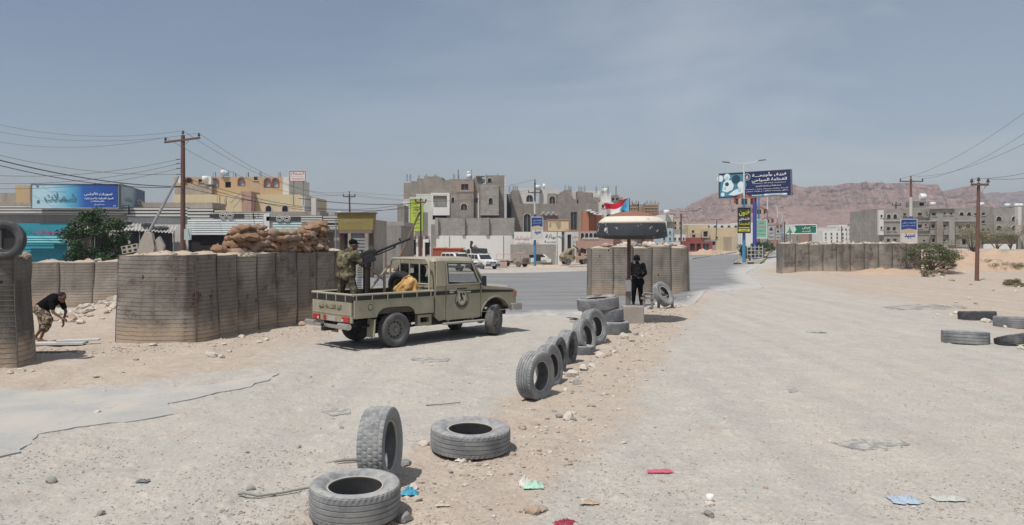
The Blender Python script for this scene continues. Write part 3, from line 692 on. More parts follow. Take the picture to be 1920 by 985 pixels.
def ty_w(kind): return {'truck': .36, 'lug': .375, 'bald': .27, 'wide': .30}[kind]
# flat near tyre at the bottom edge
g = G(666, 968); tyre('truck', (g.x - .0, g.y + .0, .145 + .02), .405, (.02, -.04, 1), 'grey ribbed tyre lying flat at the bottom edge, nearest the camera')
g = G(713, 908); tyre('lug', (g.x, g.y + .02, .385), .395, (cos(radians(-7)), sin(radians(-7)), .04), 'worn block-tread tyre standing upright beside the nearest flat tyre', squash=.92)
g = G(881, 848); tyre('wide', (g.x, g.y + .12, .145), .475, (.03, -.03, 1), 'large tyre lying flat with a stone in its hole, behind the upright block-tread tyre', squash=.95)
# line of tyres
M_MID = mat('worn_black_rubber', (.105, .108, .112), .8, .25, 5, .35, 60, .004, col2=(.25, .245, .235), thr=(.45, .66), sc2=3, dust=(.36, .34, .315), dthr=(.62, .95))
def stand(px, py, r, ang, label, kind='truck', tilt=0.0, sink=.04, m=None, dy=0.0, sq=1.0):
    g = G(px, py); a = radians(ang); return tyre(kind, (g.x, g.y + dy, g.z + r - sink), r, (cos(a), sin(a), tilt), label, m=m, squash=sq)
stand(1004, 746, .385, -33, 'ribbed tyre standing at the near end of the line, stones in its hole', 'truck')
stand(1030, 722, .37, -26, 'upright tyre tucked close behind the near end tyre of the line', 'wide', .12, .05)
stand(1042, 700, .36, -24, 'second of the two overlapping tyres behind the near end tyre', 'bald', .05, sq=1.15, m=M_MID)
stand(1063, 683, .36, -22, 'upright tyre in the middle of the line, beside a small half-buried tyre', 'truck', -.04, m=M_MID)
stand(1096, 660, .40, -30, 'leaning tyre in front of the tyre stack, on the camera side', 'bald', .22, .06)
stand(1113, 645, .43, -38, 'taller leaning tyre resting against the tyre stack', 'wide', .18, .03)
g = G(1089, 668); tyre('wide', (g.x, g.y + .3, g.z + .10), .31, (.05, .02, 1), 'small tyre half buried in rubble between the upright tyres')
for (px, py, yo, r_, lab) in ((666, 968, 0, .235, 'nearest flat tyre'), (881, 848, .12, .255, 'large flat tyre')):
    g = G(px, py); mb = MB(); mb.grid(lambda u, v: Vector((r_ * u * cos(2 * pi * v), r_ * u * sin(2 * pi * v), .05 * (1 - u) + .03 * noise.fractal(Vector((u * cos(2 * pi * v) * 3 + px, u * sin(2 * pi * v) * 3, 1)), 1, 2, 4))), 8, 24); solo('sand_fill', mb, M_FILL, 'sand and grit drifted inside the hole of the ' + lab, 'sand', (g.x, g.y + yo, .035))
# stack
g = G(1134, 628); cxs, cys = g.x, g.y + .48
tyre('wide', (cxs + .15, cys, g.z + .16), .56, (.02, .0, 1), 'bottom tyre of the stack beside the guard plinth', squash=.95)
tyre('truck', (cxs + .02, cys + .1, g.z + .46), .555, (-.05, .02, 1), 'middle tyre of the stack beside the guard plinth', squash=.85)
tyre('wide', (cxs - .12, cys + .05, g.z + .79), .565, (-.10, -.03, 1), 'dark-stained top tyre of the stack beside the guard plinth', m=mat('patchy_rubber', (.06, .06, .065), .8, .25, 5, .35, 60, .004, col2=(.27, .26, .245), thr=(.42, .56), sc2=3.2, dust=(.33, .31, .28), dthr=(.7, .95)), mt=M_RUBT, squash=.95)
g = G(1244, 578); tyre('wide', (g.x, g.y + .1, g.z + .50), .47, (.64, -.60, .46), 'tyre tilted against the low frame beside the guard', squash=.8)
# right-hand group
g = G(1843, 602); tyre('wide', (g.x, g.y + .3, g.z + .12), .53, (.0, .09, 1), 'black tyre lying flat at the rear left of the right-hand group', m=M_RUBD, mt=M_RUBD, squash=.95)
g = G(1916, 616); tyre('truck', (g.x, g.y + .3, g.z + .13), .54, (.03, .08, 1), 'tyre lying flat at the right edge, behind a collapsed tyre', squash=.9)
g = G(1818, 646); tyre('bald', (g.x + .1, g.y + .35, g.z + .12), .52, (.05, .08, 1), 'half-sunk dusty tyre lying flat nearest the roadway in the right-hand group', squash=1.15)
g = G(1912, 650); tyre('wide', (g.x + .12, g.y + .3, g.z + .10), .46, (-.10, .28, 1), 'collapsed tyre tilting down at the right edge of the photo', m=M_RUBD, squash=.9)
# tyre on the left barrier
p = W3(8, 452, 15.0); tyre('truck', (p.x, p.y, 2.12 + .36), .37, (.25, -1, .05), 'dark tyre standing on top of the leaning left barrier', m=M_RUBD, mt=M_RUBD, squash=.85)
# burst tyre shreds behind the line
mb = MB()
for k in range(7):
    a0 = R.uniform(-.6, 1.2); L = R.uniform(.3, .55); w_ = .06
    pts = [Vector((-L * t * cos(a0) - .05 * sin(t * 4 + k), .3 * L * t * sin(k), .04 + L * t * (.25 + .5 * (k % 3) / 3) * (1 - .55 * t))) for t in [i / 6 for i in range(7)]]
    for i in range(6): 
        a, b = pts[i], pts[i + 1]; u = Vector((0, w_ * (1 - .12 * i), 0)); mb.box(((a + b) / 2), ((b - a).length + .01, w_ * 1.6 * (1 - .12 * i), .016), ry=-atan2((b - a).z, (b - a).x))
g = G(1092, 605); solo('tyre_shred', mb, M_RUBD, 'dark frayed shreds of a burst tyre beside the tyre stack', 'tyre shred', (g.x, g.y, g.z))
# ================================================================ STONES
R.seed(5)
for (px, py, s, c) in [(40, 700, .09, 0), (18, 703, .08, 0), (62, 699, .06, 0), (287, 652, .11, 0), (256, 678, .06, 1), (181, 708, .07, 0), (196, 735, .05, 0), (390, 668, .10, 0), (400, 671, .12, 0), (415, 672, .1, 0), (453, 635, .11, 0),
                       (485, 643, .09, 0), (500, 640, .08, 0), (402, 652, .06, 1), (420, 648, .07, 0), (430, 661, .07, 0), (565, 610, .14, 1), (182, 772, .06, 0), (95, 905, .07, 2), (190, 965, .05, 2), (470, 920, .05, 2), (640, 805, .04, 2), (560, 840, .04, 1)]:
    g = G(px, py); put_stone(g.x, g.y, s, (M_STONE, M_STONE_R, M_STONE_G)[c], 'single pale stone lying on the sandy ground before the left barriers' if c == 0 else 'brownish or grey stone lying alone on the worn track to the left', 'stones on the left track and barrier foot')
for (px, py, s, c) in [(795, 832, .09, 0), (775, 918, .065, 0), (782, 938, .06, 0), (760, 970, .09, 2), (757, 870, .11, 2), (1065, 787, .115, 0), (1050, 782, .07, 2), (1075, 789, .06, 2), (980, 806, .06, 1), (1002, 796, .05, 1), (1030, 850, .04, 0), (992, 905, .07, 0), (1000, 955, .09, 1), (1015, 952, .07, 1),
                       (1075, 710, .15, 0), (1050, 705, .10, 0), (1082, 722, .10, 2), (1095, 695, .13, 0), (1110, 690, .10, 0), (1060, 735, .07, 0), (1125, 672, .12, 0), (1141, 668, .09, 1), (1152, 662, .08, 0), (1168, 635, .16, 0), (1140, 640, .07, 0), (1185, 640, .09, 0), (1192, 628, .10, 2), (1205, 632, .07, 0), (1212, 628, .05, 0),
                       (1218, 565, .15, 2), (1230, 572, .13, 0), (1212, 555, .12, 2), (985, 735, .07, 2), (1008, 728, .06, 1), (880, 862, .05, 0), (868, 864, .045, 0), (960, 850, .05, 1), (700, 965, .05, 1), (1290, 560, .08, 0), (1305, 566, .08, 0), (1275, 572, .07, 1), (1332, 945, .05, 0), (1330, 966, .06, 2)]:
    g = G(px, py); put_stone(g.x, g.y, s, (M_STONE, M_STONE_R, M_STONE_G)[c], 'stone lying in the sandy strip along the line of tyres', 'stones along the line of tyres')
tag(put_stone(-.42, 9.05, .06, M_STONE, None, z=.05), 'small pale stone inside the hole of the large flat tyre', 'stone')
for (px, py, s, c) in [(1848, 606, .16, 0), (1855, 603, .10, 0), (1795, 588, .13, 0), (1783, 592, .1, 0), (1800, 598, .08, 0), (1870, 612, .13, 2), (1880, 606, .09, 2), (1885, 616, .08, 0), (1897, 612, .07, 0), (1758, 592, .07, 0), (1752, 597, .06, 0), (1768, 573, .09, 0), (1816, 562, .10, 0), (1830, 570, .09, 1), (1792, 568, .08, 0), (1916, 655, .1, 0),
                       (1784, 527, .22, 1), (1766, 522, .16, 0), (1820, 534, .12, 1), (1814, 506, .14, 2), (1828, 508, .16, 0), (1840, 504, .1, 1), (1862, 545, .09, 1), (1910, 541, .1, 0), (1660, 513, .12, 0), (1905, 548, .13, 0)]:
    g = G(px, py); put_stone(g.x, g.y, s, (M_STONE, M_STONE_R, M_STONE_G)[c], 'stone lying on the right-hand verge around the flat tyres', 'stones on the right-hand verge')
for k in range(95):  # rubble heap behind the crouching figure
    x = -13.0 + R.gauss(0, 1.1); y = 23.8 + R.gauss(0, .85); s = R.choice((.06, .08, .1, .13, .18)); put_stone(x, y, s, R.choice((M_STONE, M_STONE, M_STONE_R)), 'broken stone in the rubble heap behind the crouching person', 'stones of the rubble heap', z=gmicro(x, y) - .01)
def top_rubble(pts, z0, label, group, smax=.13):
    for (x, y, s) in pts: put_stone(x, y, s, R.choice((M_STONE, M_STONE, M_STONE_R, M_STONE_G)), label, group, z=z0)
pts = [(-9.3 + 1.7 * i / 26 + R.uniform(-.05, .05), 18.85 + R.uniform(0, .9), R.choice((.05, .06, .08))) for i in range(26)] + [(right[0][0] - .15 + (P3[0] - P1[0]) * t, 18.9 + 3.3 * t, R.choice((.04, .06))) for t in [i / 14 for i in range(14)]]
top_rubble(pts, 2.06, 'small stone in the rubble along the top of the long left barrier', 'rubble on the long left barrier')
top_rubble([(-14.0 + R.uniform(-2.5, 2.8), 28.85 + R.uniform(0, .7), R.choice((.07, .09, .12))) for _ in range(22)], 1.68, 'stone on top of the low tan barrier at the back', 'rubble on the low tan barrier')
top_rubble([(R.uniform(3.8, 7.6), 35.3 + R.uniform(-.1, .5), R.choice((.10, .15, .2))) for _ in range(20)] + [(R.uniform(5.2, 7.4), 35.6, R.choice((.2, .26))) for _ in range(9)], 2.2, 'rubble stone on top of the tan barrier behind the guard', 'rubble on the guard post barrier')
top_rubble([(20 + 9.3 * i / 40 + R.uniform(-.1, .1), 57.0 + R.uniform(-.2, .5), R.choice((.12, .16, .22))) for i in range(40)], 2.2, 'rubble stone on top of the straight gabion row across the road', 'rubble on the far gabion row')
top_rubble([(-9.9, 15.3, .16), (-10.1, 15.2, .22), (-10.35, 15.4, .2), (-9.75, 15.5, .12), (-10.6, 15.3, .25), (-10.2, 15.6, .18)], 2.12, 'stone piled beside the tyre on the leaning left barrier', 'stones on the leaning left barrier')
top_rubble([(-9.2 + 1.5 * i / 16 + R.uniform(-.04, .04), 18.62 + R.uniform(0, .35), R.choice((.05, .07, .10))) for i in range(17)], 2.1, 'small stone in the rubble along the top of the long left barrier', 'rubble on the long left barrier')
M_BLOCK = mat('concrete_block', (.40, .365, .32), .9, .2, 4, .5, 40, .01)
# broken slab standing on the barrier, hollow block beside it
mb = MB().prism([(-.26, 0), (.10, 0), (.12, .18), (.04, .52), (-.12, .55), (-.22, .3)], 'y', -.12, .12); mb.prism([(.105, 0), (.30, 0), (.33, .22), (.2, .45), (.125, .36)], 'y', -.05, .14)
p = W3(281, 472, 19.4); solo('concrete_lump', mb, M_BLOCK, 'upright broken lump of concrete on the corner of the long left barrier', 'concrete block', (p.x, p.y, 2.13), (0, .05, .2))
p = W3(246, 470, 19.2); mb = MB(); Mx = Matrix.Rotation(.25, 4, 'Y')
for i in range(3):
    for j in range(2):
        ot = [(i * .13, j * .1), (i * .13 + .13, j * .1), (i * .13 + .13, j * .1 + .1), (i * .13, j * .1 + .1)]; inn = [(i * .13 + .025, j * .1 + .02), (i * .13 + .105, j * .1 + .02), (i * .13 + .105, j * .1 + .08), (i * .13 + .025, j * .1 + .08)]
        mb.ring(ot, inn, 'y', 0, .18)
solo('hollow_block', mb, M_BLOCK, 'hollow building block lying beside the broken concrete lump', 'building block', (p.x - .22, p.y, 2.12), (0, -.2, .1))
# ================================================================ SANDBAGS
M_BAG = mat('sandbag_orange', (.215, .128, .080), .94, .28, 3, .6, 90, .004, col2=(.30, .195, .13), thr=(.4, .7), sc2=2.5)
M_BAG2 = mat('sandbag_tan', (.30, .225, .16), .92, .22, 3, .6, 90, .004, col2=(.20, .14, .10), thr=(.45, .7), sc2=3)
def bag_mesh(seed, m):
    mb = MB(); rr = random.Random(seed)
    def fn(u, v):
        a = 2 * pi * v; t = u * 2 - 1; x = t * .36
        pr = max(.0, 1 - abs(t) ** 3.2) ** .45; w_ = .20 * pr + .03; h_ = .105 * pr + .012
        if abs(t) > .9: w_ = .05 + .09 * (abs(t) - .9) * 10; h_ = .015
        q = Vector((x, w_ * cos(a), h_ * sin(a) * (1 if sin(a) > 0 else .8)))
        k = noise.fractal(Vector((q.x * 5 + seed * 7, q.y * 5, q.z * 7)), 1, 2, 3) * .055
        q.z += -.05 * t * t + k + .012 * sin(t * 14 + seed) * pr; q.y += .03 * sin(t * 3 + seed)
        return q
    mb.grid(fn, 22, 18); return mb.mesh('sandbag', m, True)
BAGS = [bag_mesh(i, M_BAG if i % 4 else M_BAG2) for i in range(7)]
R.seed(21)
def bagrow(a, b, n, z, up=0):
    for i in range(n):
        t = (i + .5) / n; x = a[0] + (b[0] - a[0]) * t; y = a[1] + (b[1] - a[1]) * t
        o = link('sandbag', R.choice(BAGS)); o.location = (x + R.uniform(-.05, .05), y + R.uniform(-.08, .08), z + R.uniform(-.02, .02))
        d = atan2(b[1] - a[1], b[0] - a[0]); o.rotation_euler = (R.uniform(-.2, .2), R.uniform(-.25, .25), d + R.uniform(-.4, .4) + (pi / 2 if R.random() < .2 else 0))
        o.scale = (R.uniform(.85, 1.1), R.uniform(.9, 1.2), R.uniform(.95, 1.25))
        course = 'bottom course' if z < 2.3 else 'second course' if z < 2.45 else 'third course' if z < 2.6 else 'fourth course' if z < 2.75 else 'top'; side_ = 'left' if a[0] < -6.8 else 'right'
        tag(o, f"{'tan' if o.data.materials[0] is M_BAG2 else 'red-brown'} sandbag in the {course} of the {side_} heap on the long barrier", 'sandbag', 'sandbags piled on the long left barrier')
# left heap, then right heap; bottom course widest
for (a_, b_, n_, z_) in (((-8.15, 21.3), (-6.45, 22.9), 6, 2.20), ((-7.9, 21.9), (-6.5, 23.1), 4, 2.22), ((-7.95, 21.5), (-6.5, 22.9), 5, 2.36), ((-7.85, 21.6), (-6.9, 22.5), 4, 2.52), ((-7.85, 21.7), (-7.1, 22.4), 3, 2.67), ((-7.75, 21.8), (-7.25, 22.3), 2, 2.81),
        ((-6.65, 22.8), (-5.95, 24.3), 5, 2.22), ((-6.6, 22.8), (-5.95, 24.2), 5, 2.37), ((-6.65, 22.9), (-6.0, 24.3), 5, 2.53), ((-6.5, 23.3), (-6.0, 24.3), 4, 2.68), ((-6.35, 23.6), (-5.98, 24.3), 3, 2.83), ((-6.15, 24.0), (-5.95, 24.3), 1, 2.97), ((-6.95, 22.3), (-6.55, 22.8), 2, 2.53), ((-6.9, 22.3), (-6.55, 22.8), 2, 2.68)): bagrow(a_, b_, n_, z_)
# ================================================================ GUARD CANOPY
g = G(1189, 606); bx, by, bz = g.x, g.y + .36, g.z
M_CONC = mat('plinth_concrete', (.33, .30, .265), .92, .2, 2.5, .6, 30, .01, col2=(.24, .215, .19), thr=(.5, .75), sc2=2)
mb = MB().b2(-.31, .31, -.33, .33, -.1, .50); t = thing('mushroom_canopy', 'mushroom-shaped guard canopy, brown and white dome with a chipped black rim on a post', 'canopy', (bx, by, bz))
part('plinth', mb, M_CONC, t, bevel=.03)
M_POST = mat('rusty_post', (.11, .06, .045), .8, .3, 5, .3, 40, .005); M_WHT = mat('chipped_white', (.62, .60, .56), .8, .12, 3, .4, 30, .005, col2=(.36, .33, .29), thr=(.56, .66), sc2=4)
part('post', MB().cyl((-.1, 0, .4), (-.1, 0, 2.75), .055, 12), M_POST, t)
part('post_sleeve', MB().b2(-.19, -.05, -.07, .07, .5, 1.32), mat('dark_sleeve', (.17, .155, .14), .85, .2, 3), t)
part('post_box', MB().b2(-.2, -.05, -.075, .075, .92, 1.27), M_WHT, t, bevel=.01)
ML = Matrix.Translation((-.02, 0, 0))
chip, nt_, n_, l_, p_ = NT('chipped_black_paint'); v_ = pos(n_, l_)
c_ = mixc(n_, l_, nz(n_, l_, 3, 6, .6, v_), (.020, .024, .031), (.05, .054, .064)); c_ = mixc(n_, l_, ramp(n_, l_, nz(n_, l_, 4.2, 5, .6, v_, .3), .61, .64), c_, (.55, .53, .50))
l_.new(c_, p_.inputs['Base Color']); p_.inputs['Roughness'].default_value = .7; bump(n_, l_, p_, nz(n_, l_, 6, 5, .6, v_), .4, .02)
part('rim_band', MB().lathe([(1.06, 2.57), (1.072, 2.62), (1.02, 2.95), (1.015, 2.98), (.99, 2.97), (1.035, 2.62), (1.03, 2.55)], 56, closed=True, M=ML), chip, t)
part('dome_ring', MB().lathe([(1.012, 2.985), (.97, 3.045), (.90, 3.105), (.80, 3.165), (.775, 3.178), (.76, 3.15), (.9, 3.05), (.99, 2.972)], 56, closed=True, M=ML), mat('dirty_cream_paint', (.62, .57, .47), .8, .1, 2, .3, 20, .01, col2=(.40, .34, .27), thr=(.58, .68), sc2=3), t)
part('dome_cap', MB().lathe([(.775, 3.179), (.62, 3.245), (.42, 3.305), (.2, 3.34), (0.001, 3.35)], 56, M=ML), mat('red_brown_paint', (.25, .115, .085), .85, .2, 3, .4, 20, .01, col2=(.42, .31, .24), thr=(.55, .7)), t)
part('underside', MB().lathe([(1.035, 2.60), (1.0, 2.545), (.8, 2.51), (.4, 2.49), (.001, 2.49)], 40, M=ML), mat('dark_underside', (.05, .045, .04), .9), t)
# flag: red, white, black with a blue triangle and red star, on a short staff behind the dome
fp = W3(1179, 406, 25.2); fl = thing('flag', 'red, white and black flag with a blue triangle flying above the canopy', 'flag', (fp.x, fp.y, 2.51))
part('staff', MB().cyl((0.02, 0, 0), (0.02, 0, 1.32), .014, 8), M_POST, fl)
def flagp(u, v):   # u from hoist, v from bottom
    x = -.80 * u * (1 - .05 * sin(v * 3)); z = .82 + .46 * v - .18 * u * (.6 + .4 * u) + .05 * sin(u * 7 + 1)
    return Vector((x + .05 * sin(v * 4) * u, .10 * sin(u * 9 + v * 2) * (u + .15) + .05 * u, z - .10 * u * (1 - v)))
for nm, v0, v1, col in (('black_stripe', 0, .333, (.03, .03, .035)), ('white_stripe', .333, .667, (.72, .71, .70)), ('red_stripe', .667, 1, (.52, .025, .05))):
    part(nm, MB().grid(lambda u, v: flagp(u, v0 + (v1 - v0) * v), 28, 4), mat('flag_' + nm, col, .8, .08, 4, 0), fl)
def trip(u, v):
    q = flagp(u * .42, .5 + (v - .5) * (1 - u)); q.y -= .006; return q
part('blue_triangle', MB().grid(trip, 12, 10), mat('flag_blue', (.10, .42, .66), .8, .06, 4, 0), fl)
mb = MB(); st = []
for k in range(10):
    r_ = .30 if k % 2 == 0 else .12; a = pi / 2 + k * pi / 5; q = flagp(.13 + .10 * r_ * cos(a) * 1.4, .5 + r_ * .38 * sin(a)); q.y -= .014; st.append(q)
c0 = flagp(.13, .5); c0.y -= .014; mb._add([c0] + st, [(0, 1 + k, 1 + (k + 1) % 10) for k in range(10)]); part('star', mb, mat('flag_star', (.45, .03, .04), .8), fl)
# low frame and scrap beside the guard
g = G(1232, 578); t = thing('low_frame', 'low wooden frame of posts and rails holding up a tilted tyre', 'frame', (g.x, g.y + .25, g.z)); MW = mat('weathered_wood', (.26, .225, .19), .9, .25, 6, .4, 40, .006)
for x in (-.42, -.12, .12, .62): part('post', MB().box((x, .08, .2), (.09, .09, .46)), MW, t, bevel=.008)
for z in (.34,): part('rail', MB().box((.1, .02, z), (1.3, .03, .07)), MW, t)
mb = MB(); [mb.tube([(-.5 + .02 * k, -.02 * k, .46 + .03 * k), (.1 + .02 * k, .02 * k + .1, .52 - .03 * k), (.5, .05 * k + .1, .42)], .03, 6) for k in range(4)]; part('bundle', mb, mat('grey_sacking', (.30, .285, .26), .9), t)
# leaning steel pole (left) and plank
a = Vector((-9.55, 19.6, 2.02)); b = W3(334, 332, 26); solo('leaning_pole', MB().cyl(a - a, b - a, .04, 10), mat('grey_steel', (.23, .225, .22), .6, .2, 4, .1, metal=.3), 'long grey steel pole leaning up from the left barrier towards the utility pole', 'pole', tuple(a))
g = G(112, 648); t = MB().box((0, 0, .05), (1.15, .32, .05), .12).box((.35, .15, .10), (.9, .22, .04), .3); solo('plank', t, mat('pale_board', (.50, .50, .48), .85, .12, 3, .3), 'pale boards lying on the ground by the crouching person', 'board', (g.x, g.y, g.z))
g = G(96, 664); solo('pipe_scrap', MB().cyl((-.5, 0, .03), (.5, .1, .03), .025, 8), MW, 'thin dark stick on the ground below the pale boards', 'stick', (g.x, g.y, g.z))
# ================================================================ LITTER
def crumple(name, label, cat, px, py, w, d, h, col, seed, thin=.35, rz=0, rough=.6):
    g = G(px, py); mb = MB()
    def fn(u, v):
        x, y = u - .5, v - .5; e = max(abs(x), abs(y)) * 2; k = noise.fractal(Vector((x * 4 + seed, y * 4, seed)), 1, 2, 4)
        return Vector((x * w * (1 + .35 * noise.noise(Vector((y * 5, seed, 0)))), y * d * (1 + .35 * noise.noise(Vector((x * 5, seed, 3)))), max(.004, h * (.55 + k * .9) * (1 - e ** 2 * .9)) + .006))
    mb.grid(fn, 12, 10, smooth=False)
    m = mat('litter_' + str(seed), col, rough, .12, 8, 0, spec=.4); solo(name, mb, m, label, cat, (g.x, g.y, gmicro(g.x, g.y) + .005), (0, 0, rz))
crumple('plastic_bag', 'crumpled bright blue plastic bag beside a small stone, near the front tyres', 'plastic bag', 768, 929, .16, .13, .07, (.06, .30, .44), 2)
crumple('plastic_strip', 'flat red and pink plastic strip on the pale track', 'litter', 1237, 882, .27, .12, .03, (.48, .11, .15), 3)
crumple('plastic_bag', 'pale green and white plastic bag half buried in sand', 'plastic bag', 1000, 911, .21, .15, .07, (.36, .55, .44), 4)
crumple('plastic_wrap', 'dusty white plastic wrap beside the pale green bag', 'plastic bag', 986, 904, .14, .14, .09, (.58, .56, .52), 14)
crumple('cloth_scrap', 'dark red cloth scrap at the bottom edge of the photo', 'cloth', 1060, 980, .19, .13, .05, (.25, .03, .05), 5)
crumple('torn_sheet', 'torn pale blue plastic sheet lying on the right side of the track', 'plastic sheet', 1697, 938, .27, .21, .05, (.34, .41, .48), 6)
crumple('plastic_wrap', 'twisted grey plastic wrap right of the torn blue sheet', 'plastic bag', 1778, 934, .30, .14, .04, (.44, .44, .41), 7)
crumple('sandal', 'worn tan sandal sole lying in the sand', 'sandal', 1106, 942, .17, .09, .035, (.42, .33, .24), 8)
crumple('cement_bag', 'crushed brown paper bag lying near the bottom middle', 'paper bag', 1000, 952, .17, .13, .06, (.36, .31, .26), 9)
crumple('paper_scrap', 'small white paper scrap under the large flat tyre', 'paper', 862, 863, .11, .05, .04, (.7, .69, .66), 10)
crumple('plastic_wrap', 'dusty grey plastic scrap on the track near the burnt patch', 'litter', 1529, 623, .5, .3, .08, (.33, .34, .31), 11)
crumple('tarpaulin_scrap', 'dull green-blue tarpaulin scrap under the thorn bush', 'tarpaulin', 1735, 513, 2.2, .8, .35, (.10, .17, .16), 12)
crumple('rubber_flap', 'flat piece of dark rubber on the left track', 'rubber flap', 268, 905, .13, .09, .03, (.14, .14, .135), 13)
crumple('cardboard_scrap', 'thin brown strip of cardboard right of the front tyres', 'cardboard', 830, 950, .13, .05, .03, (.5, .43, .34), 15)
g = G(1331, 941); solo('plastic_cup', MB().lathe([(.001, .012), (.028, .012), (.036, .085), (.033, .085), (.026, .016)], 18).lathe([(.03, .0), (.045, 0), (.045, .018), (.03, .018)], 18, closed=True), mat('white_plastic', (.68, .68, .65), .5, .06, 6, 0), 'small white plastic cup half sunk in the track at the bottom', 'cup', (g.x, g.y, g.z - .02))
mb = MB().tube([(-.48, 0, .03), (-.42, -.08, .06), (-.3, -.11, .03), (-.1, -.06, .025), (.15, .02, .03), (.4, .06, .02), (.62, .16, .02)], [.016, .014, .012, .012, .011, .010, .008], 7)
g = G(545, 925); solo('rubber_strip', mb, mat('grey_rubber_strip', (.24, .235, .225), .85), 'curved grey rubber strip on the ground left of the front tyres', 'rubber strip', (g.x, g.y, g.z), (0, 0, .25))
g = G(655, 868); solo('stick', MB().tube([(-.22, -.05, .02), (-.05, 0, .03), (.1, .03, .02), (.26, .10, .03)], [.008, .018, .02, .01], 6), MW, 'dark dry stick against the foot of the upright block-tread tyre', 'stick', (g.x, g.y, g.z), (0, 0, .1))
g = G(830, 762); solo('stick', MB().tube([(-.25, 0, .015), (0, .05, .02), (.25, .2, .015)], .008, 6), MW, 'thin dry twig on the sand beyond the large flat tyre', 'stick', (g.x, g.y, g.z))
# ================================================================ PICKUP
M_OLV = mat('olive_paint', (.285, .262, .190), .48, .07, 1.2, .08, 3, .004, col2=(.345, .305, .235), thr=(.46, .72), sc2=1.8, spec=.35, streak=.25, dust=(.38, .33, .27), dthr=(.60, .92))
M_OLV2 = mat('olive_paint_rail', (.34, .315, .24), .6, .08, 2, .1, 10, .003, col2=(.36, .31, .25), thr=(.5, .8), sc2=2)
M_BLK = mat('truck_black', (.022, .022, .024), .7, .2, 4, .1, 30, .003)
M_DRK = mat('bed_lining', (.085, .075, .062), .85, .25, 3, .3, 20, .01)
M_STRIPE = mat('black_stripe', (.03, .029, .03), .6, .2, 3, 0)
M_CHR = mat('dusty_chrome', (.52, .50, .47), .38, .12, 4, .2, 20, .004, metal=.75)
M_RED = mat('red_lens', (.42, .03, .03), .25, .1, 5, 0, spec=.6); M_AMB = mat('amber_lens', (.36, .13, .09), .3, .1, 5, 0, spec=.6); M_CLR = mat('clear_lens', (.55, .52, .5), .25, .1, 5, 0, spec=.6)
M_GLS = glass('window_glass', (.03, .045, .045), .16)
M_TYR = mat('truck_tyre', (.085, .084, .085), .85, .2, 4, .3, 50, .004, col2=(.17, .158, .145), thr=(.45, .7), sc2=3, dust=(.3, .27, .24), dthr=(.7, 1.0))
M_RIM = mat('wheel_steel', (.21, .205, .19), .6, .15, 5, .1, 20, .004, metal=.2)
def arc(cx, cz, r, a0, a1, n=12): return [(cx + r * cos(radians(a0 + (a1 - a0) * i / n)), cz + r * sin(radians(a0 + (a1 - a0) * i / n))) for i in range(n + 1)]
TX, TY_, TROT = -3.29, 18.55, radians(44.5)
tr = thing('pickup_truck', 'olive military pickup with a gun mount in its open bed, seen from the rear', 'pickup', (TX, TY_, gz(TX, TY_) + .0), TROT)
def wheel_mesh():
    t = MB(); t.lathe([(.235, .10), (.262, .118), (.31, .128), (.355, .122), (.385, .105), (.398, .085), (.402, .06), (.393, .052), (.393, .044), (.403, .038), (.403, .006), (.393, 0), (.403, -.006), (.403, -.038), (.393, -.044), (.393, -.052), (.402, -.06), (.398, -.085), (.385, -.105), (.355, -.122), (.31, -.128), (.235, -.10)], 64)
    r_ = MB(); r_.lathe([(.240, .105), (.238, .085), (.215, .075), (.205, .02), (.19, -.005), (.16, .03), (.13, .045), (.085, .045), (.08, .06), (.05, .062), (.045, .10), (.03, .11), (.001, .11)], 48)
    r_.lathe([(.240, -.105), (.22, -.09), (.215, .07)], 40)
    h = MB()
    for k in range(12):
        a = k * pi / 6; h.lathe([(.001, .052), (.017, .052), (.019, .03)], 10, M=Matrix.Translation((.175 * cos(a), .175 * sin(a), -.018)))
    for k in range(6):
        a = k * pi / 3; h.lathe([(.001, .07), (.010, .068), (.012, .045)], 6, M=Matrix.Translation((.063 * cos(a), .063 * sin(a), 0)))
    return t.mesh('tyre', M_TYR, True), r_.mesh('rim', M_RIM, True), h.mesh('wheel_holes', M_BLK, True)
WM = wheel_mesh()
def add_wheel(parent, x, y, side, steer=0, r=1.0, zc=None):
    o = bpy.data.objects.new('wheel', None); C.objects.link(o); o.parent = parent; o.location = (x, y, (.40 * r) if zc is None else zc)
    o.rotation_euler = (radians(-90) if side > 0 else radians(90), 0, steer); o.scale = (r,) * 3
    for nm, me in zip(('tyre', 'rim', 'wheel_holes'), WM):
        k_ = link(nm, me, o)
        if nm == 'wheel_holes': k_['kind'] = 'stuff'
    return o
for x, st in ((0, 0), (3.18, radians(27))):
    add_wheel(tr, x, .775, 1, st); add_wheel(tr, x, -.775, -1, st)
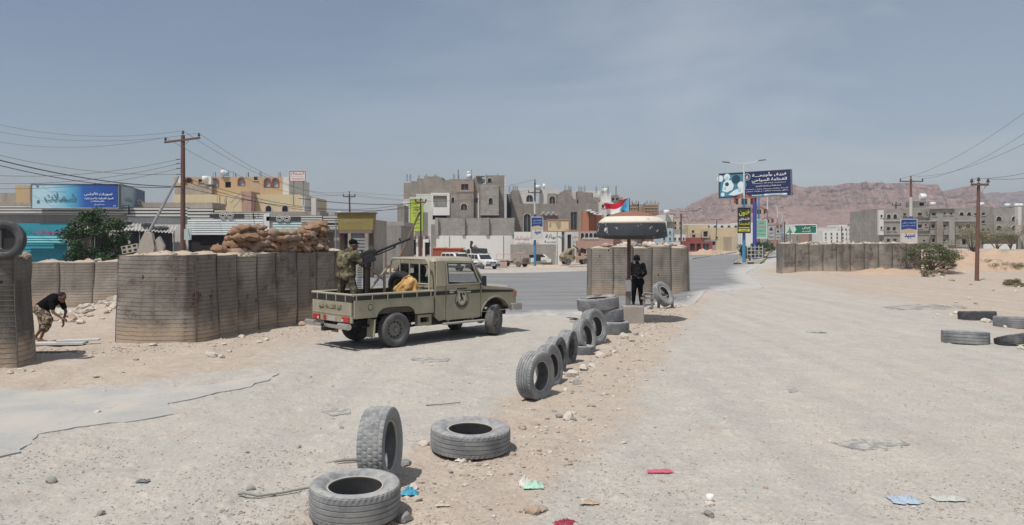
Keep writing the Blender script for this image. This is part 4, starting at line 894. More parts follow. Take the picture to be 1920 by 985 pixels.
# bed sides
def side_poly(): return [(-1.13, .74), (-1.13, 1.215), (1.10, 1.215), (1.10, .70), (.60, .70)] + arc(0, .46, .50, 26, 154, 14)[0:] + [(-.62, .70)]
arch = [(.54, .74), (.50, .86), (.40, .955), (.28, .985), (-.26, .985), (-.38, .955), (-.49, .86), (-.54, .74)]
poly = [(-1.15, .72), (-1.15, 1.215), (1.10, 1.215), (1.10, .72), (.55, .72)] + [(x, max(z, .70)) for x, z in arch] + [(-.55, .72)]
for s in (-1, 1):
    o = part('bed_side', MB().prism(poly, 'y', s * .845, s * .885), M_OLV, tr, bevel=.012)
    part('wheel_arch_liner', MB().tube([(x, s * .72, z) for x, z in arc(0, .44, .52, 0, 180, 12)], .02, 4).box((0, s * .7, .93), (.95, .26, .03)), M_BLK, tr)
    part('gap_shade_band', MB().b2(-1.14, 1.10, s * .850, s * .880, 1.217, 1.315), M_STRIPE, tr)  # black strip standing in for the shaded open gap below the rail
    part('bed_rail', MB().tube([(-1.17, s * .872, 1.335), (1.10, s * .872, 1.335)], .026, 8), M_OLV2, tr)
    for x in (-1.1, -.68, -.26, .16, .58, 1.0): part('rail_post', MB().box((x, s * .893, 1.262), (.022, .016, .115)), M_OLV2, tr)
part('tailgate', MB().b2(-1.195, -1.155, -.83, .83, .78, 1.165).b2(-1.20, -1.19, -.80, .80, .80, .84), M_OLV, tr, bevel=.014)
part('tailgate_gap_shade', MB().b2(-1.185, -1.16, -.84, .84, 1.17, 1.315), M_STRIPE, tr)  # shaded gap above the tailgate, put in as a black strip
part('tailgate_rail', MB().tube([(-1.17, -.872, 1.335), (-1.17, .872, 1.335)], .028, 8), M_OLV2, tr)
for y in (-.6, -.2, .2, .6): part('rail_post', MB().box((-1.195, y, 1.25), (.016, .022, .14)), M_OLV2, tr)
part('rear_panel', MB().b2(-1.19, -1.14, -.84, .84, .62, .775), M_OLV, tr, bevel=.012)
part('bed_floor', MB().b2(-1.14, 1.09, -.84, .84, .80, .84), M_DRK, tr)
for s in (-1, 1): part('bed_inner_side', MB().b2(-1.13, 1.09, s * .80, s * .842, .84, 1.20), M_DRK, tr)
part('bed_front_wall', MB().b2(1.06, 1.10, -.84, .84, .84, 1.315), M_OLV, tr, bevel=.01)
for s in (-1, 1):
    part('tail_light', MB().b2(-1.225, -1.192, s * .62 - .14, s * .62 + .14, .635, .755), M_RED, tr, bevel=.008)
    part('reverse_lens', MB().b2(-1.229, -1.226, s * .52 - .03, s * .52 + .03, .65, .70), M_CLR, tr)
part('centre_light', MB().b2(-1.215, -1.192, .22, .32, .65, .75), M_RED, tr, bevel=.006)
part('number_plate', MB().b2(-1.205, -1.192, -.2, .14, .63, .74), mat('blank_plate', (.35, .33, .29), .7), tr, bevel=.004)
for y0 in (-.90, .5): part('bumper', MB().tube([(-1.30, y0, .555), (-1.30, y0 + .4, .555)], .07, 12), M_CHR, tr)
part('bumper_step', MB().b2(-1.36, -1.20, -.5, .5, .50, .56), M_CHR, tr, bevel=.01)
part('tow_hitch', MB().b2(-1.42, -1.1, -.06, .06, .42, .50).ell((-1.42, 0, .56), .045).cyl((-1.42, 0, .45), (-1.42, 0, .55), .02), M_BLK, tr)
part('spare_carrier', MB().cyl((-.75, 0, .50), (-.75, 0, .70), .33, 24), M_BLK, tr)
tx = -1.197
def wm(x, y, z, dirx, ry=0):  # writing matrix on a plane; dirx: 'rear' or 'side'
    if dirx == 'rear': Rm = Matrix(((0, 1, 0), (-1, 0, 0), (0, 0, 1))).to_4x4()
    else: Rm = Matrix.Identity(4)
    return Matrix.Translation((x, y, z)) @ Rm
M_INK = mat('black_lettering', (.03, .03, .025), .8, .1, 3, 0)
w_ = MB(); write(w_, 'اللواء الثالث دفاع شبوة', wm(-1.1985, .04, .925, 'rear'), .95, .17, bold=.015); part('lettering', w_, M_INK, tr, fix=False)
part('fuel_cap', MB().cyl((-.72, -.886, .96), (-.72, -.892, .96), .06, 20).cyl((-.72, -.893, .96), (-.72, -.90, .96), .04, 16), M_OLV, tr, label='round dark-edged fuel cap')
part('fuel_cap_recess', MB().cyl((-.72, -.8855, .96), (-.72, -.8875, .96), .075, 20), M_BLK, tr)
for s in (-1, 1): part('mud_flap', MB().box((-.62, s * .76, .47), (.02, .30, .42), ry=.08), M_OLV, tr)
# chassis
part('chassis', MB().b2(-1.1, 3.9, -.48, -.36, .48, .64).b2(-1.1, 3.9, .36, .48, .48, .64).b2(-1.0, -.9, -.6, .6, .5, .62).b2(.9, 1.0, -.7, .7, .5, .6).b2(2.3, 2.45, -.6, .6, .42, .56).b2(1.0, 1.7, -.72, -.42, .40, .62), M_BLK, tr)
part('axle', MB().cyl((0, -.68, .40), (0, .68, .40), .06).ell((0, 0, .40), (.17, .17, .17), 14), M_BLK, tr); part('axle', MB().cyl((3.18, -.68, .40), (3.18, .68, .40), .05).ell((3.18, -.25, .40), .14), M_BLK, tr)
part('exhaust', MB().tube([(.9, -.5, .42), (.4, -.62, .40), (.15, -.7, .44), (-.3, -.66, .58), (-.8, -.68, .5)], .03, 8), M_BLK, tr)
part('leaf_spring', MB().tube([(-.7, -.56, .5), (0, -.56, .33), (.7, -.56, .52)], .025, 6).tube([(-.7, .56, .5), (0, .56, .33), (.7, .56, .52)], .025, 6), M_BLK, tr)
part('under_bed_box', MB().ring([(.66, .42), (1.08, .42), (1.08, .69), (.66, .69)], [(.74, .50), (1.0, .50), (1.0, .62), (.74, .62)], 'y', -.82, -.70), M_OLV, tr, bevel=.01)
# cab: lower body (door section), greenhouse, roof, bonnet, wings
xb, xf_, xw = 1.17, 2.38, 2.86     # cab back, roof front, windscreen foot
for s in (-1, 1):
    y0, y1 = s * .80, s * .845
    part('rear_quarter', MB().prism([(xb, .60), (xb, 1.36), (1.50, 1.36), (1.50, .52), (1.30, .50)], 'y', y0, y1), M_OLV, tr, bevel=.012)
    d = part('door', MB().prism([(1.515, .50), (1.515, 1.36), (2.62, 1.36), (2.66, 1.20), (2.66, .55), (2.60, .50)], 'y', y0, s * .848), M_OLV, tr, bevel=.012)
    part('door_handle', MB().b2(1.60, 1.80, s * .849, s * .872, 1.215, 1.245), M_CHR, d, bevel=.005)
    if s < 0:
        part('hinge_cover', MB().box((1.60, s * .849, .98), (.13, .008, .19)), M_OLV, tr, bevel=.02)
    poly = [(2.675, .55), (2.675, 1.20), (2.70, 1.315), (2.92, 1.30), (3.72, 1.215), (3.90, 1.17), (3.93, .98), (3.93, .78), (3.72, .74)] + arc(3.18, .47, .52, 30, 158, 12) + [(2.70, .50)]
    part('front_wing', MB().prism(poly, 'y', s * .69, s * .85), M_OLV, tr, bevel=.02)
    part('wing_flare', MB().ring(arc(3.18, .47, .555, 20, 162, 14), arc(3.18, .47, .515, 20, 162, 14), 'y', s * .851, s * .872), M_OLV, tr, bevel=.006)
    part('side_step', MB().b2(1.40, 2.75, s * .80, s * .93, .40, .445).b2(1.6, 1.66, s * .6, s * .8, .42, .5).b2(2.4, 2.46, s * .6, s * .8, .42, .5), mat('step_grey', (.33, .31, .27), .7, .15, 4, 0), tr, bevel=.01)
    # black stripe along cab and wing
    part('black_stripe', MB().b2(1.18, 1.497, s * .846, s * .8485, 1.13, 1.225), M_STRIPE, tr); part('black_stripe', MB().b2(1.52, 1.86, s * .8485, s * .8505, 1.13, 1.225), M_STRIPE, tr); part('black_stripe', MB().b2(2.10, 2.64, s * .8485, s * .8505, 1.13, 1.215), M_STRIPE, tr)
    part('black_stripe', MB().prism([(2.69, 1.13), (2.69, 1.215), (3.80, 1.15), (3.86, 1.10)], 'y', s * .851, s * .853), M_STRIPE, tr)
    part('stripe_badge', MB().b2(1.62, 1.76, s * .851, s * .8525, 1.165, 1.20), mat('pale_badge', (.5, .48, .4), .6), tr); part('stripe_badge', MB().b2(2.16, 2.32, s * .851, s * .8525, 1.155, 1.19), MC['pale_badge'], tr)
    # greenhouse side, leaning inwards
    lean = Matrix.Translation((0, s * .845, 1.36)) @ Matrix.Rotation(s * .12, 4, 'X') @ Matrix.Translation((0, 0, -1.36))
    dz = .0
    part('window_frame', MB().ring([(1.515, 1.355), (2.66, 1.355), (2.40, 1.90), (1.515, 1.925)], [(1.57, 1.385), (2.585, 1.385), (2.37, 1.845), (1.57, 1.865)], 'y', -.03, 0, M=lean), M_OLV, tr, bevel=.006)
    part('b_pillar', MB().prism([(xb + .01, 1.345), (1.50, 1.345), (1.50, 1.925), (xb + .06, 1.925)], 'y', -.035, -.001, M=lean), M_OLV, tr, bevel=.008)
    part('window_seal', MB().ring([(1.572, 1.387), (2.583, 1.387), (2.368, 1.843), (1.572, 1.863)], [(1.60, 1.405), (2.55, 1.405), (2.35, 1.825), (1.60, 1.845)], 'y', -.028, -.004, M=lean), M_BLK, tr)
    part('door_glass', MB().prism([(1.60, 1.405), (2.55, 1.405), (2.35, 1.825), (1.60, 1.845)], 'y', -.020, -.016, M=lean), M_GLS, tr)
    part('a_pillar', MB().tube([(2.88, s * .80, 1.31), (2.42, s * .745, 1.90)], .035, 6), M_OLV, tr)
    mo = part('mirror', MB().box((2.64, s * 1.0, 1.43), (.05, .13, .24)), M_BLK, tr, bevel=.015); part('mirror_arm', MB().cyl((2.62, s * .85, 1.36), (2.64, s * .97, 1.40), .012), M_BLK, mo)
    part('headlight', MB().b2(3.925, 3.945, s * .72 - .09, s * .72 + .09, .92, 1.08), M_CLR, tr, bevel=.01); part('corner_lamp', MB().b2(3.82, 3.945, s * .80, s * .862, .98, 1.13), M_AMB, tr, bevel=.01)
# door emblem
em = MB(); RR = lambda r, n=28: [(2.02 + r * cos(2 * pi * k / n) * .95, .98 + r * sin(2 * pi * k / n)) for k in range(n)]
em.ring(RR(.235), RR(.215), 'y', -.8505, -.8515)
for k in range(16):
    a = radians(-160 + k * 20 if k < 8 else -20 - (15 - k) * 20 + 0); a = radians(200 + k * 140 / 15); em.prism([(2.02 + .17 * cos(a) + .035 * cos(a + q), .98 + .17 * sin(a) + .035 * sin(a + q)) for q in (0, 1.2, 3.14, 4.3)], 'y', -.8505, -.8515)
em.b2(1.86, 2.18, -.8515, -.8505, 1.235, 1.28)
part('door_emblem', em, mat('emblem_green', (.075, .08, .055), .8), tr)
sh = MB().prism([(1.90, 1.19), (2.14, 1.19), (2.14, 1.02), (2.10, .92), (2.02, .86), (1.94, .92), (1.90, 1.02)], 'y', -.8517, -.8525); part('emblem_shield', sh, mat('emblem_pale', (.52, .49, .38), .8), tr)
fg = MB().prism([(1.95, 1.15), (2.0, 1.17), (2.04, 1.12), (2.02, 1.08), (2.06, 1.03), (2.08, .95), (2.05, .95), (2.02, 1.0), (1.99, .94), (1.96, .94), (1.98, 1.04), (1.96, 1.08)], 'y', -.853, -.854).prism([(2.04, 1.16), (2.11, 1.16), (2.11, 1.08), (2.06, 1.10)], 'y', -.853, -.854); part('emblem_figure', fg, M_INK, tr)
# numbers on the pillar
lean = Matrix.Translation((0, -.845, 1.36)) @ Matrix.Rotation(-.12, 4, 'X') @ Matrix.Translation((0, 0, -1.36))
w_ = MB()
for txt, z, ww, hh in (('547', 1.80, .17, .075), ('1', 1.635, .05, .13), ('ن', 1.475, .14, .11)): write(w_, txt, lean @ Matrix.Translation((1.355, .0 - .003, z)), ww, hh, bold=.03)
part('lettering', w_, M_INK, tr, fix=False)
# roof (rounded), bonnet, windscreen, cab back with window and guard
def roof(u, v):
    x = xb - .0 + (xf_ + .10 - xb) * u; y = (v * 2 - 1); ex = min(1, (1 - abs(u * 2 - 1)) / .16); ey = min(1, (1 - abs(y)) / .14)
    return Vector((x, y * .785, 1.905 + .085 * sqrt(max(0, 1 - (1 - ex) ** 2)) * sqrt(max(0, 1 - (1 - ey) ** 2)) + .012 * (1 - y * y)))
part('roof', MB().grid(roof, 30, 30).b2(xb + .01, xf_ + .08, -.775, .775, 1.885, 1.905), M_OLV, tr, label='pale rounded cab roof')
part('rain_gutter', MB().tube([(xb, -.785, 1.90), (xf_ + .08, -.785, 1.90)], .014, 6).tube([(xb, .785, 1.90), (xf_ + .08, .785, 1.90)], .014, 6), M_OLV, tr)
def bonnet(u, v):
    y = v * 2 - 1; x = 2.80 + (3.90 - 2.80) * u; return Vector((x, y * (.80 - .05 * u), 1.325 - .085 * u - .05 * max(0, u - .85) * 6.6 * .8 + .025 * (1 - y ** 4) - .02 * abs(y) ** 8))
part('bonnet', MB().grid(bonnet, 20, 20), M_OLV, tr); part('cowl', MB().b2(2.68, 2.92, -.79, .79, 1.27, 1.315), M_BLK, tr)
part('front_panel', MB().b2(3.86, 3.925, -.78, .78, .72, 1.17), M_OLV, tr, bevel=.02); part('grille', MB().b2(3.926, 3.94, -.55, .55, .85, 1.08), M_BLK, tr)
part('front_bumper', MB().b2(3.94, 4.12, -.90, .90, .60, .80).b2(3.72, 3.96, -.92, -.80, .62, .80).b2(3.72, 3.96, .80, .92, .62, .80), M_CHR, tr, bevel=.025)
wsm = MB(); wsm.ring([(-.79, 0), (.79, 0), (.75, .72), (-.75, .72)], [(-.72, .06), (.72, .06), (.69, .66), (-.69, .66)], 'x', -.02, .02, M=Matrix.Translation((2.88, 0, 1.31)) @ Matrix.Rotation(radians(-36), 4, 'Y')); part('windscreen_frame', wsm, M_OLV, tr)
part('windscreen', MB().prism([(-.72, .06), (.72, .06), (.69, .66), (-.69, .66)], 'x', -.003, .003, M=Matrix.Translation((2.88, 0, 1.31)) @ Matrix.Rotation(radians(-36), 4, 'Y')), M_GLS, tr)
def rr_(w, z0, z1, c): return [(-w + c, z0), (w - c, z0), (w, z0 + c), (w - .03, z1 - c), (w - .03 - c, z1), (-w + .03 + c, z1), (-w + .03, z1 - c), (-w, z0 + c)]
part('cab_back', MB().ring([(-.80, .6), (.80, .6), (.835, 1.36), (.785, 1.86), (.74, 1.91), (-.74, 1.91), (-.785, 1.86), (-.835, 1.36)], rr_(.66, 1.42, 1.84, .06), 'x', xb - .0, xb + .035), M_OLV, tr, bevel=.006)
part('rear_window_seal', MB().ring(rr_(.665, 1.415, 1.845, .06), rr_(.62, 1.45, 1.81, .05), 'x', xb - .012, xb + .02), M_BLK, tr); part('rear_glass', MB().prism(rr_(.62, 1.45, 1.81, .05), 'x', xb + .004, xb + .008), M_GLS, tr)
part('pressed_ribs', MB().b2(xb - .02, xb - .001, -.70, .70, 1.30, 1.34).b2(xb - .02, xb - .001, -.70, .70, 1.21, 1.25).b2(xb - .02, xb - .001, -.70, .70, 1.12, 1.16), M_OLV, tr, bevel=.008)
gx = 1.02
fr_ = [(gx, -.80, 1.20), (gx, -.80, 1.78), (gx, -.76, 1.90), (gx, -.68, 1.96), (gx, .68, 1.96), (gx, .76, 1.90), (gx, .80, 1.78), (gx, .80, 1.20)]
gd = part('window_guard', MB().tube(fr_, .028, 8), M_OLV2, tr)
for y in (-.42, -.02, .38): part('guard_bar', MB().cyl((gx, y, 1.22), (gx, y, 1.95), .018, 8), M_OLV2, gd)
part('guard_rail', MB().cyl((gx, -.80, 1.40), (gx, .80, 1.40), .02, 8), M_OLV2, gd)
# interior
sp = MB()
for y in (-.40, .40): sp.box((1.62, y, 1.30), (.16, .48, .62), ry=-.15).box((1.60, y, 1.70), (.10, .26, .20), ry=-.1).box((1.85, y, 1.02), (.5, .48, .14))
part('seat', sp, M_BLK, tr, bevel=.03); part('dashboard', MB().b2(2.5, 2.78, -.76, .76, 1.05, 1.34), M_BLK, tr, bevel=.03); part('cab_floor', MB().b2(xb + .03, 2.7, -.78, .78, .56, .60), M_BLK, tr)
sw = MB(); sw.lathe([(.19, -.012), (.205, 0), (.19, .012), (.178, 0)], 28, closed=True, M=Matrix.Translation((2.34, .40, 1.33)) @ Matrix.Rotation(radians(-65), 4, 'Y')); part('steering_wheel', sw, M_BLK, tr)
part('mud_scraper', MB().box((2.72, -.60, .52), (.02, .26, .3)), M_BLK, tr)
# spare tyre in the bed, orange sack, heavy machine gun
def TW(x, y, z): return xf(tr) @ Vector((x, y, z))
sprot = Matrix.Rotation(TROT, 3, 'Z')
q = TW(.76, -.06, .84 + .47); ax = sprot @ Vector((1, .12, .22)); 
o = bpy.data.objects.new('spare_wheel', None); C.objects.link(o); o.location = q; o.rotation_euler = (-ax).to_track_quat('Z', 'Y').to_euler(); tag(o, 'black spare wheel standing in the pickup bed behind the cab', 'spare wheel')
for nm, me in zip(('tyre', 'rim', 'wheel_holes'), WM):
    k_ = link(nm, me, o)
    if nm == 'tyre':
        m2 = me.copy(); m2.materials[0] = mat('black_rubber', (.018, .018, .02), .75, .2, 4, .2, 50, .004); k_.data = m2
mb = MB()
def sack(u, v):
    a = 2 * pi * v; t = u; r_ = (.25 * (sin(pi * min(1, t * 1.06 + .02)) ** .42) * (1 - .22 * t)) * (1 + .34 * noise.fractal(Vector((cos(a) * 1.9, sin(a) * 1.9, t * 3)), 1, 2, 4)) * (1 + .06 * sin(a * 5 + t * 5) + .05 * sin(t * 17 + 2 * cos(a)))
    return Vector((.95 * r_ * cos(a) - .03 * t, 1.45 * r_ * sin(a) + .06 * sin(t * 5), .84 * t + .02 * noise.noise(Vector((cos(a) * 3, sin(a) * 3, t * 6)))))
mb.grid(sack, 26, 40); q = TW(.62, -.50, .84)
solo('orange_sack', mb, mat('orange_sack', (.50, .27, .085), .8, .18, 4, .9, 9, .05, col2=(.62, .40, .17), thr=(.45, .7)), 'wrinkled orange-yellow sack beside the spare wheel in the pickup bed', 'sack', tuple(q), (0, 0, TROT))
q = TW(-.30, -.10, .84); gm = thing('heavy_machine_gun', 'heavy machine gun on a dark pedestal in the pickup bed, barrel pointing right', 'machine gun', tuple(q), 0)
M_GUN = mat('gun_metal', (.028, .028, .032), .5, .25, 6, .2, 40, .003, metal=.4); M_TAN = mat('mount_tan', (.33, .265, .20), .75, .2, 5, .2, 30, .004); M_MOUNT = mat('mount_dark', (.035, .028, .028), .7, .2, 4, 0)
part('pedestal', MB().cyl((0, 0, 0), (0, 0, 1.02), .085, 16).cyl((0, 0, 0), (0, 0, .04), .22, 20).cyl((0, 0, 1.0), (0, 0, 1.10), .11, 16), M_MOUNT, gm)
gd_ = Vector((.93, -.12, .36)).normalized(); gr_ = gd_.cross(Vector((0, 0, 1))).normalized(); gu = gr_.cross(gd_)
MG = Matrix.Translation((.02, 0, 1.24)) @ Matrix(((gd_.x, -gr_.x, gu.x, 0), (gd_.y, -gr_.y, gu.y, 0), (gd_.z, -gr_.z, gu.z, 0), (0, 0, 0, 1)))
rc = MB().box((-.05, 0, .03), (.58, .11, .15), M=MG).box((-.02, 0, .115), (.34, .095, .05), M=MG).box((-.30, 0, .02), (.10, .09, .20), M=MG); part('receiver', rc, M_GUN, gm, bevel=.012)
part('barrel', MB().tube([MG @ Vector((.22, 0, .03)), MG @ Vector((.55, 0, .03)), MG @ Vector((1.05, 0, .03))], [.036, .030, .026], 12).tube([MG @ Vector((1.02, 0, .03)), MG @ Vector((1.13, 0, .03))], .030, 12), M_GUN, gm)
part('gas_tube', MB().tube([MG @ Vector((.22, 0, -.04)), MG @ Vector((.70, 0, -.03))], .016, 8).box((.70, 0, 0), (.05, .04, .08), M=MG), M_GUN, gm)
part('front_sight', MB().box((.88, 0, .085), (.03, .015, .09), M=MG).box((.88, 0, .11), (.05, .04, .02), M=MG), M_GUN, gm); part('rear_sight', MB().box((-.08, 0, .17), (.03, .05, .08), M=MG), M_GUN, gm)
for s in (-1, 1): part('spade_grip', MB().tube([MG @ Vector((-.33, s * .05, -.02)), MG @ Vector((-.42, s * .08, -.03)), MG @ Vector((-.43, s * .08, -.16))], .018, 8), M_GUN, gm)
part('shoulder_rest', MB().tube([MG @ Vector((-.33, 0, .06)), MG @ Vector((-.55, 0, .02)), MG @ Vector((-.58, .12, -.02))], .02, 8).box((-.5, 0, 0), (.26, .16, .11), M=MG), M_GUN, gm)
part('cradle', MB().box((-.02, 0, -.10), (.36, .15, .07), M=MG).box((.02, -.085, -.03), (.2, .02, .16), M=MG).box((.02, .085, -.03), (.2, .02, .16), M=MG).cyl((0, 0, 1.05), (.02, 0, 1.17), .05, 10), M_GUN, gm)
part('ammunition_box', MB().box((.10, -.20, -.08), (.24, .12, .18), M=MG), M_GUN, gm, bevel=.01)
bl = MB(); pb_ = [(-.10, -.13, 1.12), (-.135, -.15, .95), (-.13, -.15, .78), (-.145, -.15, .62), (-.13, -.14, .46), (-.12, -.14, .30)]
for k in range(22):
    t = k / 21 * 5; i = min(4, int(t)); f_ = t - i; p_ = Vector(pb_[i]).lerp(Vector(pb_[i + 1]), f_); bl.tube([p_ + Vector((-.055, 0, 0)), p_ + Vector((.035, 0, 0)), p_ + Vector((.06, 0, 0))], [.011, .011, .004], 6)
part('ammunition_belt', bl, M_GUN, gm)
part('mount_post', MB().tube([TW(.15, -.18, .84) - q, TW(.15, -.18, 2.28) - q], .034, 8), M_TAN, gm, label='tan upright steel post beside the gun pedestal')
part('mount_brace', MB().tube([(.1, 0, .95), TW(.15, -.18, 1.50) - q], .025, 8).tube([(.1, 0, .5), (.45, .1, .95), (.55, .15, 1.05)], .028, 8), M_TAN, gm)

# the bed sits lower and the cab roof higher than first drawn: reshape the parts in place
BED = ('bed_side', 'gap_shade_band', 'bed_rail', 'rail_post', 'tailgate', 'tailgate_gap_shade', 'tailgate_rail', 'bed_floor', 'bed_inner_side', 'bed_front_wall')
for o in list(bpy.data.objects):
    if o.parent is tr and o.type == 'MESH':
        nm = o.name.split('.')[0]
        for v in o.data.vertices:
            z = v.co.z
            if nm in BED: v.co.z = z - .085 * min(1, max(0, (z - .75) / .35))
            elif z > 1.36 and nm not in BED: v.co.z = 1.36 + (z - 1.36) * 1.08
    elif o.parent and o.parent.name.startswith('window_guard') and o.type == 'MESH':
        for v in o.data.vertices:
            if v.co.z > 1.36: v.co.z = 1.36 + (v.co.z - 1.36) * 1.08
# ================================================================ PEOPLE
def blob(caps, vox=.011, smooth=3):
    """caps: ('c', p0, r0, p1, r1) tapered limb or ('e', centre, radii[, matrix]) -> one closed continuous surface"""
    mb = MB()
    for c in caps:
        if c[0] == 'c':
            p0, r0, p1, r1 = Vector(c[1]), c[2], Vector(c[3]), c[4]; n_ = 5
            mb.tube([p0.lerp(p1, i / n_) for i in range(n_ + 1)], [r0 + (r1 - r0) * i / n_ for i in range(n_ + 1)], 14); mb.ell(p0, r0, 14); mb.ell(p1, r1, 14)
        else: mb.ell(c[1], c[2], 18, M=c[3] if len(c) > 3 else None)
    me = mb.mesh('blob', M_BLK, True); o = link('blob', me)
    m = o.modifiers.new('r', 'REMESH'); m.mode = 'VOXEL'; m.voxel_size = vox; m.use_smooth_shade = True
    if smooth: s_ = o.modifiers.new('s', 'SMOOTH'); s_.iterations = smooth; s_.factor = .5
    bpy.context.view_layer.update(); out = bpy.data.meshes.new_from_object(o.evaluated_get(bpy.context.evaluated_depsgraph_get()))
    bpy.data.objects.remove(o); bpy.data.meshes.remove(me); out.materials.clear(); return out
def bpart(name, caps, m, parent, vox=.011, smooth=3, label=None):
    me = blob(caps, vox, smooth); me.name = name; me.materials.append(m); o = link(name, me, parent)
    if label: o['label'] = label
    return o
M_SKIN = mat('skin_brown', (.16, .085, .055), .6, .12, 8, .1, 60, .002, spec=.3)
def hand(wrist, fdir, pdir, s=1.0, curl=.6, side=1):
    """palm, four unequal bent fingers and a thumb. fdir: finger direction, pdir: palm normal"""
    f = Vector(fdir).normalized(); p = Vector(pdir); p = (p - f * p.dot(f)).normalized(); x = f.cross(p) * side; w = Vector(wrist); out = []
    pc = w + f * .05 * s; M = Matrix((f, x, p)).transposed().to_4x4(); out.append(('e', pc, (.055 * s, .042 * s, .019 * s), M)); out.append(('c', w - f * .01, .026 * s, w + f * .03 * s, .026 * s))
    for k, (off, ln) in enumerate(((.031, .072), (.011, .080), (-.011, .074), (-.030, .058))):
        a = w + f * .088 * s + x * off * s; d1 = (f * cos(curl * .5) + p * sin(curl * .5)).normalized(); d2 = (f * cos(curl * 1.3) + p * sin(curl * 1.3)).normalized(); d3 = (f * cos(curl * 2.0) + p * sin(curl * 2.0)).normalized()
        b = a + d1 * ln * .45 * s; c = b + d2 * ln * .33 * s; e = c + d3 * ln * .26 * s
        out += [('c', a, .0098 * s, b, .0092 * s), ('c', b, .0092 * s, c, .0085 * s), ('c', c, .0085 * s, e, .0075 * s)]
    a = w + f * .025 * s + x * .034 * s; b = a + (f * .6 + x * .7 + p * .4).normalized() * .038 * s; c = b + (f * .9 + x * .15 + p * .5).normalized() * .032 * s
    out += [('c', a, .013 * s, b, .0115 * s), ('c', b, .0115 * s, c, .0095 * s)]; return out
def head(c, fwd, up, s=1.0):
    f = Vector(fwd).normalized(); u = Vector(up); u = (u - f * u.dot(f)).normalized(); r_ = f.cross(u); M = Matrix((f, r_, u)).transposed().to_4x4(); c = Vector(c)
    q = lambda a, b, d: c + (f * a + r_ * b + u * d) * s
    return [('e', q(0, 0, .02), (.098 * s, .076 * s, .10 * s), M), ('e', q(.025, 0, -.045), (.070 * s, .060 * s, .075 * s), M), ('e', q(.075, 0, -.095), (.026 * s, .03 * s, .022 * s), M),
            ('c', q(.090, 0, .015), .011 * s, q(.112, 0, -.028), .015 * s), ('e', q(.085, .03, .028), (.016 * s, .024 * s, .010 * s), M), ('e', q(.085, -.03, .028), (.016 * s, .024 * s, .010 * s), M),
            ('e', q(.092, 0, -.060), (.013 * s, .026 * s, .010 * s), M), ('e', q(-.005, .080, -.005), (.02 * s, .010 * s, .032 * s), M), ('e', q(-.005, -.080, -.005), (.02 * s, .010 * s, .032 * s), M)], q, M
def eyes(parent, q, s=1.0):
    part('eye', MB().ell(q(.088, .031, .006), .011 * s, 10), mat('eye_dark', (.02, .015, .012), .3), parent); part('eye', MB().ell(q(.088, -.031, .006), .011 * s, 10), MC['eye_dark'], parent)
def camo(name, a, b, c, sc=7):
    m, nt, n, l, p = NT(name); v = pos(n, l); k = mixc(n, l, ramp(n, l, nz(n, l, sc, 2, .5, v, .5), .49, .52), a, b); k = mixc(n, l, ramp(n, l, nz(n, l, sc * 1.2, 2, .5, pos(n, l, (1, 1.3, 1), (1, 2, 0)), .5), .56, .59), k, c)
    l.new(k, p.inputs['Base Color']); p.inputs['Roughness'].default_value = .9; p.inputs['Specular IOR Level'].default_value = .1; bump(n, l, p, nz(n, l, 14, 5, .6, v), .7, .02); return m
# --- guard dressed in black
g = G(1195, 574.5); gd1 = thing('person', 'standing guard in black uniform and helmet under the mushroom canopy, holding a rifle', 'person', (g.x, g.y, g.z), radians(-8))
K1 = mat('black_cloth', (.006, .006, .007), .95, .2, 6, .5, 20, .01, spec=.1); K2 = mat('black_gear', (.005, .005, .006), .8, .2, 5, .3, 30, .01, spec=.2)
hc, q1, M1 = head((-.02, -.02, 1.66), (-.25, -1, -.12), (0, -.05, 1))
Lsh, Rsh = (-.19, 0, 1.46), (.20, 0, 1.46); Lel, Rel = (-.26, -.03, 1.17), (.28, -.02, 1.17); Lwr, Rwr = (-.10, -.24, 1.10), (.12, -.24, 1.02)
body = hc + [('c', (0, .01, 1.50), .058, (-.01, -.01, 1.60), .055), ('c', (0, 0, 1.0), .13, (0, .01, 1.36), .15), ('c', Lsh, .055, Lel, .042), ('c', Lel, .042, Lwr, .030), ('c', Rsh, .055, Rel, .042), ('c', Rel, .042, Rwr, .030),
    ('c', (-.09, 0, .95), .085, (-.12, .0, .52), .06), ('c', (-.12, 0, .52), .055, (-.14, .02, .10), .042), ('c', (.09, 0, .95), .085, (.11, 0, .52), .06), ('c', (.11, 0, .52), .055, (.13, .02, .10), .042)]
body += hand(Lwr, (.7, -.5, -.2), (0, 0, -1), 1, .9, 1) + hand(Rwr, (-.6, -.6, .1), (0, .3, -1), 1, .9, -1)
bpart('body', body, mat('skin_dark', (.02, .014, .012), .7, .1, 8, 0), gd1, .0095); eyes(gd1, q1)
bpart('jacket', [('c', (0, 0, 1.02), .165, (0, 0, 1.30), .175), ('e', (0, 0, 1.38), (.235, .15, .13)), ('c', (0, 0, 1.45), .10, (0, .0, 1.52), .07), ('c', Lsh, .082, Lel, .066), ('c', Lel, .064, (-.13, -.19, 1.11), .048), ('c', Rsh, .082, Rel, .066), ('c', Rel, .064, (.15, -.19, 1.04), .048)], K1, gd1, .012)
bpart('vest', [('e', (0, -.03, 1.25), (.20, .165, .20)), ('e', (0, -.15, 1.16), (.15, .07, .07)), ('e', (0, .12, 1.3), (.15, .07, .16))], K2, gd1, .012)
bpart('trousers', [('c', (-.08, 0, 1.0), .12, (.08, 0, 1.0), .12), ('c', (-.09, 0, .93), .115, (-.12, 0, .52), .088), ('c', (-.12, 0, .52), .085, (-.14, .02, .20), .072), ('c', (.09, 0, .93), .115, (.11, 0, .52), .088), ('c', (.11, 0, .52), .085, (.13, .02, .20), .072)], K1, gd1, .012)
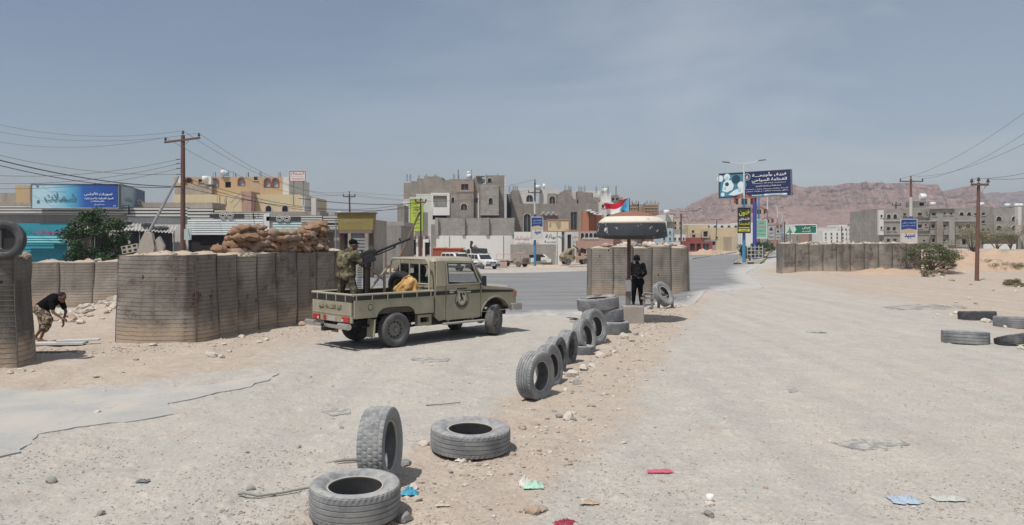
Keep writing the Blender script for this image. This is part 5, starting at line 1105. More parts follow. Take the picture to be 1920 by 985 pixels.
for s in (-1, 1): bpart('boot', [('c', (s * .135, .03, .26), .06, (s * .135, .03, .10), .052), ('c', (s * .135, .04, .05), .048, (s * .15, -.14, .04), .042)], K2, gd1, .012)
bpart('helmet', [('e', q1(-.01, 0, .055), (.125, .112, .11), M1), ('c', q1(.0, .095, .0), .035, q1(-.05, .09, -.04), .03), ('c', q1(.0, -.095, .0), .035, q1(-.05, -.09, -.04), .03)], K2, gd1, .012)
rf = part('rifle', MB().tube([(-.30, -.27, .84), (-.02, -.27, 1.08)], .024, 8).tube([(-.02, -.27, 1.08), (.10, -.27, 1.18)], .035, 8).tube([(.10, -.27, 1.18), (.27, -.20, 1.33)], .03, 8).tube([(0, -.27, 1.10), (.06, -.29, .97)], .02, 8), K2, gd1)
bpart('holster', [('e', (.20, 0, .86), (.05, .06, .11))], K2, gd1, .012)
gd1.scale = (1.06, 1.06, 1.06)
# --- gunner in the bed, back towards the camera
q = TW(-.62, .26, .84); gn = thing('person', 'gunner in camouflage smock and black cap standing in the pickup bed, back turned', 'person', tuple(q), radians(-30))
hx = (.07, .16, 1.52); hc, q2, M2 = head(hx, (.6, .8, -.05), (0, .05, 1), 1.0)
Ls, Rs = (-.20, .03, 1.30), (.20, .08, 1.30); Le, Re = (-.27, .12, 1.03), (.33, .18, 1.08); Lw, Rw = (-.04, .30, 1.10), (.36, .38, 1.18)
body = hc + [('c', (0, .06, 1.33), .06, (.05, .13, 1.44), .055), ('c', (0, 0, .88), .12, (0, .05, 1.22), .14), ('c', Ls, .055, Le, .045), ('c', Le, .042, Lw, .032), ('c', Rs, .055, Re, .045), ('c', Re, .042, Rw, .032),
    ('c', (-.09, 0, .82), .085, (-.20, .03, .45), .062), ('c', (-.20, .03, .45), .055, (-.27, -.01, .08), .042), ('c', (.09, 0, .82), .085, (.20, .04, .45), .062), ('c', (.20, .04, .45), .055, (.27, .0, .08), .042)]
body += hand(Lw, (.7, .5, .1), (.1, 0, -1), 1, 1.0, 1) + hand(Rw, (-.1, .9, .1), (-.6, 0, -.8), 1, 1.0, -1)
bpart('body', body, M_SKIN, gn, .0095); eyes(gn, q2)
CM = camo('smock_camouflage', (.125, .112, .066), (.06, .058, .034), (.205, .18, .115)); CT = camo('trouser_camouflage', (.135, .105, .075), (.07, .065, .045), (.21, .18, .13), 9)
bpart('smock', [('c', (0, .02, .80), .205, (0, .03, 1.08), .20), ('e', (0, .04, 1.22), (.27, .19, .16)), ('e', (-.03, -.08, 1.10), (.20, .14, .22)), ('c', (0, .06, 1.33), .115, (.03, .09, 1.40), .085), ('c', Ls, .10, Le, .082), ('c', Le, .08, (-.09, .26, 1.09), .055), ('c', Rs, .10, Re, .082), ('c', Re, .08, (.35, .33, 1.16), .052), ('e', (-.10, -.02, .80), (.15, .16, .12)), ('e', (.10, 0, .80), (.14, .16, .10))], CM, gn, .013, 2)
bpart('trousers', [('c', (-.08, 0, .82), .125, (.08, 0, .82), .125), ('c', (-.09, 0, .80), .115, (-.20, .03, .45), .09), ('c', (-.20, .03, .45), .088, (-.26, -.01, .14), .075), ('c', (.09, 0, .80), .115, (.20, .04, .45), .09), ('c', (.20, .04, .45), .088, (.26, 0, .14), .075)], CT, gn, .013, 2)
for s in (-1, 1): bpart('boot', [('c', (s * .27, -.02, .20), .055, (s * .27, -.02, .07), .05), ('c', (s * .27, -.03, .045), .045, (s * .30, .13, .04), .04)], K2, gn, .012)
bpart('cap', [('e', q2(-.012, 0, .06), (.108, .092, .082), M2), ('e', q2(.09, 0, .045), (.06, .07, .012), M2)], K1, gn, .010); bpart('scarf', [('c', q2(-.04, 0, -.10), .075, q2(-.06, 0, -.16), .09)], mat('dark_scarf', (.07, .05, .04), .95, .3, 8, .5), gn, .012)
# --- driver
q = TW(1.78, .40, 1.02); dv = thing('person', 'driver in dark shirt sitting behind the wheel of the pickup', 'person', tuple(q), TROT)
hc, q3, M3 = head((-.02, 0, .68), (1, 0, 0), (0, 0, 1))
body = hc + [('c', (-.05, 0, .50), .055, (-.03, 0, .60), .053), ('c', (-.02, 0, .10), .13, (-.05, 0, .40), .15), ('c', (-.05, -.20, .44), .055, (.12, -.26, .22), .043), ('c', (.12, -.26, .22), .042, (.42, -.14, .34), .03), ('c', (-.05, .20, .44), .055, (.12, .26, .22), .043), ('c', (.12, .26, .22), .042, (.42, .14, .34), .03), ('c', (0, -.1, .06), .085, (.42, -.14, .08), .065), ('c', (0, .1, .06), .085, (.42, .14, .08), .065), ('c', (.42, -.14, .08), .06, (.62, -.14, -.32), .045), ('c', (.42, .14, .08), .06, (.62, .14, -.32), .045)]
body += hand((.42, -.14, .34), (1, .1, .2), (0, .2, -1), 1, 1.0, -1) + hand((.42, .14, .34), (1, -.1, .2), (0, -.2, -1), 1, 1.0, 1)
bpart('body', body, M_SKIN, dv, .011); eyes(dv, q3)
bpart('shirt', [('c', (-.02, 0, .06), .155, (-.04, 0, .32), .165), ('e', (-.05, 0, .42), (.15, .235, .11)), ('c', (-.05, -.20, .44), .078, (.10, -.26, .24), .062), ('c', (-.05, .20, .44), .078, (.10, .26, .24), .062)], mat('dark_brown_shirt', (.06, .045, .04), .9, .2, 5, .4), dv, .014)
bpart('trousers', [('e', (0, 0, .06), (.16, .17, .10)), ('c', (0, -.1, .06), .10, (.42, -.14, .08), .08), ('c', (0, .1, .06), .10, (.42, .14, .08), .08), ('c', (.42, -.14, .08), .075, (.6, -.14, -.28), .06), ('c', (.42, .14, .08), .075, (.6, .14, -.28), .06)], CT, dv, .014)
bpart('hair', [('e', q3(-.02, 0, .05), (.10, .083, .085), M3)], mat('black_hair', (.012, .010, .009), .8, .2, 20, .6, 80, .005), dv, .010)
# --- person bending over to pick something up
g = G(82, 641); by_ = thing('person', 'barefoot person in black T-shirt and printed wrap bending down beside the leaning barrier', 'person', (g.x - .02, g.y, g.z), radians(0))
Hp = Vector((-.08, .05, .78)); Ch = Vector((.28, -.02, 1.02)); hc, q4, M4 = head((.50, -.06, 1.08), (.80, -.25, -.42), (.35, 0, .9), .98)
Ls, Rs = Vector((.33, -.19, 1.0)), Vector((.36, .14, .99)); Le, Re = Vector((.40, -.26, .74)), Vector((.48, .14, .72)); Lw, Rw = Vector((.60, -.24, .60)), Vector((.47, .05, .50))
Lk, Rk = Vector((.18, -.12, .50)), Vector((.02, .14, .48)); La, Ra = Vector((.03, -.14, .09)), Vector((-.28, .16, .10))
body = hc + [('c', Ch + Vector((.05, 0, .0)), .06, (.46, -.05, 1.04), .052), ('c', Hp, .12, Ch, .135), ('c', Ls, .05, Le, .038), ('c', Le, .036, Lw, .025), ('c', Rs, .05, Re, .038), ('c', Re, .036, Rw, .025),
    ('c', Hp + Vector((0, -.08, 0)), .08, Lk, .055), ('c', Lk, .05, La, .034), ('c', Hp + Vector((0, .08, 0)), .08, Rk, .055), ('c', Rk, .05, Ra, .034)]
for a in (La, Ra):
    body += [('c', a + Vector((-.04, 0, -.04)), .036, a + Vector((.15, 0, -.062)), .026)]
    for k in range(5): body.append(('c', a + Vector((.15, (k - 2) * .017, -.068)), .012, a + Vector((.195 - .006 * abs(k - 1), (k - 2) * .019, -.074)), .010))
body += hand(Lw, (.8, 0, -.35), (-.2, .2, -1), 1, .7, -1) + hand(Rw, (.15, -.2, -1), (-1, 0, 0), 1, .6, 1)
bpart('body', body, M_SKIN, by_, .0095); eyes(by_, q4, .98)
bpart('shirt', [('c', Hp + Vector((.02, 0, .05)), .15, Ch, .165), ('e', Ch + Vector((.03, 0, 0)), (.13, .20, .13)), ('c', Ls, .075, Ls.lerp(Le, .62), .066), ('c', Rs, .075, Rs.lerp(Re, .62), .066), ('c', Ch + Vector((.05, 0, 0)), .085, (.41, -.03, 1.04), .068)], K1, by_, .012)
bpart('wrap', [('e', Hp, (.19, .19, .14)), ('c', Hp + Vector((0, -.07, 0)), .14, Lk + Vector((.02, 0, .04)), .115), ('c', Hp + Vector((0, .07, 0)), .14, Rk + Vector((0, 0, .04)), .115), ('c', (.02, 0, .66), .15, (.06, 0, .42), .14), ('c', Lk, .10, Lk.lerp(La, .35), .095), ('c', (.06, 0, .45), .14, (.03, 0, .33), .12)], camo('printed_wrap', (.10, .075, .06), (.30, .24, .17), (.045, .035, .03), 12), by_, .013, 2)
bpart('hair', [('e', q4(-.025, 0, .045), (.098, .085, .085), M4)], MC['black_hair'], by_, .010)
# ================================================================ BUILDINGS
M_PANE = mat('dark_pane', (.035, .04, .045), .25, .2, 2, 0, spec=.5); M_SKYPANE = mat('sky_pane', (.34, .40, .46), .5, .1, 2, 0); M_VOID = mat('dark_opening', (.03, .027, .025), .95, .2, 2, 0)  # pale pane is painted as the bright sky seen through open octagonal windows
M_BLKW = mat('block_wall', (.255, .24, .222), .93, .12, .5, .4, 12, .02, col2=(.31, .295, .275), thr=(.42, .62), sc2=.6, streak=.35)
M_BLKW2 = mat('block_wall_brown', (.285, .26, .232), .93, .12, .5, .4, 12, .02, col2=(.22, .205, .187), thr=(.5, .7), sc2=.5, streak=.3)
def blockmat(name, a, b, mort, bw=.4, bh=.2):
    m, nt, n, l, p = NT(name); v = pos(n, l); s = n.new('ShaderNodeSeparateXYZ'); l.new(v, s.inputs[0]); ad = n.new('ShaderNodeMath'); l.new(s.outputs['X'], ad.inputs[0]); l.new(s.outputs['Y'], ad.inputs[1])
    cb = n.new('ShaderNodeCombineXYZ'); l.new(ad.outputs[0], cb.inputs[0]); l.new(s.outputs['Z'], cb.inputs[1])
    br = n.new('ShaderNodeTexBrick'); br.inputs['Scale'].default_value = 1; br.inputs['Brick Width'].default_value = bw; br.inputs['Row Height'].default_value = bh; br.inputs['Mortar Size'].default_value = .012
    br.inputs['Color1'].default_value = rgba(a); br.inputs['Color2'].default_value = rgba(b); br.inputs['Mortar'].default_value = rgba(mort); l.new(cb.outputs[0], br.inputs['Vector'])
    c = mixc(n, l, 1.0, br.outputs['Color'], ramp(n, l, nz(n, l, .7, 6, .65, v), .3, .7, (.80, .80, .80), (1.12, 1.1, 1.08)), 'MULTIPLY')
    vs = pos(n, l, (1.6, 1.6, .16)); c = mixc(n, l, ramp(n, l, nz(n, l, 1.2, 6, .65, vs), .54, .8), c, tuple(x * .62 for x in a))
    l.new(c, p.inputs['Base Color']); p.inputs['Roughness'].default_value = .95; p.inputs['Specular IOR Level'].default_value = .15; bump(n, l, p, nz(n, l, 8, 5, .6, v), .4, .02); return m
M_BW = blockmat('blockwork_grey', (.255, .24, .218), (.30, .283, .258), (.19, .18, .168)); M_BW2 = blockmat('blockwork_brown', (.262, .237, .207), (.31, .282, .248), (.20, .185, .168)); M_BW3 = blockmat('blockwork_pale', (.29, .278, .25), (.345, .33, .30), (.235, .225, .205))
M_WP = mat('white_plaster', (.60, .585, .55), .85, .06, .4, .2, 10, .01, col2=(.50, .475, .43), thr=(.55, .8), sc2=.5, streak=.25)
M_WP2 = mat('bright_white_wall', (.66, .65, .62), .85, .04, .3, .15, 10, .01, col2=(.56, .54, .50), thr=(.6, .85), sc2=.3, streak=.12)
M_YEL = mat('cream_yellow_plaster', (.58, .48, .31), .85, .06, .4, .2, 10, .01, col2=(.48, .38, .24), thr=(.55, .8), streak=.15); M_YEL2 = mat('ochre_plaster', (.48, .35, .21), .85, .06, .4, .2, 10, .01, col2=(.43, .29, .16), thr=(.55, .8), streak=.15)
M_BEI = mat('beige_plaster', (.50, .42, .31), .88, .07, .4, .2, 10, .01, col2=(.42, .36, .28), thr=(.5, .8), streak=.2); M_ORG = mat('terracotta_plaster', (.42, .185, .115), .85, .08, .5, .2, 10, .01, streak=.2); M_PNK = mat('dusty_pink_plaster', (.40, .26, .21), .88, .08, .5, .2, 10, .01, streak=.25)
M_REDF = mat('red_frame', (.30, .075, .05), .7, .1, 3, 0); M_GREYP = mat('grey_plaster', (.33, .315, .29), .9, .08, .4, .3, 10, .01, streak=.3); M_DIRT = mat('dirty_plaster', (.36, .315, .265), .9, .12, .5, .3, 10, .01, col2=(.27, .235, .2), thr=(.45, .7), streak=.35)
M_REBAR = mat('rusty_rebar', (.12, .075, .055), .8, .2, 4, 0); M_TANKW = mat('white_tank', (.68, .68, .67), .5, .05, 2, 0); M_TANKB = mat('blue_tank', (.35, .5, .62), .5, .05, 2, 0); M_STEEL = mat('dull_steel', (.25, .25, .25), .6, .15, 3, 0, metal=.3)
M_TRIM = mat('stone_trim', (.47, .44, .40), .85, .1, 2, 0)
def wallholes(mb, O, U, w, h, holes, dep=.22, mi=0):
    """wall plane from O along U (w) and up (h) with rectangular holes cut; reveals are added. holes: (u0,u1,z0,z1)"""
    U = Vector(U).normalized(); N = Vector((U.y, -U.x, 0)); O = Vector(O)
    us = sorted({0, w} | {round(min(w, max(0, x)), 4) for hh in holes for x in hh[:2]}); zs = sorted({0, h} | {round(min(h, max(0, x)), 4) for hh in holes for x in hh[2:4]})
    P = lambda u, z, d=0: O + U * u + Vector((0, 0, z)) - N * d
    for i in range(len(us) - 1):
        for j in range(len(zs) - 1):
            uc, zc = (us[i] + us[i + 1]) / 2, (zs[j] + zs[j + 1]) / 2
            if any(a < uc < b and c < zc < d for a, b, c, d in holes): continue
            mb.quad(P(us[i], zs[j]), P(us[i + 1], zs[j]), P(us[i + 1], zs[j + 1]), P(us[i], zs[j + 1]), mi)
    for a, b, c, d in holes:
        for q in ((P(a, c), P(a, c, dep), P(a, d, dep), P(a, d)), (P(b, c), P(b, c, dep), P(b, d, dep), P(b, d)), (P(a, d), P(b, d), P(b, d, dep), P(a, d, dep)), (P(a, c), P(b, c), P(b, c, dep), P(a, c, dep))): mb.quad(*q, mi)
def block(t, O, U, w, dpt, h, m, holes=(), name='wall', win=None, side=(), cap=.12, label=None):
    """one volume of a building: front wall with openings, sides, back, roof. win: kind of window for each hole"""
    U = Vector(U).normalized(); N = Vector((U.y, -U.x, 0)); O = Vector(O); mb = MB(); hs = [x[:4] for x in holes]
    wallholes(mb, O, U, w, h, hs)
    A, B = O, O + U * w; Cc, D = B - N * dpt, O - N * dpt; z = Vector((0, 0, h))
    if side == 'R' or (side and side[0] == 'R'): wallholes(mb, B, -N, dpt, h, [x[:4] for x in side[1]])
    else: mb.quad(B, Cc, Cc + z, B + z)
    mb.quad(Cc, D, D + z, Cc + z); mb.quad(D, A, A + z, D + z); zz = Vector((0, 0, h - cap)); mb.quad(A + zz, B + zz, Cc + zz, D + zz)
    # parapet thickness
    for a, b in ((A, B), (B, Cc), (Cc, D), (D, A)):
        d_ = (b - a).normalized(); nn = Vector((-d_.y, d_.x, 0)) * .15; mb.quad(a + z, b + z, b + z + nn, a + z + nn); mb.quad(a + z + nn, b + z + nn, b + nn + zz, a + nn + zz)
    wl = part(name, mb, m, t, world=True, fix=False, label=label)
    for k, x in enumerate(holes): window(t, O, U, x)
    if side and side[0] == 'R':
        for x in side[1]: window(t, B, -N, x)
    return wl
def window(t, O, U, x, name='window'):
    u0, u1, z0, z1 = x[:4]; kind = x[4] if len(x) > 4 else 'win'; fm = x[5] if len(x) > 5 else M_TRIM
    U = Vector(U).normalized(); N = Vector((U.y, -U.x, 0)); Mx = Matrix.Translation(Vector(O)) @ Matrix(((U.x, N.x, 0, 0), (U.y, N.y, 0, 0), (0, 0, 1, 0), (0, 0, 0, 1)))
    mb = MB(); w = u1 - u0; c = (u0 + u1) / 2
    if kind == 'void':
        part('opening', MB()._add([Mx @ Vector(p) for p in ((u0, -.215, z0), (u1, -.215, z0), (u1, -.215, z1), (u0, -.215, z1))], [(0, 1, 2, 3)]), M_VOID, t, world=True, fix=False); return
    if kind == 'shutter':
        n_ = max(3, int((z1 - z0) / .25)); sh = MB()
        for k in range(n_): z = z0 + (z1 - z0) * k / n_; dz = (z1 - z0) / n_; sh._add([Mx @ Vector(p) for p in ((u0, -.12, z), (u1, -.12, z), (u1, -.17, z + dz), (u0, -.17, z + dz))], [(0, 1, 2, 3)])
        part('shutter', sh, fm, t, world=True, fix=False); return
    if kind in ('arch', 'archframe', 'oct'):
        r = w / 2; zc = z1 - r; n_ = 10; an = [pi * k / n_ for k in range(n_ + 1)]
        if kind == 'oct': an = [pi * k / 4 for k in range(5)]
        for lo_, hi_, cx in ((0, len(an) // 2, u1), (len(an) // 2, len(an) - 1, u0)):
            pl = [(c + r * cos(a), zc + r * sin(a)) for a in an[lo_:hi_ + 1]]; mb.prism([(cx, z1)] + (pl[::-1] if cx == u1 else pl), 'y', -.21, -.003, M=Mx)
        ou = [(c + (r + .10) * cos(a), zc + (r + .10) * sin(a)) for a in an] + [(u0 - .10, z0), (u1 + .10, z0)]; inn = [(c + r * cos(a), zc + r * sin(a)) for a in an] + [(u0, z0), (u1, z0)]
        fr = part(name, MB().ring(ou, inn, 'y', -.02, .05, M=Mx), fm, t, world=True)
        part('spandrel', mb, fm if kind == 'oct' else M_TRIM, fr, world=True)
    else:
        ou = [(u0, z0), (u1, z0), (u1, z1), (u0, z1)]; e = .05; inn = [(u0 + e, z0 + e), (u1 - e, z0 + e), (u1 - e, z1 - e), (u0 + e, z1 - e)]
        fr = part(name, MB().ring(ou, inn, 'y', -.17, -.11, M=Mx), fm if fm is not M_TRIM else M_STEEL, t, world=True)
        part('sill', MB().box((c, .03, z0 - .04), (w + .2, .12, .07), M=Mx), M_TRIM, fr, world=True)
    part('pane', MB()._add([Mx @ Vector(p) for p in ((u0, -.2, z0), (u1, -.2, z0), (u1, -.2, z1), (u0, -.2, z1))], [(0, 1, 2, 3)]), M_SKYPANE if kind == 'oct' else M_PANE, fr, world=True, fix=False)
    if w > .9: part('mullion', MB().box((c, -.16, (z0 + z1) / 2), (.05, .05, z1 - z0), M=Mx), M_TRIM if kind != 'win' else M_STEEL, fr, world=True)
class Bd:
    """building measured from the photograph: fronts face the road at distance Y"""
    def __init__(s, name, label, Y, px, zb=None, group=None, cat='building', ang=0.0):
        s.Y = Y; s.k = Y / F; x = (px - 960) * s.k; s.zb = gz(x, Y) if zb is None else zb; s.x0 = x; s.ang = ang; s.U = Vector((cos(ang), sin(ang), 0)); s.N = Vector((s.U.y, -s.U.x, 0))
        s.t = thing(name, label, cat, (x, Y, s.zb), 0, group)
    def u(s, px):      # distance along the front from the left edge for photo column px
        a = (px - 960) / F; return (a * s.Y - s.x0) / (s.U.x - a * s.U.y)
    def Z(s, py, u=0, d=0): return H - (py - HY) * (s.Y + u * s.U.y + d) / F
    def box(s, px0, px1, pyt, pyb, m, dpt=8, holes=(), d=0.0, **k):
        """volume between photo columns/rows, d metres behind the front line; pyb None: down to the ground"""
        sv = s.Y, s.x0
        O = Vector((s.x0, s.Y, 0)) - s.N * d * 1.0
        a0 = (px0 - 960) / F; a1 = (px1 - 960) / F; f = lambda a: (a * O.y - O.x) / (s.U.x - a * s.U.y)
        u0, u1 = f(a0), f(a1); P = O + s.U * u0; zt = H - (pyt - HY) * P.y / F; zb = s.zb - .3 if pyb is None else H - (pyb - HY) * P.y / F
        P = Vector((P.x, P.y, zb)); hs = []
        for h_ in holes:
            ua, ub = f((h_[0] - 960) / F) - u0, f((h_[1] - 960) / F) - u0; Ym = P.y + (ua + ub) / 2 * s.U.y
            z1 = H - (h_[2] - HY) * Ym / F - zb; z0 = H - (h_[3] - HY) * Ym / F - zb; hs.append((max(.02, ua), ub, max(.02, z0), z1) + tuple(h_[4:]))
        return block(s.t, P, s.U, u1 - u0, dpt, zt - zb, m, hs, **k)
    def pt(s, px, py, d=0):
        O = Vector((s.x0, s.Y, 0)) - s.N * d; a = (px - 960) / F; u = (a * O.y - O.x) / (s.U.x - a * s.U.y); P = O + s.U * u; return Vector((P.x, P.y, H - (py - HY) * P.y / F))
    def rebar(s, pxs, py, hgt=.9, d=.5):
        mb = MB()
        for px in pxs:
            p = s.pt(px, py, d)
            for dx, dy in ((-.12, 0), (.12, .02), (0, .2), (.1, .25)): mb.cyl(p + Vector((dx, dy, -.2)), p + Vector((dx + R.uniform(-.06, .06), dy, hgt * R.uniform(.7, 1.15))), .018, 4)
        part('rebar', mb, M_REBAR, s.t, world=True, kind='stuff')
    def tank(s, px, py, r=.6, h=1.1, m=None, d=2, lying=False):
        p = s.pt(px, py, d); m = m or M_TANKW
        r *= .72; h *= .8
        if lying: mb = MB().tube([p + Vector((-h / 2, 0, r)), p + Vector((-h / 2 + .1, 0, r)), p + Vector((h / 2 - .1, 0, r)), p + Vector((h / 2, 0, r))], [r * .8, r, r, r * .8], 16)
        else: mb = MB().lathe([(.001, 0), (r, 0), (r, h * .9), (r * .85, h), (r * .3, h * 1.03), (.001, h * 1.04)], 20, M=Matrix.Translation(p))
        solo('water_tank', mb, m, f'white rooftop water tank on the {s.t["tankon"]}' if m is M_TANKW else f'blue rooftop water tank on the {s.t["tankon"]}', 'water tank', tuple(p), world=True, group='rooftop water tanks')
def signboard(name, label, cat, pts, thick, m, texts, frame=None, group=None, extra=None):
    """flat board through 4 world points (bl, br, tr, tl); texts: (string, u, v, w, h, material) in 0..1 of the board"""
    bl, br, tr_, tl = [Vector(p) for p in pts]; U = (br - bl).normalized(); V = (tl - bl).normalized(); N = U.cross(V).normalized()
    t = thing(name, label, cat, tuple((bl + br) / 2), 0, group)
    mb = MB(); vs = [bl, br, tr_, tl]; mb._add(vs + [p - N * thick for p in vs], [(0, 1, 2, 3), (7, 6, 5, 4), (0, 4, 5, 1), (1, 5, 6, 2), (2, 6, 7, 3), (3, 7, 4, 0)]); part('board', mb, m, t, world=True)
    W_, H_ = (br - bl).length, (tl - bl).length
    def at_(u, v): return bl.lerp(br, u).lerp(tl.lerp(tr_, u), v) + N * (.012 + .006 * W_)
    groups_ = {}
    for s_, u, v, w, h, mm in texts:
        o = at_(u, v); M = Matrix(((U.x, -N.x, V.x, o.x), (U.y, -N.y, V.y, o.y), (U.z, -N.z, V.z, o.z), (0, 0, 0, 1)))
        mb = groups_.setdefault(mm.name, (MB(), mm))[0]; write(mb, s_, M, w * W_, h * H_, bold=.02)
    for mb, mm in groups_.values(): part('lettering', mb, mm, t, world=True, fix=False)
    if frame:
        r_ = frame[0]; part('frame', MB().tube([bl, br], r_, 6).tube([br, tr_], r_, 6).tube([tr_, tl], r_, 6).tube([tl, bl], r_, 6), frame[1], t, world=True)
    def shape2(nm, polys, mm, lift=.006):
        mb = MB()
        for pl in polys: q = [at_(u, v) + N * (lift * (1 + W_ * .3) - .012 - .005 * W_) for u, v in pl]; mb._add(q, [tuple(range(len(q)))])
        return part(nm, mb, mm, t, world=True, fix=False)
    if extra: extra(shape2, at_, W_, H_)
    return t
def gradmat(name, px0, Y, cols, w, axis='X'):
    """printed colour blend of a board, along its own width"""
    m, nt, n, l, p = NT(name); g = n.new('ShaderNodeTexCoord'); s = n.new('ShaderNodeSeparateXYZ'); l.new(g.outputs['Object'], s.inputs[0])
    mr = n.new('ShaderNodeMapRange'); mr.inputs[1].default_value = -w / 2; mr.inputs[2].default_value = w / 2; l.new(s.outputs[axis], mr.inputs[0])
    a = n.new('ShaderNodeMath'); a.operation = 'MULTIPLY_ADD'; a.inputs[1].default_value = .12; l.new(nz(n, l, .35, 3, .5, g.outputs['Object']), a.inputs[0]); l.new(mr.outputs[0], a.inputs[2])
    r_ = n.new('ShaderNodeValToRGB'); e = r_.color_ramp.elements; e[0].position = cols[0][0]; e[0].color = rgba(cols[0][1]); e[1].position = cols[-1][0]; e[1].color = rgba(cols[-1][1])
    for ps, c in cols[1:-1]: k = e.new(ps); k.color = rgba(c)
    l.new(a.outputs[0], r_.inputs[0]); l.new(r_.outputs[0], p.inputs['Base Color']); p.inputs['Roughness'].default_value = .5; return m
I_W = mat('white_lettering', (.75, .75, .75), .6, .03, 1, 0); I_B = mat('blue_lettering', (.03, .07, .32), .6, .05, 1, 0); I_K = mat('dark_lettering', (.04, .05, .07), .6, .05, 1, 0); I_R = mat('red_lettering', (.42, .03, .04), .6, .05, 1, 0); I_M = mat('magenta_lettering', (.45, .02, .12), .6, .05, 1, 0); I_Y = mat('yellow_lettering', (.62, .60, .04), .6, .05, 1, 0); I_G = mat('green_lettering', (.03, .28, .14), .6, .05, 1, 0); I_FR = mat('faded_red_lettering', (.50, .30, .27), .8, .05, 1, 0); I_DT = mat('teal_lettering', (.09, .20, .24), .8, .05, 1, 0)

# ---------------------------------------------------------------- left shops (about 60 m away)
M_STW = mat('parapet_white', (.56, .54, .50), .85, .08, 1, .1); M_STK = mat('parapet_dark', (.055, .05, .045), .8, .1, 1, 0); M_TURQ = mat('turquoise_paint', (.035, .27, .34), .6, .12, .8, .1, 10, .01, streak=.2); M_TURQ2 = mat('turquoise_light', (.16, .50, .55), .6, .08, 1, 0)
M_RSH = mat('white_shutter', (.55, .58, .57), .55, .08, 1, 0); M_BRN = mat('brown_wall', (.20, .165, .135), .9, .1, 1, .2); M_CORR = mat('corrugated_iron', (.50, .49, .46), .5, .12, 1.5, .1, 10, .01, col2=(.36, .31, .26), thr=(.5, .75), metal=.3)
def parapet(b, px0, px1, pyt, pyb, d=0.0, orn=None):
    """striped shop parapet: proud white bands with dark recesses"""
    P0_, P1_ = b.pt(px0, pyb, d), b.pt(px1, pyb, d); h = b.pt(px0, pyt, d).z - P0_.z; n_ = 3; L = (P1_ - P0_).length
    part('parapet', MB().box(((P0_ + P1_) / 2 + Vector((0, .12, h / 2))), (L, .2, h)), M_STK, b.t, world=True)
    for k in range(n_): part('parapet_band', MB().box(((P0_ + P1_) / 2 + Vector((0, 0, h * (k + .5) / n_))), (L, .10, h / n_ * .62)), M_STW, b.t, world=True)
    if orn:
        c = b.pt(orn, (pyt + pyb) / 2, d) + Vector((0, -.07, 0)); mb = MB().box(c, (2.6, .06, h * .62)); part('ornament_panel', mb, M_STK, b.t, world=True); mb = MB()
        for s_ in (-1, 1):
            for q in (0, 1): mb.tube([c + Vector((s_ * .28 + .26 * cos(a) * (1 if q else .55), -.05, .20 * sin(a) * (1 if q else .55))) for a in [2 * pi * i / 14 for i in range(15)]], .035, 5)
        part('ornament', mb, M_STW, b.t, world=True)
b = Bd('shop_row', 'long single-storey row of shops with black and white striped parapets, behind the left barriers', 60, -80); b.t['tankon'] = 'shop roofs'
b.box(-80, 240, 398, None, M_GREYP, 9, holes=[(0, 30, 425, 495, 'void'), (36, 141, 447, 500, 'shutter', M_TURQ), (146, 168, 430, 500, 'shutter', M_BRN), (172, 202, 436, 500, 'void')], name='wall', label='grey-beige plastered wall of the left shops')
b.box(240, 352, 405, None, M_WP, 9, name='wall', label='white side wall beside the lean-to')
b.box(352, 507, 408, None, M_WP, 9, holes=[(352, 497, 441, 500, 'void')]); b.box(507, 690, 410, None, M_DIRT, 9, holes=[(512, 600, 430, 500, 'void'), (612, 626, 436, 500, 'shutter', M_BRN), (636, 652, 436, 500, 'void'), (658, 684, 438, 500, 'shutter', M_STEEL)], label='dusty brown wall of the right-hand shops')
parapet(b, -80, 240, 385, 401, -.5); parapet(b, 238, 352, 389, 407, -.2); parapet(b, 352, 400, 391, 409, -.6); parapet(b, 400, 474, 399, 411, -.9, orn=426); parapet(b, 474, 496, 399, 410, -.5); parapet(b, 508, 604, 404, 417, -.9, orn=532); parapet(b, 604, 642, 405, 419, -.4); parapet(b, 590, 634, 422, 431, -.7)
def shutterhood(px0, px1, py0, py1, n, m, nm='shutter_slat', lab=None):
    for k in range(n):
        ya, yb = py0 + (py1 - py0) * k / n, py0 + (py1 - py0) * (k + 1) / n; P, Q = b.pt(px0, yb, -.9), b.pt(px1, yb, -.9); hh = (yb - ya) * 59 / F
        part(nm, MB().box((P + Q) / 2 + Vector((0, 0, hh * .5)), ((Q - P).length, .12, hh * .72), rx=-.25), m, b.t, world=True)
shutterhood(352, 494, 412, 441, 7, M_RSH); shutterhood(512, 566, 417, 440, 5, mat('pale_teal_shutter', (.40, .56, .56), .6)); shutterhood(37, 132, 443, 456, 3, M_TURQ2)
part('sign_panel', MB().box(b.pt(84, 432, -.7), (4.4, .12, 1.05)), M_TURQ, b.t, world=True); mb = MB(); p = b.pt(92, 435, -.85); write(mb, 'كمبيوترات', Matrix.Translation(p), 2.35, .48); part('lettering', mb, I_M, b.t, world=True, fix=False); mb = MB(); write(mb, 'عالم', Matrix.Translation(b.pt(54, 434, -.85)), .8, .42); part('lettering', mb, I_G, b.t, world=True, fix=False)
part('pilaster', MB().b2(*(lambda P: (P.x - .22, P.x + .22, P.y - .3, P.y + .1, P.z - 4.4, P.z + 1.0))(b.pt(502, 425, -.7))), M_WP2, b.t, world=True); part('pilaster', MB().box(b.pt(589, 388, .6), (.36, .36, 1.4)), M_WP, b.t, world=True)
part('turquoise_frame', MB().box(b.pt(131, 465, -.4), (.12, .12, 1.7)).box(b.pt(84, 457, -.4), (4.2, .1, .1)), M_TURQ2, b.t, world=True)
mb = MB(); [mb.box(b.pt(x, 400, 3), (.6, .4, .25)) for x in (262,)]; part('roof_clutter', mb, M_WP2, b.t, world=True)
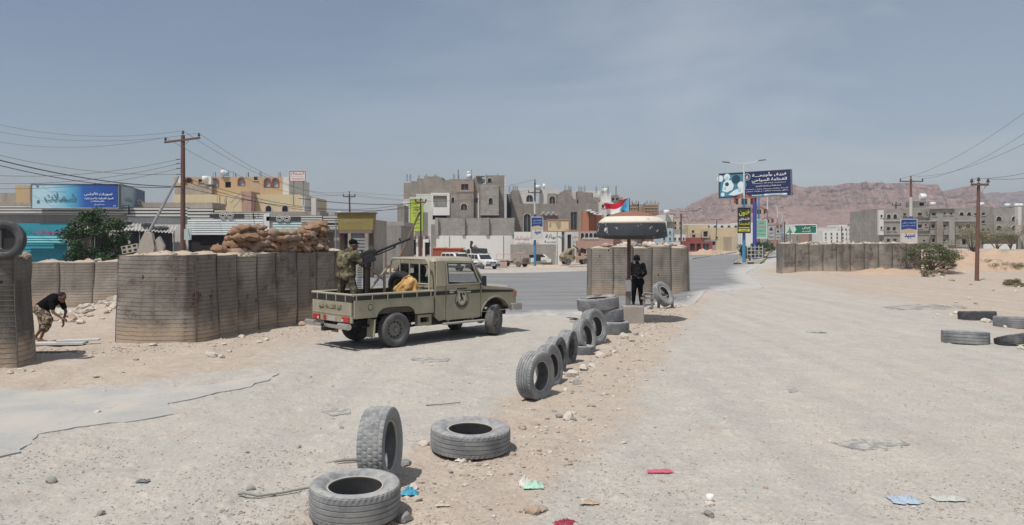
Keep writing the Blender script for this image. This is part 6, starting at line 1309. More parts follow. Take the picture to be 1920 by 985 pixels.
# roof-top walls behind the parapet
b.box(-80, 60, 380, 400, M_DIRT, 2, d=4, name='roof_room', label='dirty plastered room on the roof at far left'); b.box(29, 56, 348, 390, M_YEL2, 2.5, d=5, name='roof_room', label='ochre stair tower on the roof at far left'); b.box(262, 398, 380, 392, M_DIRT, 3, d=4, name='roof_wall'); b.box(398, 600, 397, 406, M_BLKW2, 3, d=4, name='roof_wall')
b.box(0, 30, 362, 386, M_DIRT, 3, d=6, name='roof_room')
# blue advertising box on the roof
m1 = gradmat('shop_advert_print', 0, 0, [(.0, (.46, .60, .64)), (.28, (.40, .60, .68)), (.50, (.10, .38, .55)), (.66, (.02, .10, .36)), (1, (.015, .06, .28))], 6.6)
Z1, Z0 = b.pt(60, 345, -1.2).z, b.pt(60, 391, -1.2).z; A = b.pt(59, 391, -1.2); Bq = b.pt(223, 391, -1.2); A.z = Bq.z = Z0; A2, B2 = A.copy(), Bq.copy(); A2.z = B2.z = Z1; Cq = Vector((Bq.x - 2.45, Bq.y + 9.2, Z0)); C2 = Cq.copy(); C2.z = Z1
def ex(sh, at_, w, h):
    sh('logo', [[(.055, .87), (.085, .87), (.085, .93), (.055, .93)], [(.06, .22), (.10, .22), (.09, .34), (.07, .34)]], I_DT); sh('rule', [[(.22, .68), (.40, .68), (.40, .69), (.22, .69)], [(.26, .29), (.36, .29), (.36, .30), (.26, .30)]], I_DT)
signboard('roof_advert', 'pale to deep blue advertising board on the shop roof, facing the road', 'billboard', (A, Bq, B2, A2), .15, m1, [('شـمـلات', .33, .47, .36, .36, I_DT), ('تموينات الأندلس', .77, .58, .32, .15, I_W), ('المواد الغذائية والاستهلاكية', .775, .40, .33, .10, I_W), ('والمنظفات', .76, .29, .16, .08, I_W), ('خدمة توصيل', .78, .16, .12, .07, I_W), ('٣٧', .955, .10, .03, .07, I_W)], frame=(.05, M_STEEL), extra=ex)
m1b = gradmat('shop_advert_side_print', 0, 0, [(0, (.30, .38, .40)), (.45, (.20, .34, .40)), (1, (.02, .08, .22))], 3.2, 'Y')
signboard('roof_advert', 'receding side face of the blue advertising box on the shop roof', 'billboard', (Bq + Vector((.08, .10, 0)), Cq, C2, B2 + Vector((.08, .10, 0))), .15, m1b, [('شملات', .30, .45, .30, .22, I_DT), ('تموينات الأندلس', .76, .5, .3, .14, I_W), ('المواد الغذائية', .76, .36, .26, .09, I_W)], frame=(.05, M_STEEL))
# lean-to with corrugated roof and tyres
lt = thing('lean_to', 'shabby lean-to with a bent corrugated iron roof and dark interior in front of the shops', 'lean-to', tuple(b.pt(240, 470, -3)))
def cr(u, v):
    P = b.pt(128 + 204 * u, 419 + 2 * sin(u * 9) + 3 * u, -.5).lerp(b.pt(134 + 192 * u, 434 + 3 * sin(u * 6 + 1) + 2 * u, -3.2), v); P.z += .05 * sin(u * 190) + .08 * noise.noise(Vector((u * 8, v * 2, 0))); return P
part('iron_roof', MB().grid(cr, 180, 4, smooth=False), M_CORR, lt, world=True)
for px in (128, 178, 214, 262, 326): P = b.pt(px, 434, -3.0); part('prop', MB().cyl((P.x, P.y, -.1), (P.x, P.y, P.z + .05), .05, 6), M_STEEL, lt, world=True)
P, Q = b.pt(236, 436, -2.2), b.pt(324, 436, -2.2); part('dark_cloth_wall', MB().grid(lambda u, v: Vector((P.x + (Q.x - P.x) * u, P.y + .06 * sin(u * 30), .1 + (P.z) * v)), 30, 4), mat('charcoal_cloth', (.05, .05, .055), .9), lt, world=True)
P, Q = b.pt(205, 452, -3.3), b.pt(238, 437, -3.0); part('fallen_sheet', MB().grid(lambda u, v: Vector((P.x + (Q.x - P.x + .4) * u, P.y, P.z + (Q.z - P.z) * v - .2 * u + .03 * sin(u * 60))), 40, 3), M_CORR, lt, world=True)
for px, py, r_ in ((224, 418, .45), (236, 418, .42), (277, 422, .45), (303, 429, .5), (289, 429, .42)):
    P = b.pt(px, py, -2); tyre('wide', (P.x, P.y, P.z), r_, (.05, -.15, 1), 'black tyre lying on the corrugated lean-to roof', m=M_RUBD, mt=M_RUBD, group='tyres weighing down the lean-to roof')
# kiosk sign frame right of the sandbags
t = thing('sign_gantry', 'olive-yellow shop sign box carried on tall brown posts, above the gunner', 'sign', tuple(Vector((-11.2, 55, gz(-11, 55)))))
P = W3(669, 417, 55); part('sign_box', MB().prism([(-1.22, -.55), (1.22, -.55), (1.30, .60), (-1.30, .60)], 'y', -.5, .5, M=Matrix.Translation(P)), mat('olive_yellow_sign', (.27, .21, .07), .7, .15, 1, .1, streak=.3), t, world=True)
part('sign_roof', MB().box(P + Vector((0, 0, .66)), (2.75, 1.3, .08)), mat('brown_fascia', (.20, .14, .11), .8), t, world=True); part('sign_base', MB().box(P + Vector((0, 0, -.68)), (2.35, 1.1, .22)), MC['brown_fascia'], t, world=True)
for dx in (-1.05, 1.05): part('post', MB().b2(P.x + dx - .14, P.x + dx + .14, P.y - .2, P.y + .2, -.8, P.z - .78), mat('brown_post', (.12, .075, .055), .8), t, world=True)
part('post', MB().cyl((P.x - 1.35, P.y - .6, -.8), (P.x - 1.35, P.y - .6, P.z + .2), .05), M_STEEL, t, world=True)
mb = MB(); write(mb, 'مطعم ومشاوي', Matrix.Translation(P + Vector((-.2, -.52, .05))), 1.3, .3); part('lettering', mb, mat('faded_yellow', (.42, .36, .2), .8), t, world=True, fix=False)
# ---------------------------------------------------------------- yellow house behind
b = Bd('house', 'yellow and ochre house with octagonal red-framed windows rising behind the left shops', 88, 325); b.t['tankon'] = 'yellow house'
b.box(325, 565, 365, None, M_YEL, 12, holes=[(498, 509, 386, 400, 'arch'), (529, 540, 386, 400, 'arch')], label='pale yellow lower storey')
b.box(398, 530, 332, 365, M_YEL2, 9, d=2, holes=[(399, 409, 335, 350, 'oct', M_REDF), (422, 433, 341, 352, 'void'), (447, 458, 334, 348, 'oct', M_REDF), (476, 483, 331.5, 338, 'win', M_REDF), (496, 507, 335, 351, 'oct', M_REDF), (511, 522, 335, 351, 'oct', M_REDF)], label='ochre upper storey')
b.box(530, 542, 332, 365, M_WP, 9, d=2, label='white end wall'); b.box(326, 396, 332, 348, M_YEL2, 5, d=2.5, holes=[(349, 360, 334, 342, 'arch', M_REDF), (372, 380, 336, 342, 'win', M_REDF)]); b.box(328, 397, 348, 365, M_DIRT, 6, d=1.5, label='unpainted brown lower wall'); b.box(334, 341, 331, 344, M_WP2, 1, d=1.6); b.box(382, 396, 331, 346, M_WP2, 1, d=1.4)
b.box(453, 471, 359, 397, M_PNK, 3, d=-1.5, name='stair_tower', label='dusty pink stair tower'); b.box(565, 571, 368, 400, M_WP, 2, d=-.3)
part('stair_rail', MB().tube([b.pt(432, 381, -1.6), b.pt(453, 360, -1.6)], .04, 5).tube([b.pt(438, 390, -1.6), b.pt(455, 370, -1.6)], .04, 5), M_STEEL, b.t, world=True); part('post', MB().cyl(b.pt(475, 398, -1.6), b.pt(475, 368, -1.6), .04), M_STEEL, b.t, world=True)
b.tank(419, 329, .45, .75); b.tank(425, 330, .4, .7, M_TANKB); b.tank(386, 341, .6, .8, M_TANKW, 1.6); b.rebar([402, 417, 440, 464, 488, 524], 332, .6, 3); b.rebar([410, 422], 384, .9, -1)
# roof sign with arrow
def ex(sh, at_, w, h): sh('arrow', [[(.22, .17), (.22, .27), (.12, .22), (.22, .17)][:3], [(.20, .195), (.94, .195), (.94, .245), (.20, .245)]], I_R)
P = W3(559, 331, 80); A = P + Vector((-.85, 0, -.48)); 
signboard('hotel_sign', 'white roof sign with red Arabic lettering and a red arrow pointing left', 'sign', (A, A + Vector((1.6, 0, 0)), A + Vector((1.6, 0, 1.0)), A + Vector((0, 0, 1.0))), .08, mat('sign_white', (.70, .66, .62), .6, .04, 1, 0), [('فـنــدق', .5, .78, .86, .30, I_R), ('مطعم وسكن', .5, .48, .86, .13, I_FR)], frame=(.03, I_R), extra=ex)
part('sign_post', MB().cyl(P + Vector((-.5, .12, -3)), P + Vector((-.5, .12, -.4)), .05).cyl(P + Vector((.5, .12, -3)), P + Vector((.5, .12, -.4)), .05), M_STEEL, bpy.data.objects[[o.name for o in bpy.data.objects if o.name.startswith('hotel_sign')][0]], world=True)
b = Bd('house', 'rough rubble-topped low building right of the yellow house', 75, 585); b.t['tankon'] = 'low building'
b.box(585, 645, 408, None, M_DIRT, 8); b.box(600, 628, 400, 409, M_DIRT, 3, d=2); b.box(628, 644, 403, 409, M_BLKW2, 3, d=1); b.tank(636, 404, .35, .45)
# grey warehouse
b = Bd('warehouse', 'low grey warehouse with a sloping roof edge, left of the lime green banner', 92, 697); b.box(697, 752, 423, None, M_BW, 12); b.box(697, 757, 416, 424, M_GREYP, 10, d=1.5, name='roof_edge', label='pale sloping roof edge'); b.box(745, 758, 385, None, M_BW2, 4, d=3, name='tower')
# ---------------------------------------------------------------- white and grey building with the banner
b = Bd('apartment_building', 'unfinished grey concrete building with white lower facade and a lime green banner', 130, 755); b.t['tankon'] = 'grey unfinished building'
b.box(755, 843, 374, 443, M_WP, 12, holes=[(811, 838, 404, 412, 'void')], label='white plastered lower facade'); b.box(768, 780, 370, 374, M_WP, 3); b.box(780, 810, 364, 374, M_WP, 3)
# recessed balcony with white surround
b.box(808, 843, 362, 367, M_WP2, 2.0, d=-.8, name='balcony_roof'); b.box(809, 812, 367, 390, M_WP2, .3, d=-.8, name='balcony_post'); b.box(838, 843, 367, 404, M_WP2, .5, d=-.8, name='balcony_post'); b.box(812, 838, 389, 404, M_WP2, .4, d=-.8, name='balcony_front'); b.box(810, 840, 365, 404, M_GREYP, 1, d=.02, holes=[(820, 827, 373, 387, 'arch')])
for px0, px1, pt in ((757, 770, 343), (770, 782, 340), (782, 795, 335), (795, 822, 331), (822, 830, 333), (830, 843, 338)): b.box(px0, px1, pt, 376, M_BW2, 9, d=1.2, name='upper_wall')
b.box(842, 888, 336, None, M_BW2, 12, d=-.6, holes=[(864, 879, 344, 357, 'win'), (864, 876, 382, 393, 'arch'), (846, 852, 370, 380, 'arch')], name='tower', label='tall grey middle bay')
part('brick_surround', MB().ring([(-1.5, -.9), (1.5, -.9), (1.5, .95), (-1.5, .95)], [(-.6, -.52), (.6, -.52), (.6, .50), (-.6, .50)], 'y', -.05, .02, M=Matrix.Translation(b.pt(871.5, 351, -.62))), mat('rough_brick', (.33, .25, .205), .95, .25, 4, .8, 8, .05), b.t, world=True)
part('downpipe', MB().cyl(b.pt(897, 363, -1.6), b.pt(897, 409, -1.6), .07), M_WP2, b.t, world=True); part('downpipe', MB().cyl(b.pt(947, 331, -1.6), b.pt(947, 409, -1.6), .08), M_WP2, b.t, world=True)
b.box(888, 947, 345, None, M_BW2, 12, holes=[(889, 897, 370, 380, 'arch')], name='wing'); b.box(901, 935, 347, 402, M_BW3, 1.4, d=-1.4, holes=[(916, 924, 371, 383, 'arch')], name='bay', label='projecting grey plastered bay'); b.box(900, 936, 402, 404, M_GREYP, 1.5, d=-1.5, name='bay_slab')
b.box(911, 947, 329, 347, M_BW2, 6, d=.6, holes=[(914, 922, 334, 342, 'arch')], name='roof_room'); b.box(888, 903, 333, 346, M_BW2, 6, d=1.2, name='roof_room'); b.box(892, 908, 329.5, 331, M_GREYP, 2, d=.6, name='roof_slab'); b.box(936, 947, 331, None, M_BW, 8, d=1.0, name='recess_wall')
b.box(762, 843, 443, None, M_PNK, 10, holes=[(762, 768, 448, 480, 'shutter', M_BRN), (772, 781, 450, 478, 'void'), (784, 793, 452, 480, 'shutter', M_PNK), (797, 806, 450, 478, 'void'), (810, 820, 450, 478, 'void'), (824, 838, 450, 480, 'shutter', M_BRN)], name='shop_wall', label='pink-brown ground floor shops')
for px in (758.5, 770, 782.5, 795, 808, 822): P = b.pt(px, 462, -.2); part('column', MB().b2(P.x - .17, P.x + .17, P.y - .2, P.y + .2, -1.6, 3.2), M_WP2, b.t, world=True)
for px in (776, 779, 800): part('air_conditioner', MB().box(b.pt(px, 452, -.5), (.8, .4, .55)), M_WP2, b.t, world=True, bevel=.03)
b.tank(880, 335, .65, .9); b.tank(879, 328, .45, .7); b.tank(905, 343, .5, .8); b.rebar([763, 769, 785, 797, 800, 814, 817, 851, 860, 884, 912, 930, 933], 338, 1.0, 1.5); part('roof_pole', MB().cyl(b.pt(884, 350, 1), b.pt(884, 318, 1), .05).cyl(b.pt(859, 350, 1), b.pt(859, 318, 1), .09).cyl(b.pt(851, 345, 1), b.pt(851, 326, 1), .05), M_STEEL, b.t, world=True)
A, Bq = b.pt(769, 434, -.9), b.pt(793, 434, -.9); A2, B2 = A.copy(), Bq.copy(); A2.z = B2.z = b.pt(769, 374, -.9).z
signboard('banner', 'tall lime green banner with dark lettering on the white facade', 'banner', (A, Bq, B2, A2), .04, mat('lime_banner', (.42, .50, .06), .7, .06, 1, 0), [('محلات', .5, .78, .6, .09, I_G), ('فؤاد', .5, .68, .62, .10, I_K), ('للاستثمار', .5, .575, .7, .07, I_G), ('العقاري', .55, .49, .55, .06, I_G), ('بيع', .6, .37, .45, .08, I_G), ('وشراء', .5, .25, .7, .09, I_G), ('وتأجير', .45, .12, .6, .08, I_G)], frame=(.05, I_G))
# compound wall and white wall
b = Bd('compound_wall', 'high grey block compound wall standing on a long bright white wall behind the parked cars', 128, 818, cat='wall')
b.box(818, 966, 409, 442, M_BW3, .4, d=.3, name='block_wall', label='grey blockwork upper wall'); b.box(818, 964, 442, None, M_WP2, .5, name='white_wall', label='bright white lower wall'); b.box(808, 819, 421, None, M_BW, .4, d=.5, name='block_wall')
for px in (819, 869, 914, 962): part('pier', MB().box(b.pt(px, 425, 0) , (.5, .5, 2.9)), M_BW3, b.t, world=True)
for px in (842.5, 944): part('drainpipe', MB().cyl(b.pt(px, 443, -.05), b.pt(px, 490, -.05), .05), M_STEEL, b.t, world=True)
# ---------------------------------------------------------------- right-hand complex
b = Bd('apartment_building', 'brown-grey stepped-parapet building behind the road advert pole, with white roof rooms', 137, 950); b.t['tankon'] = 'stepped-parapet building'
b.box(959, 1125, 382, None, M_BW2, 14, holes=[(982, 995, 401, 436, 'arch'), (1070, 1082, 398, 436, 'win')], label='brown-grey blockwork facade')
for px0, px1, pt, d in ((950, 957, 364, 4), (957, 962, 360, 2), (959, 974, 357, .6), (1045, 1052, 364, .6), (1052, 1058, 360, .6), (1058, 1072, 356.5, .6), (1072, 1084, 374, .6), (1082, 1095, 359, .6), (1095, 1110, 361, .6), (1110, 1124, 370, .6)): b.box(px0, px1, pt, 384 if d < 2 else None, M_BW2, 6, d=d, name='upper_wall')
b.box(973, 1000, 353, 382, M_WP, 6, d=3, holes=[(987, 999, 366, 378, 'arch')], name='roof_room', label='white roof room with arched window'); b.box(1012, 1046, 356, 382, M_WP, 6, d=3.5, name='roof_room', label='white roof room'); b.box(1027, 1044, 363, 384, M_BW2, 1, d=.7, holes=[(1030, 1041, 368, 383, 'arch')], name='arched_gable'); b.box(1070, 1125, 358, 382, M_WP, 5, d=3.5, name='roof_room', label='long white roof room'); b.box(1095, 1112, 362, 382, M_BW2, 1, d=.9, holes=[(1099, 1110, 366, 380, 'arch')], name='arched_gable')
b.box(1084, 1104, 397, None, M_BW3, 1, d=-.6, name='bay'); b.box(1013, 1045, 401, 404, M_TRIM, .4, d=-.3, name='ledge')
for px in (1018, 1028, 1037): part('console', MB().box(b.pt(px, 399, -.3), (.5, .3, .35)), M_TRIM, b.t, world=True)
b.tank(1008, 356, .8, 1.0, M_TANKW, 3); b.tank(1020, 355, .7, .5, M_TANKW, 4, True); b.rebar([955, 962, 966, 969, 1060, 1066, 1070, 1086, 1090, 1096, 1118], 360, 1.1, 1.5)
b.box(1018, 1106, 431, 435, M_PNK, 2.0, d=-2, name='canopy_slab', label='long pinkish canopy slab over the shops'); b.box(1052, 1130, 435, None, M_GREYP, 6, d=-.5, holes=[(1063, 1070, 440, 490, 'void'), (1072, 1086, 458, 490, 'void')], name='shop_wall')
b = Bd('painted_wall', 'white shop wall with red and teal hand-painted Arabic writing above grey blockwork', 126, 957, cat='wall')
b.box(964, 1053, 435, 459, M_WP2, .5, name='painted_band', label='white band with painted writing'); b.box(957, 1053, 458.5, None, M_BW3, .6, d=-.2, name='block_wall', label='grey blockwork lower wall'); b.box(1046, 1053, 450, None, M_WP2, .7, d=-.6, name='white_post')
for s_, px, py, w_, h_, mm in (('لاوتوماتيك', 981, 447, 2.7, .75, I_FR), ('الصيانة', 1040, 444, 3.1, .85, I_DT), ('كهرباء وميكانيك', 990, 456, 3.6, .38, I_FR), ('هندسة', 1033, 453, 2.2, .4, I_DT)):
    mb = MB(); write(mb, s_, Matrix.Translation(b.pt(px, py, -.04)), w_, h_); part('lettering', mb, mm, b.t, world=True, fix=False)
b = Bd('shop_building', 'terracotta fronted shop building with white roof fins and an arcade, left of the canopy', 129, 1056); b.t['tankon'] = 'terracotta building'
b.box(1093, 1104, 396, 433, M_ORG, 4, name='wall', label='terracotta upper facade'); b.box(1104, 1118, 400, 433, M_ORG, 4, d=.8, name='wall'); b.box(1118, 1132, 403, 433, M_ORG, 4, d=.3, name='wall')
for px0, px1, py in ((1101, 1109, 393), (1107, 1115, 396), (1113, 1122, 398.5), (1118, 1128, 400)): b.box(px0, px1, py, py + 3.5, M_WP2, 4, d=-1.2, name='roof_fin')
b.box(1060, 1087, 435, None, M_WP, 3, d=1, holes=[(1064, 1071, 440, 495, 'void')]); b.box(1086, 1150, 433, 452, M_PNK, 3, d=-.3, holes=[(1089, 1095, 437, 447, 'arch'), (1097, 1103, 437, 447, 'arch'), (1105, 1111, 437, 447, 'arch'), (1113, 1119, 437, 447, 'arch')], name='arcade', label='pink arcade with small arches'); b.box(1082, 1150, 452, None, M_PNK, 3, d=-.6, name='wall'); b.box(1092, 1122, 446, 448, M_WP, .2, d=-.7, name='white_rail')
mb = MB(); write(mb, 'مقر', Matrix.Translation(b.pt(1078, 445, -.1)), 1.1, .5); part('lettering', mb, I_DT, b.t, world=True, fix=False); mb = MB(); write(mb, 'خياطة', Matrix.Translation(b.pt(1079, 455, -.1)), .9, .35); part('lettering', mb, I_K, b.t, world=True, fix=False)
A, Bq = W3(1026, 434, 118), W3(1067, 434, 118); A2, B2 = W3(1026, 413, 118), W3(1067, 413, 118)
def ex(sh, at_, w, h): sh('map_patch', [[(.40, .80), (.62, .90), (.62, .35), (.52, .15), (.40, .55)], [(.10, .35), (.18, .40), (.18, .85), (.12, .80)]], mat('map_green', (.30, .29, .17), .8), .01)
t = signboard('signboard', 'cream signboard with a brown frame and a faded map, above the white van', 'sign', (A, Bq, B2, A2), .1, mat('cream_sign', (.56, .47, .30), .7, .05, 1, 0), [('معرض', .30, .80, .25, .13, I_FR), ('اللوحات', .86, .14, .18, .10, I_K)], frame=(.09, M_ORG), extra=ex)
part('sign_leg', MB().cyl(W3(1045, 435, 118.3), (W3(1045, 435, 118.3).x - .2, 118.3, -1.5), .09), M_WP, t, world=True)
# ---------------------------------------------------------------- tall houses further back, right of the complex
for args in ((('house', 'white and tan house with block upper floor behind the flag', 135, 1124), [(1124, 1150, 379, None, M_WP), (1128, 1146, 363, 380, M_WP2), (1143, 1160, 366, 395, M_BW2), (1150, 1168, 370, None, M_PNK)]),):
    b = Bd(*args[0]); b.t['tankon'] = 'white and tan house'
    for i, a in enumerate(args[1]): b.box(*a, dpt=8, d=i * .7, holes=[(a[0] + 4, a[0] + 9, a[2] + 5, a[2] + 11, 'win'), (a[0] + 12, a[0] + 16, a[2] + 5, a[2] + 11, 'win')] if a[2] > 364 else ())
    b.rebar([1130, 1140, 1155], 365, 1.5); b.tank(1134, 363, .8, 1.1)
M_SCAF = mat('brick_scaffold', (.37, .24, .17), .9, .2, .5, .3); M_WOOD = mat('scaffold_wood', (.33, .25, .18), .9, .2, 1, 0)
for lab, Y, px0, px1, pt in (('brown unfinished tower block wrapped in wooden scaffolding, nearest to the dome', 190, 1180, 1197, 385), ('brown unfinished tower block wrapped in scaffolding, right of the distant utility pole', 195, 1208, 1235, 385)):
    b = Bd('unfinished_building', lab, Y, px0); b.box(px0, px1, pt, None, M_SCAF, 9, holes=[(x, x + 3, y, y + 4, 'void') for x in range(int(px0) + 2, int(px1) - 3, 6) for y in (390, 397, 404, 411)])
    for k in range(int((px1 - px0) / 2.6) + 1): part('scaffold_pole', MB().cyl(b.pt(px0 + 2.6 * k, 440, -1.2), b.pt(px0 + 2.6 * k, pt - 3 - 3 * (k % 3), -1.2), .10, 4), M_WOOD, b.t, world=True)
    for y in range(int(pt), 440, 5): part('scaffold_ledger', MB().cyl(b.pt(px0, y, -1.3), b.pt(px1, y, -1.3), .09, 4), M_WOOD, b.t, world=True)
M_LBL = mat('pale_blue_plaster', (.36, .48, .52), .85, .05, .5, .1)
def simple(name, lab, Y, boxes, group=None, tank=(), rb=()):
    b = Bd(name, lab, Y, boxes[0][0], group=group); b.t['tankon'] = 'far house'
    for i, a in enumerate(boxes):
        px0, px1, pt, pb, m = a[:5]; hs = []; 
        for h_ in (a[5] if len(a) > 5 else ()): hs.append(h_)
        b.box(px0, px1, pt, pb, m, 9, holes=hs, d=a[6] if len(a) > 6 else i * .25)
    for q in tank: b.tank(*q)
    if rb: b.rebar(rb[0], rb[1], 1.2)
    return b
def wins(px0, px1, rows, n_, w=3.5, h=5, kind='win'):
    return [(px0 + (px1 - px0) * (i + .5) / n_ - w / 2, px0 + (px1 - px0) * (i + .5) / n_ + w / 2, y, y + h, kind) for i in range(n_) for y in rows]
simple('house', 'white and pale blue house beside the guard canopy', 165, [(1240, 1262, 428, None, M_LBL, wins(1240, 1262, (434, 446), 2)), (1238, 1250, 415, 430, M_WP2), (1262, 1286, 440, None, M_WP2, wins(1262, 1286, (446,), 3)), (1236, 1262, 403, 416, M_WP, (), 3), (1240, 1280, 410, 440, M_BEI, wins(1262, 1280, (416, 426), 2), 4), (1257, 1286, 430, 442, M_GREYP, (), 1)], tank=[(1250, 403, .9, 1.3)])
simple('house', 'cream two-storey house with small dark windows, left of the median signs', 175, [(1290, 1328, 422, None, M_YEL, wins(1290, 1328, (432,), 2, 5, 6)), (1328, 1384, 427, None, M_YEL, wins(1332, 1380, (444,), 2, 4, 4)), (1296, 1314, 437, 470, M_BEI, [(1298, 1304, 440, 446, 'win')], -.8), (1286, 1300, 441, None, M_BEI, (), .5), (1316, 1330, 430, 446, M_BEI, [(1319, 1327, 434, 444, 'void')], -1)], group=None)
simple('shop_building', 'red-fronted corner shop with a small white banner below the cream house', 160, [(1289, 1336, 453, None, mat('red_shop', (.28, .07, .055), .8, .1, .5, .1), [(1294, 1303, 457, 470, 'void'), (1306, 1314, 457, 470, 'void'), (1318, 1330, 457, 470, 'win')]), (1296, 1314, 446, 454, MC['red_shop'])])
simple('long_building', 'long white building with a row of arched windows behind the cream house', 240, [(1288, 1388, 420, None, M_WP, wins(1296, 1386, (423,), 7, 5, 6, 'arch')), (1384, 1412, 418, None, M_WP2)])
simple('house', 'small grey roadside kiosk below the cream house', 168, [(1334, 1342, 450, None, M_GREYP, [(1335, 1341, 453, 460, 'void')]), (1372, 1384, 444, None, M_BEI)])
# ---------------------------------------------------------------- far town beyond the median
R.seed(33); HN = 0
for Y, y0, rng, n_ in ((330, 433, (1480, 1640), 12), (260, 444, (1470, 1650), 14), (420, 436, (1395, 1500), 7), (250, 447, (1420, 1475), 4), (300, 446, (1618, 1665), 5), (380, 434, (1190, 1300), 6)):
    for k in range(n_):
        px = rng[0] + (rng[1] - rng[0]) * (k + R.uniform(.1, .9)) / n_; w_ = R.uniform(8, 20); tp = y0 - R.uniform(-3, 9); m = R.choice((M_WP, M_WP2, M_BEI, M_WP, M_PNK, M_BW3, M_GREYP, M_DIRT)); yy = Y + R.uniform(-15, 15)
        nm = {M_WP: 'off-white', M_WP2: 'bright white', M_BEI: 'beige', M_PNK: 'pinkish', M_BW3: 'grey block', M_GREYP: 'grey', M_DIRT: 'dusty brown'}[m]
        rows = [tp + 3 + 5 * i for i in range(int(max(1, (456 - tp) / 6)))]
        simple('house', f'small {nm} house in the far town below the cliffs', yy, [(px, px + w_, tp, None, m, wins(px, px + w_, rows[:3], max(2, int(w_ / 5)), 2.0, 2.6))] + ([(px + w_ * .2, px + w_ * .6, tp - 3.5, tp + 1, m)] if k % 2 else []), group='houses of the far town')
simple('house', 'white three-storey house with dark windows right of the green sign', 240, [(1543, 1586, 433, None, M_WP2, wins(1543, 1586, (437, 444, 451), 4, 3, 4)), (1552, 1572, 428, 436, M_WP)])
simple('house', 'broad white house with balconies far right of the green sign', 250, [(1568, 1605, 425, None, M_WP, wins(1568, 1605, (429, 437, 446), 5, 3, 4)), (1572, 1588, 422, 430, M_WP2), (1604, 1616, 430, None, M_BEI)])
# ---------------------------------------------------------------- grey blocks on the right
b = Bd('apartment_block', 'long three-storey grey concrete apartment block with square windows, behind the right gabions', 118, 1643, ang=-.02, zb=0); b.t['tankon'] = 'long grey block'
def gw(xs, w_, y0, y1, kind='win'): return [(x, x + w_, y0, y1, kind) for x in xs]
b.box(1655, 1692, 392, None, M_BW3, 12, holes=gw((1663, 1675), 7, 402, 410, 'arch') + gw((1663, 1674), 6, 426, 433) + gw((1663, 1675), 6, 448, 455), label='left wing'); b.box(1643, 1656, 392, None, M_BW2, 6, d=2.5, name='wing'); b.box(1648, 1657, 394, 441, M_WP, .5, d=-.3, holes=gw((1651,), 4, 403, 408) + gw((1651,), 4, 425, 430), name='white_stair_panel', label='white stair panel')
b.box(1690, 1746, 391, None, M_BW3, 12, d=.8, holes=gw((1694,), 5, 400, 405) + gw((1721,), 8, 399, 405) + gw((1746 - 9.6,), 3, 398, 401) + gw((1721,), 8, 421, 428) + gw((1734,), 4, 420, 424) + gw((1731,), 4, 450, 454))
b.box(1745, 1790, 392, None, M_BW3, 12, d=.2, holes=gw((1747,), 8, 399, 405) + gw((1746.5,), 8, 421, 428) + gw((1747,), 8, 448, 455) + gw((1769,), 4, 399, 403) + gw((1781,), 5, 399, 403) + gw((1769,), 4, 422, 427) + gw((1780,), 5, 421, 427) + gw((1769,), 4, 449, 453) + gw((1780,), 4, 446, 451))
b.box(1788, 1836, 390, None, M_BW3, 12, d=1.0, holes=gw((1799, 1813), 8, 398, 404, 'arch') + gw((1797,), 7, 424, 430) + gw((1811,), 8, 420, 427, 'arch') + gw((1804,), 8, 448, 459, 'void') + gw((1827,), 5, 400, 404) + gw((1827,), 5, 424, 428))
b.box(1757, 1768, 414, 460, M_BW2, .8, d=-.5, name='bay'); b.box(1780, 1790, 414, 460, M_GREYP, .4, d=-.2, name='bay'); b.box(1722, 1736, 377, 392, M_BW, 4, d=3, holes=gw((1724,), 9, 380, 386, 'void'), name='roof_room'); b.box(1734, 1745, 378, 380, M_GREYP, 3, d=3, name='roof_slab')

for y in (414, 439):
    for a_, c_ in ((1656, 1690), (1691, 1745), (1746, 1788), (1789, 1835)): b.box(a_, c_, y, y + 1.3, M_TRIM if y == 414 else M_GREYP, .3, d=-.12, name='floor_slab')
b.box(1690, 1838, 389.5, 391.5, M_GREYP, .3, d=-.1, name='coping')
b.tank(1730, 376, .75, 1.1, M_TANKW, 4, True); b.tank(1749, 386, .6, .65); b.rebar([1700, 1740, 1775], 391, .8, 2)
b = Bd('apartment_block', 'second grey apartment block with arched windows at the right edge, behind the lone pole', 124, 1834, ang=-.03, zb=0); b.t['tankon'] = 'right-edge grey block'
b.box(1834, 1862, 388, None, M_BW, 12, d=-.5, holes=gw((1841,), 6, 399, 404) + gw((1841,), 6, 414, 419) + gw((1841, 1851), 5, 429, 434)); b.box(1861, 1918, 390, None, M_BW3, 12, holes=gw((1868, 1897), 10, 406, 414, 'arch') + gw((1868, 1897), 10, 423, 431, 'arch')); b.box(1850, 1924, 439, 443, M_GREYP, 2.5, d=-2.5, name='canopy_slab'); b.box(1917, 1990, 386, None, M_BW3, 12, d=-1, holes=gw((1920,), 8, 404, 412) + gw((1920,), 8, 423, 431)); b.box(1909, 1917, 388, None, M_WP, 1, d=-.8, name='white_pier'); b.box(1851, 1915, 443, None, M_BW, 3, d=.5, holes=gw((1856, 1875, 1892), 12, 446, 462, 'void'), name='ground_floor')
for px, py in ((1889, 389), (1907, 389), (1913, 389), (1840, 387)): b.tank(px, py, .6, .75)
solo('boundary_wall', MB().b2(*(lambda A, B_: (A.x, B_.x, A.y, A.y + .2, .6, 1.95))(W3(1845, 460, 100), W3(1905, 460, 100))), M_WP2, 'low white wall beside the thorn trees at the right edge', 'wall')
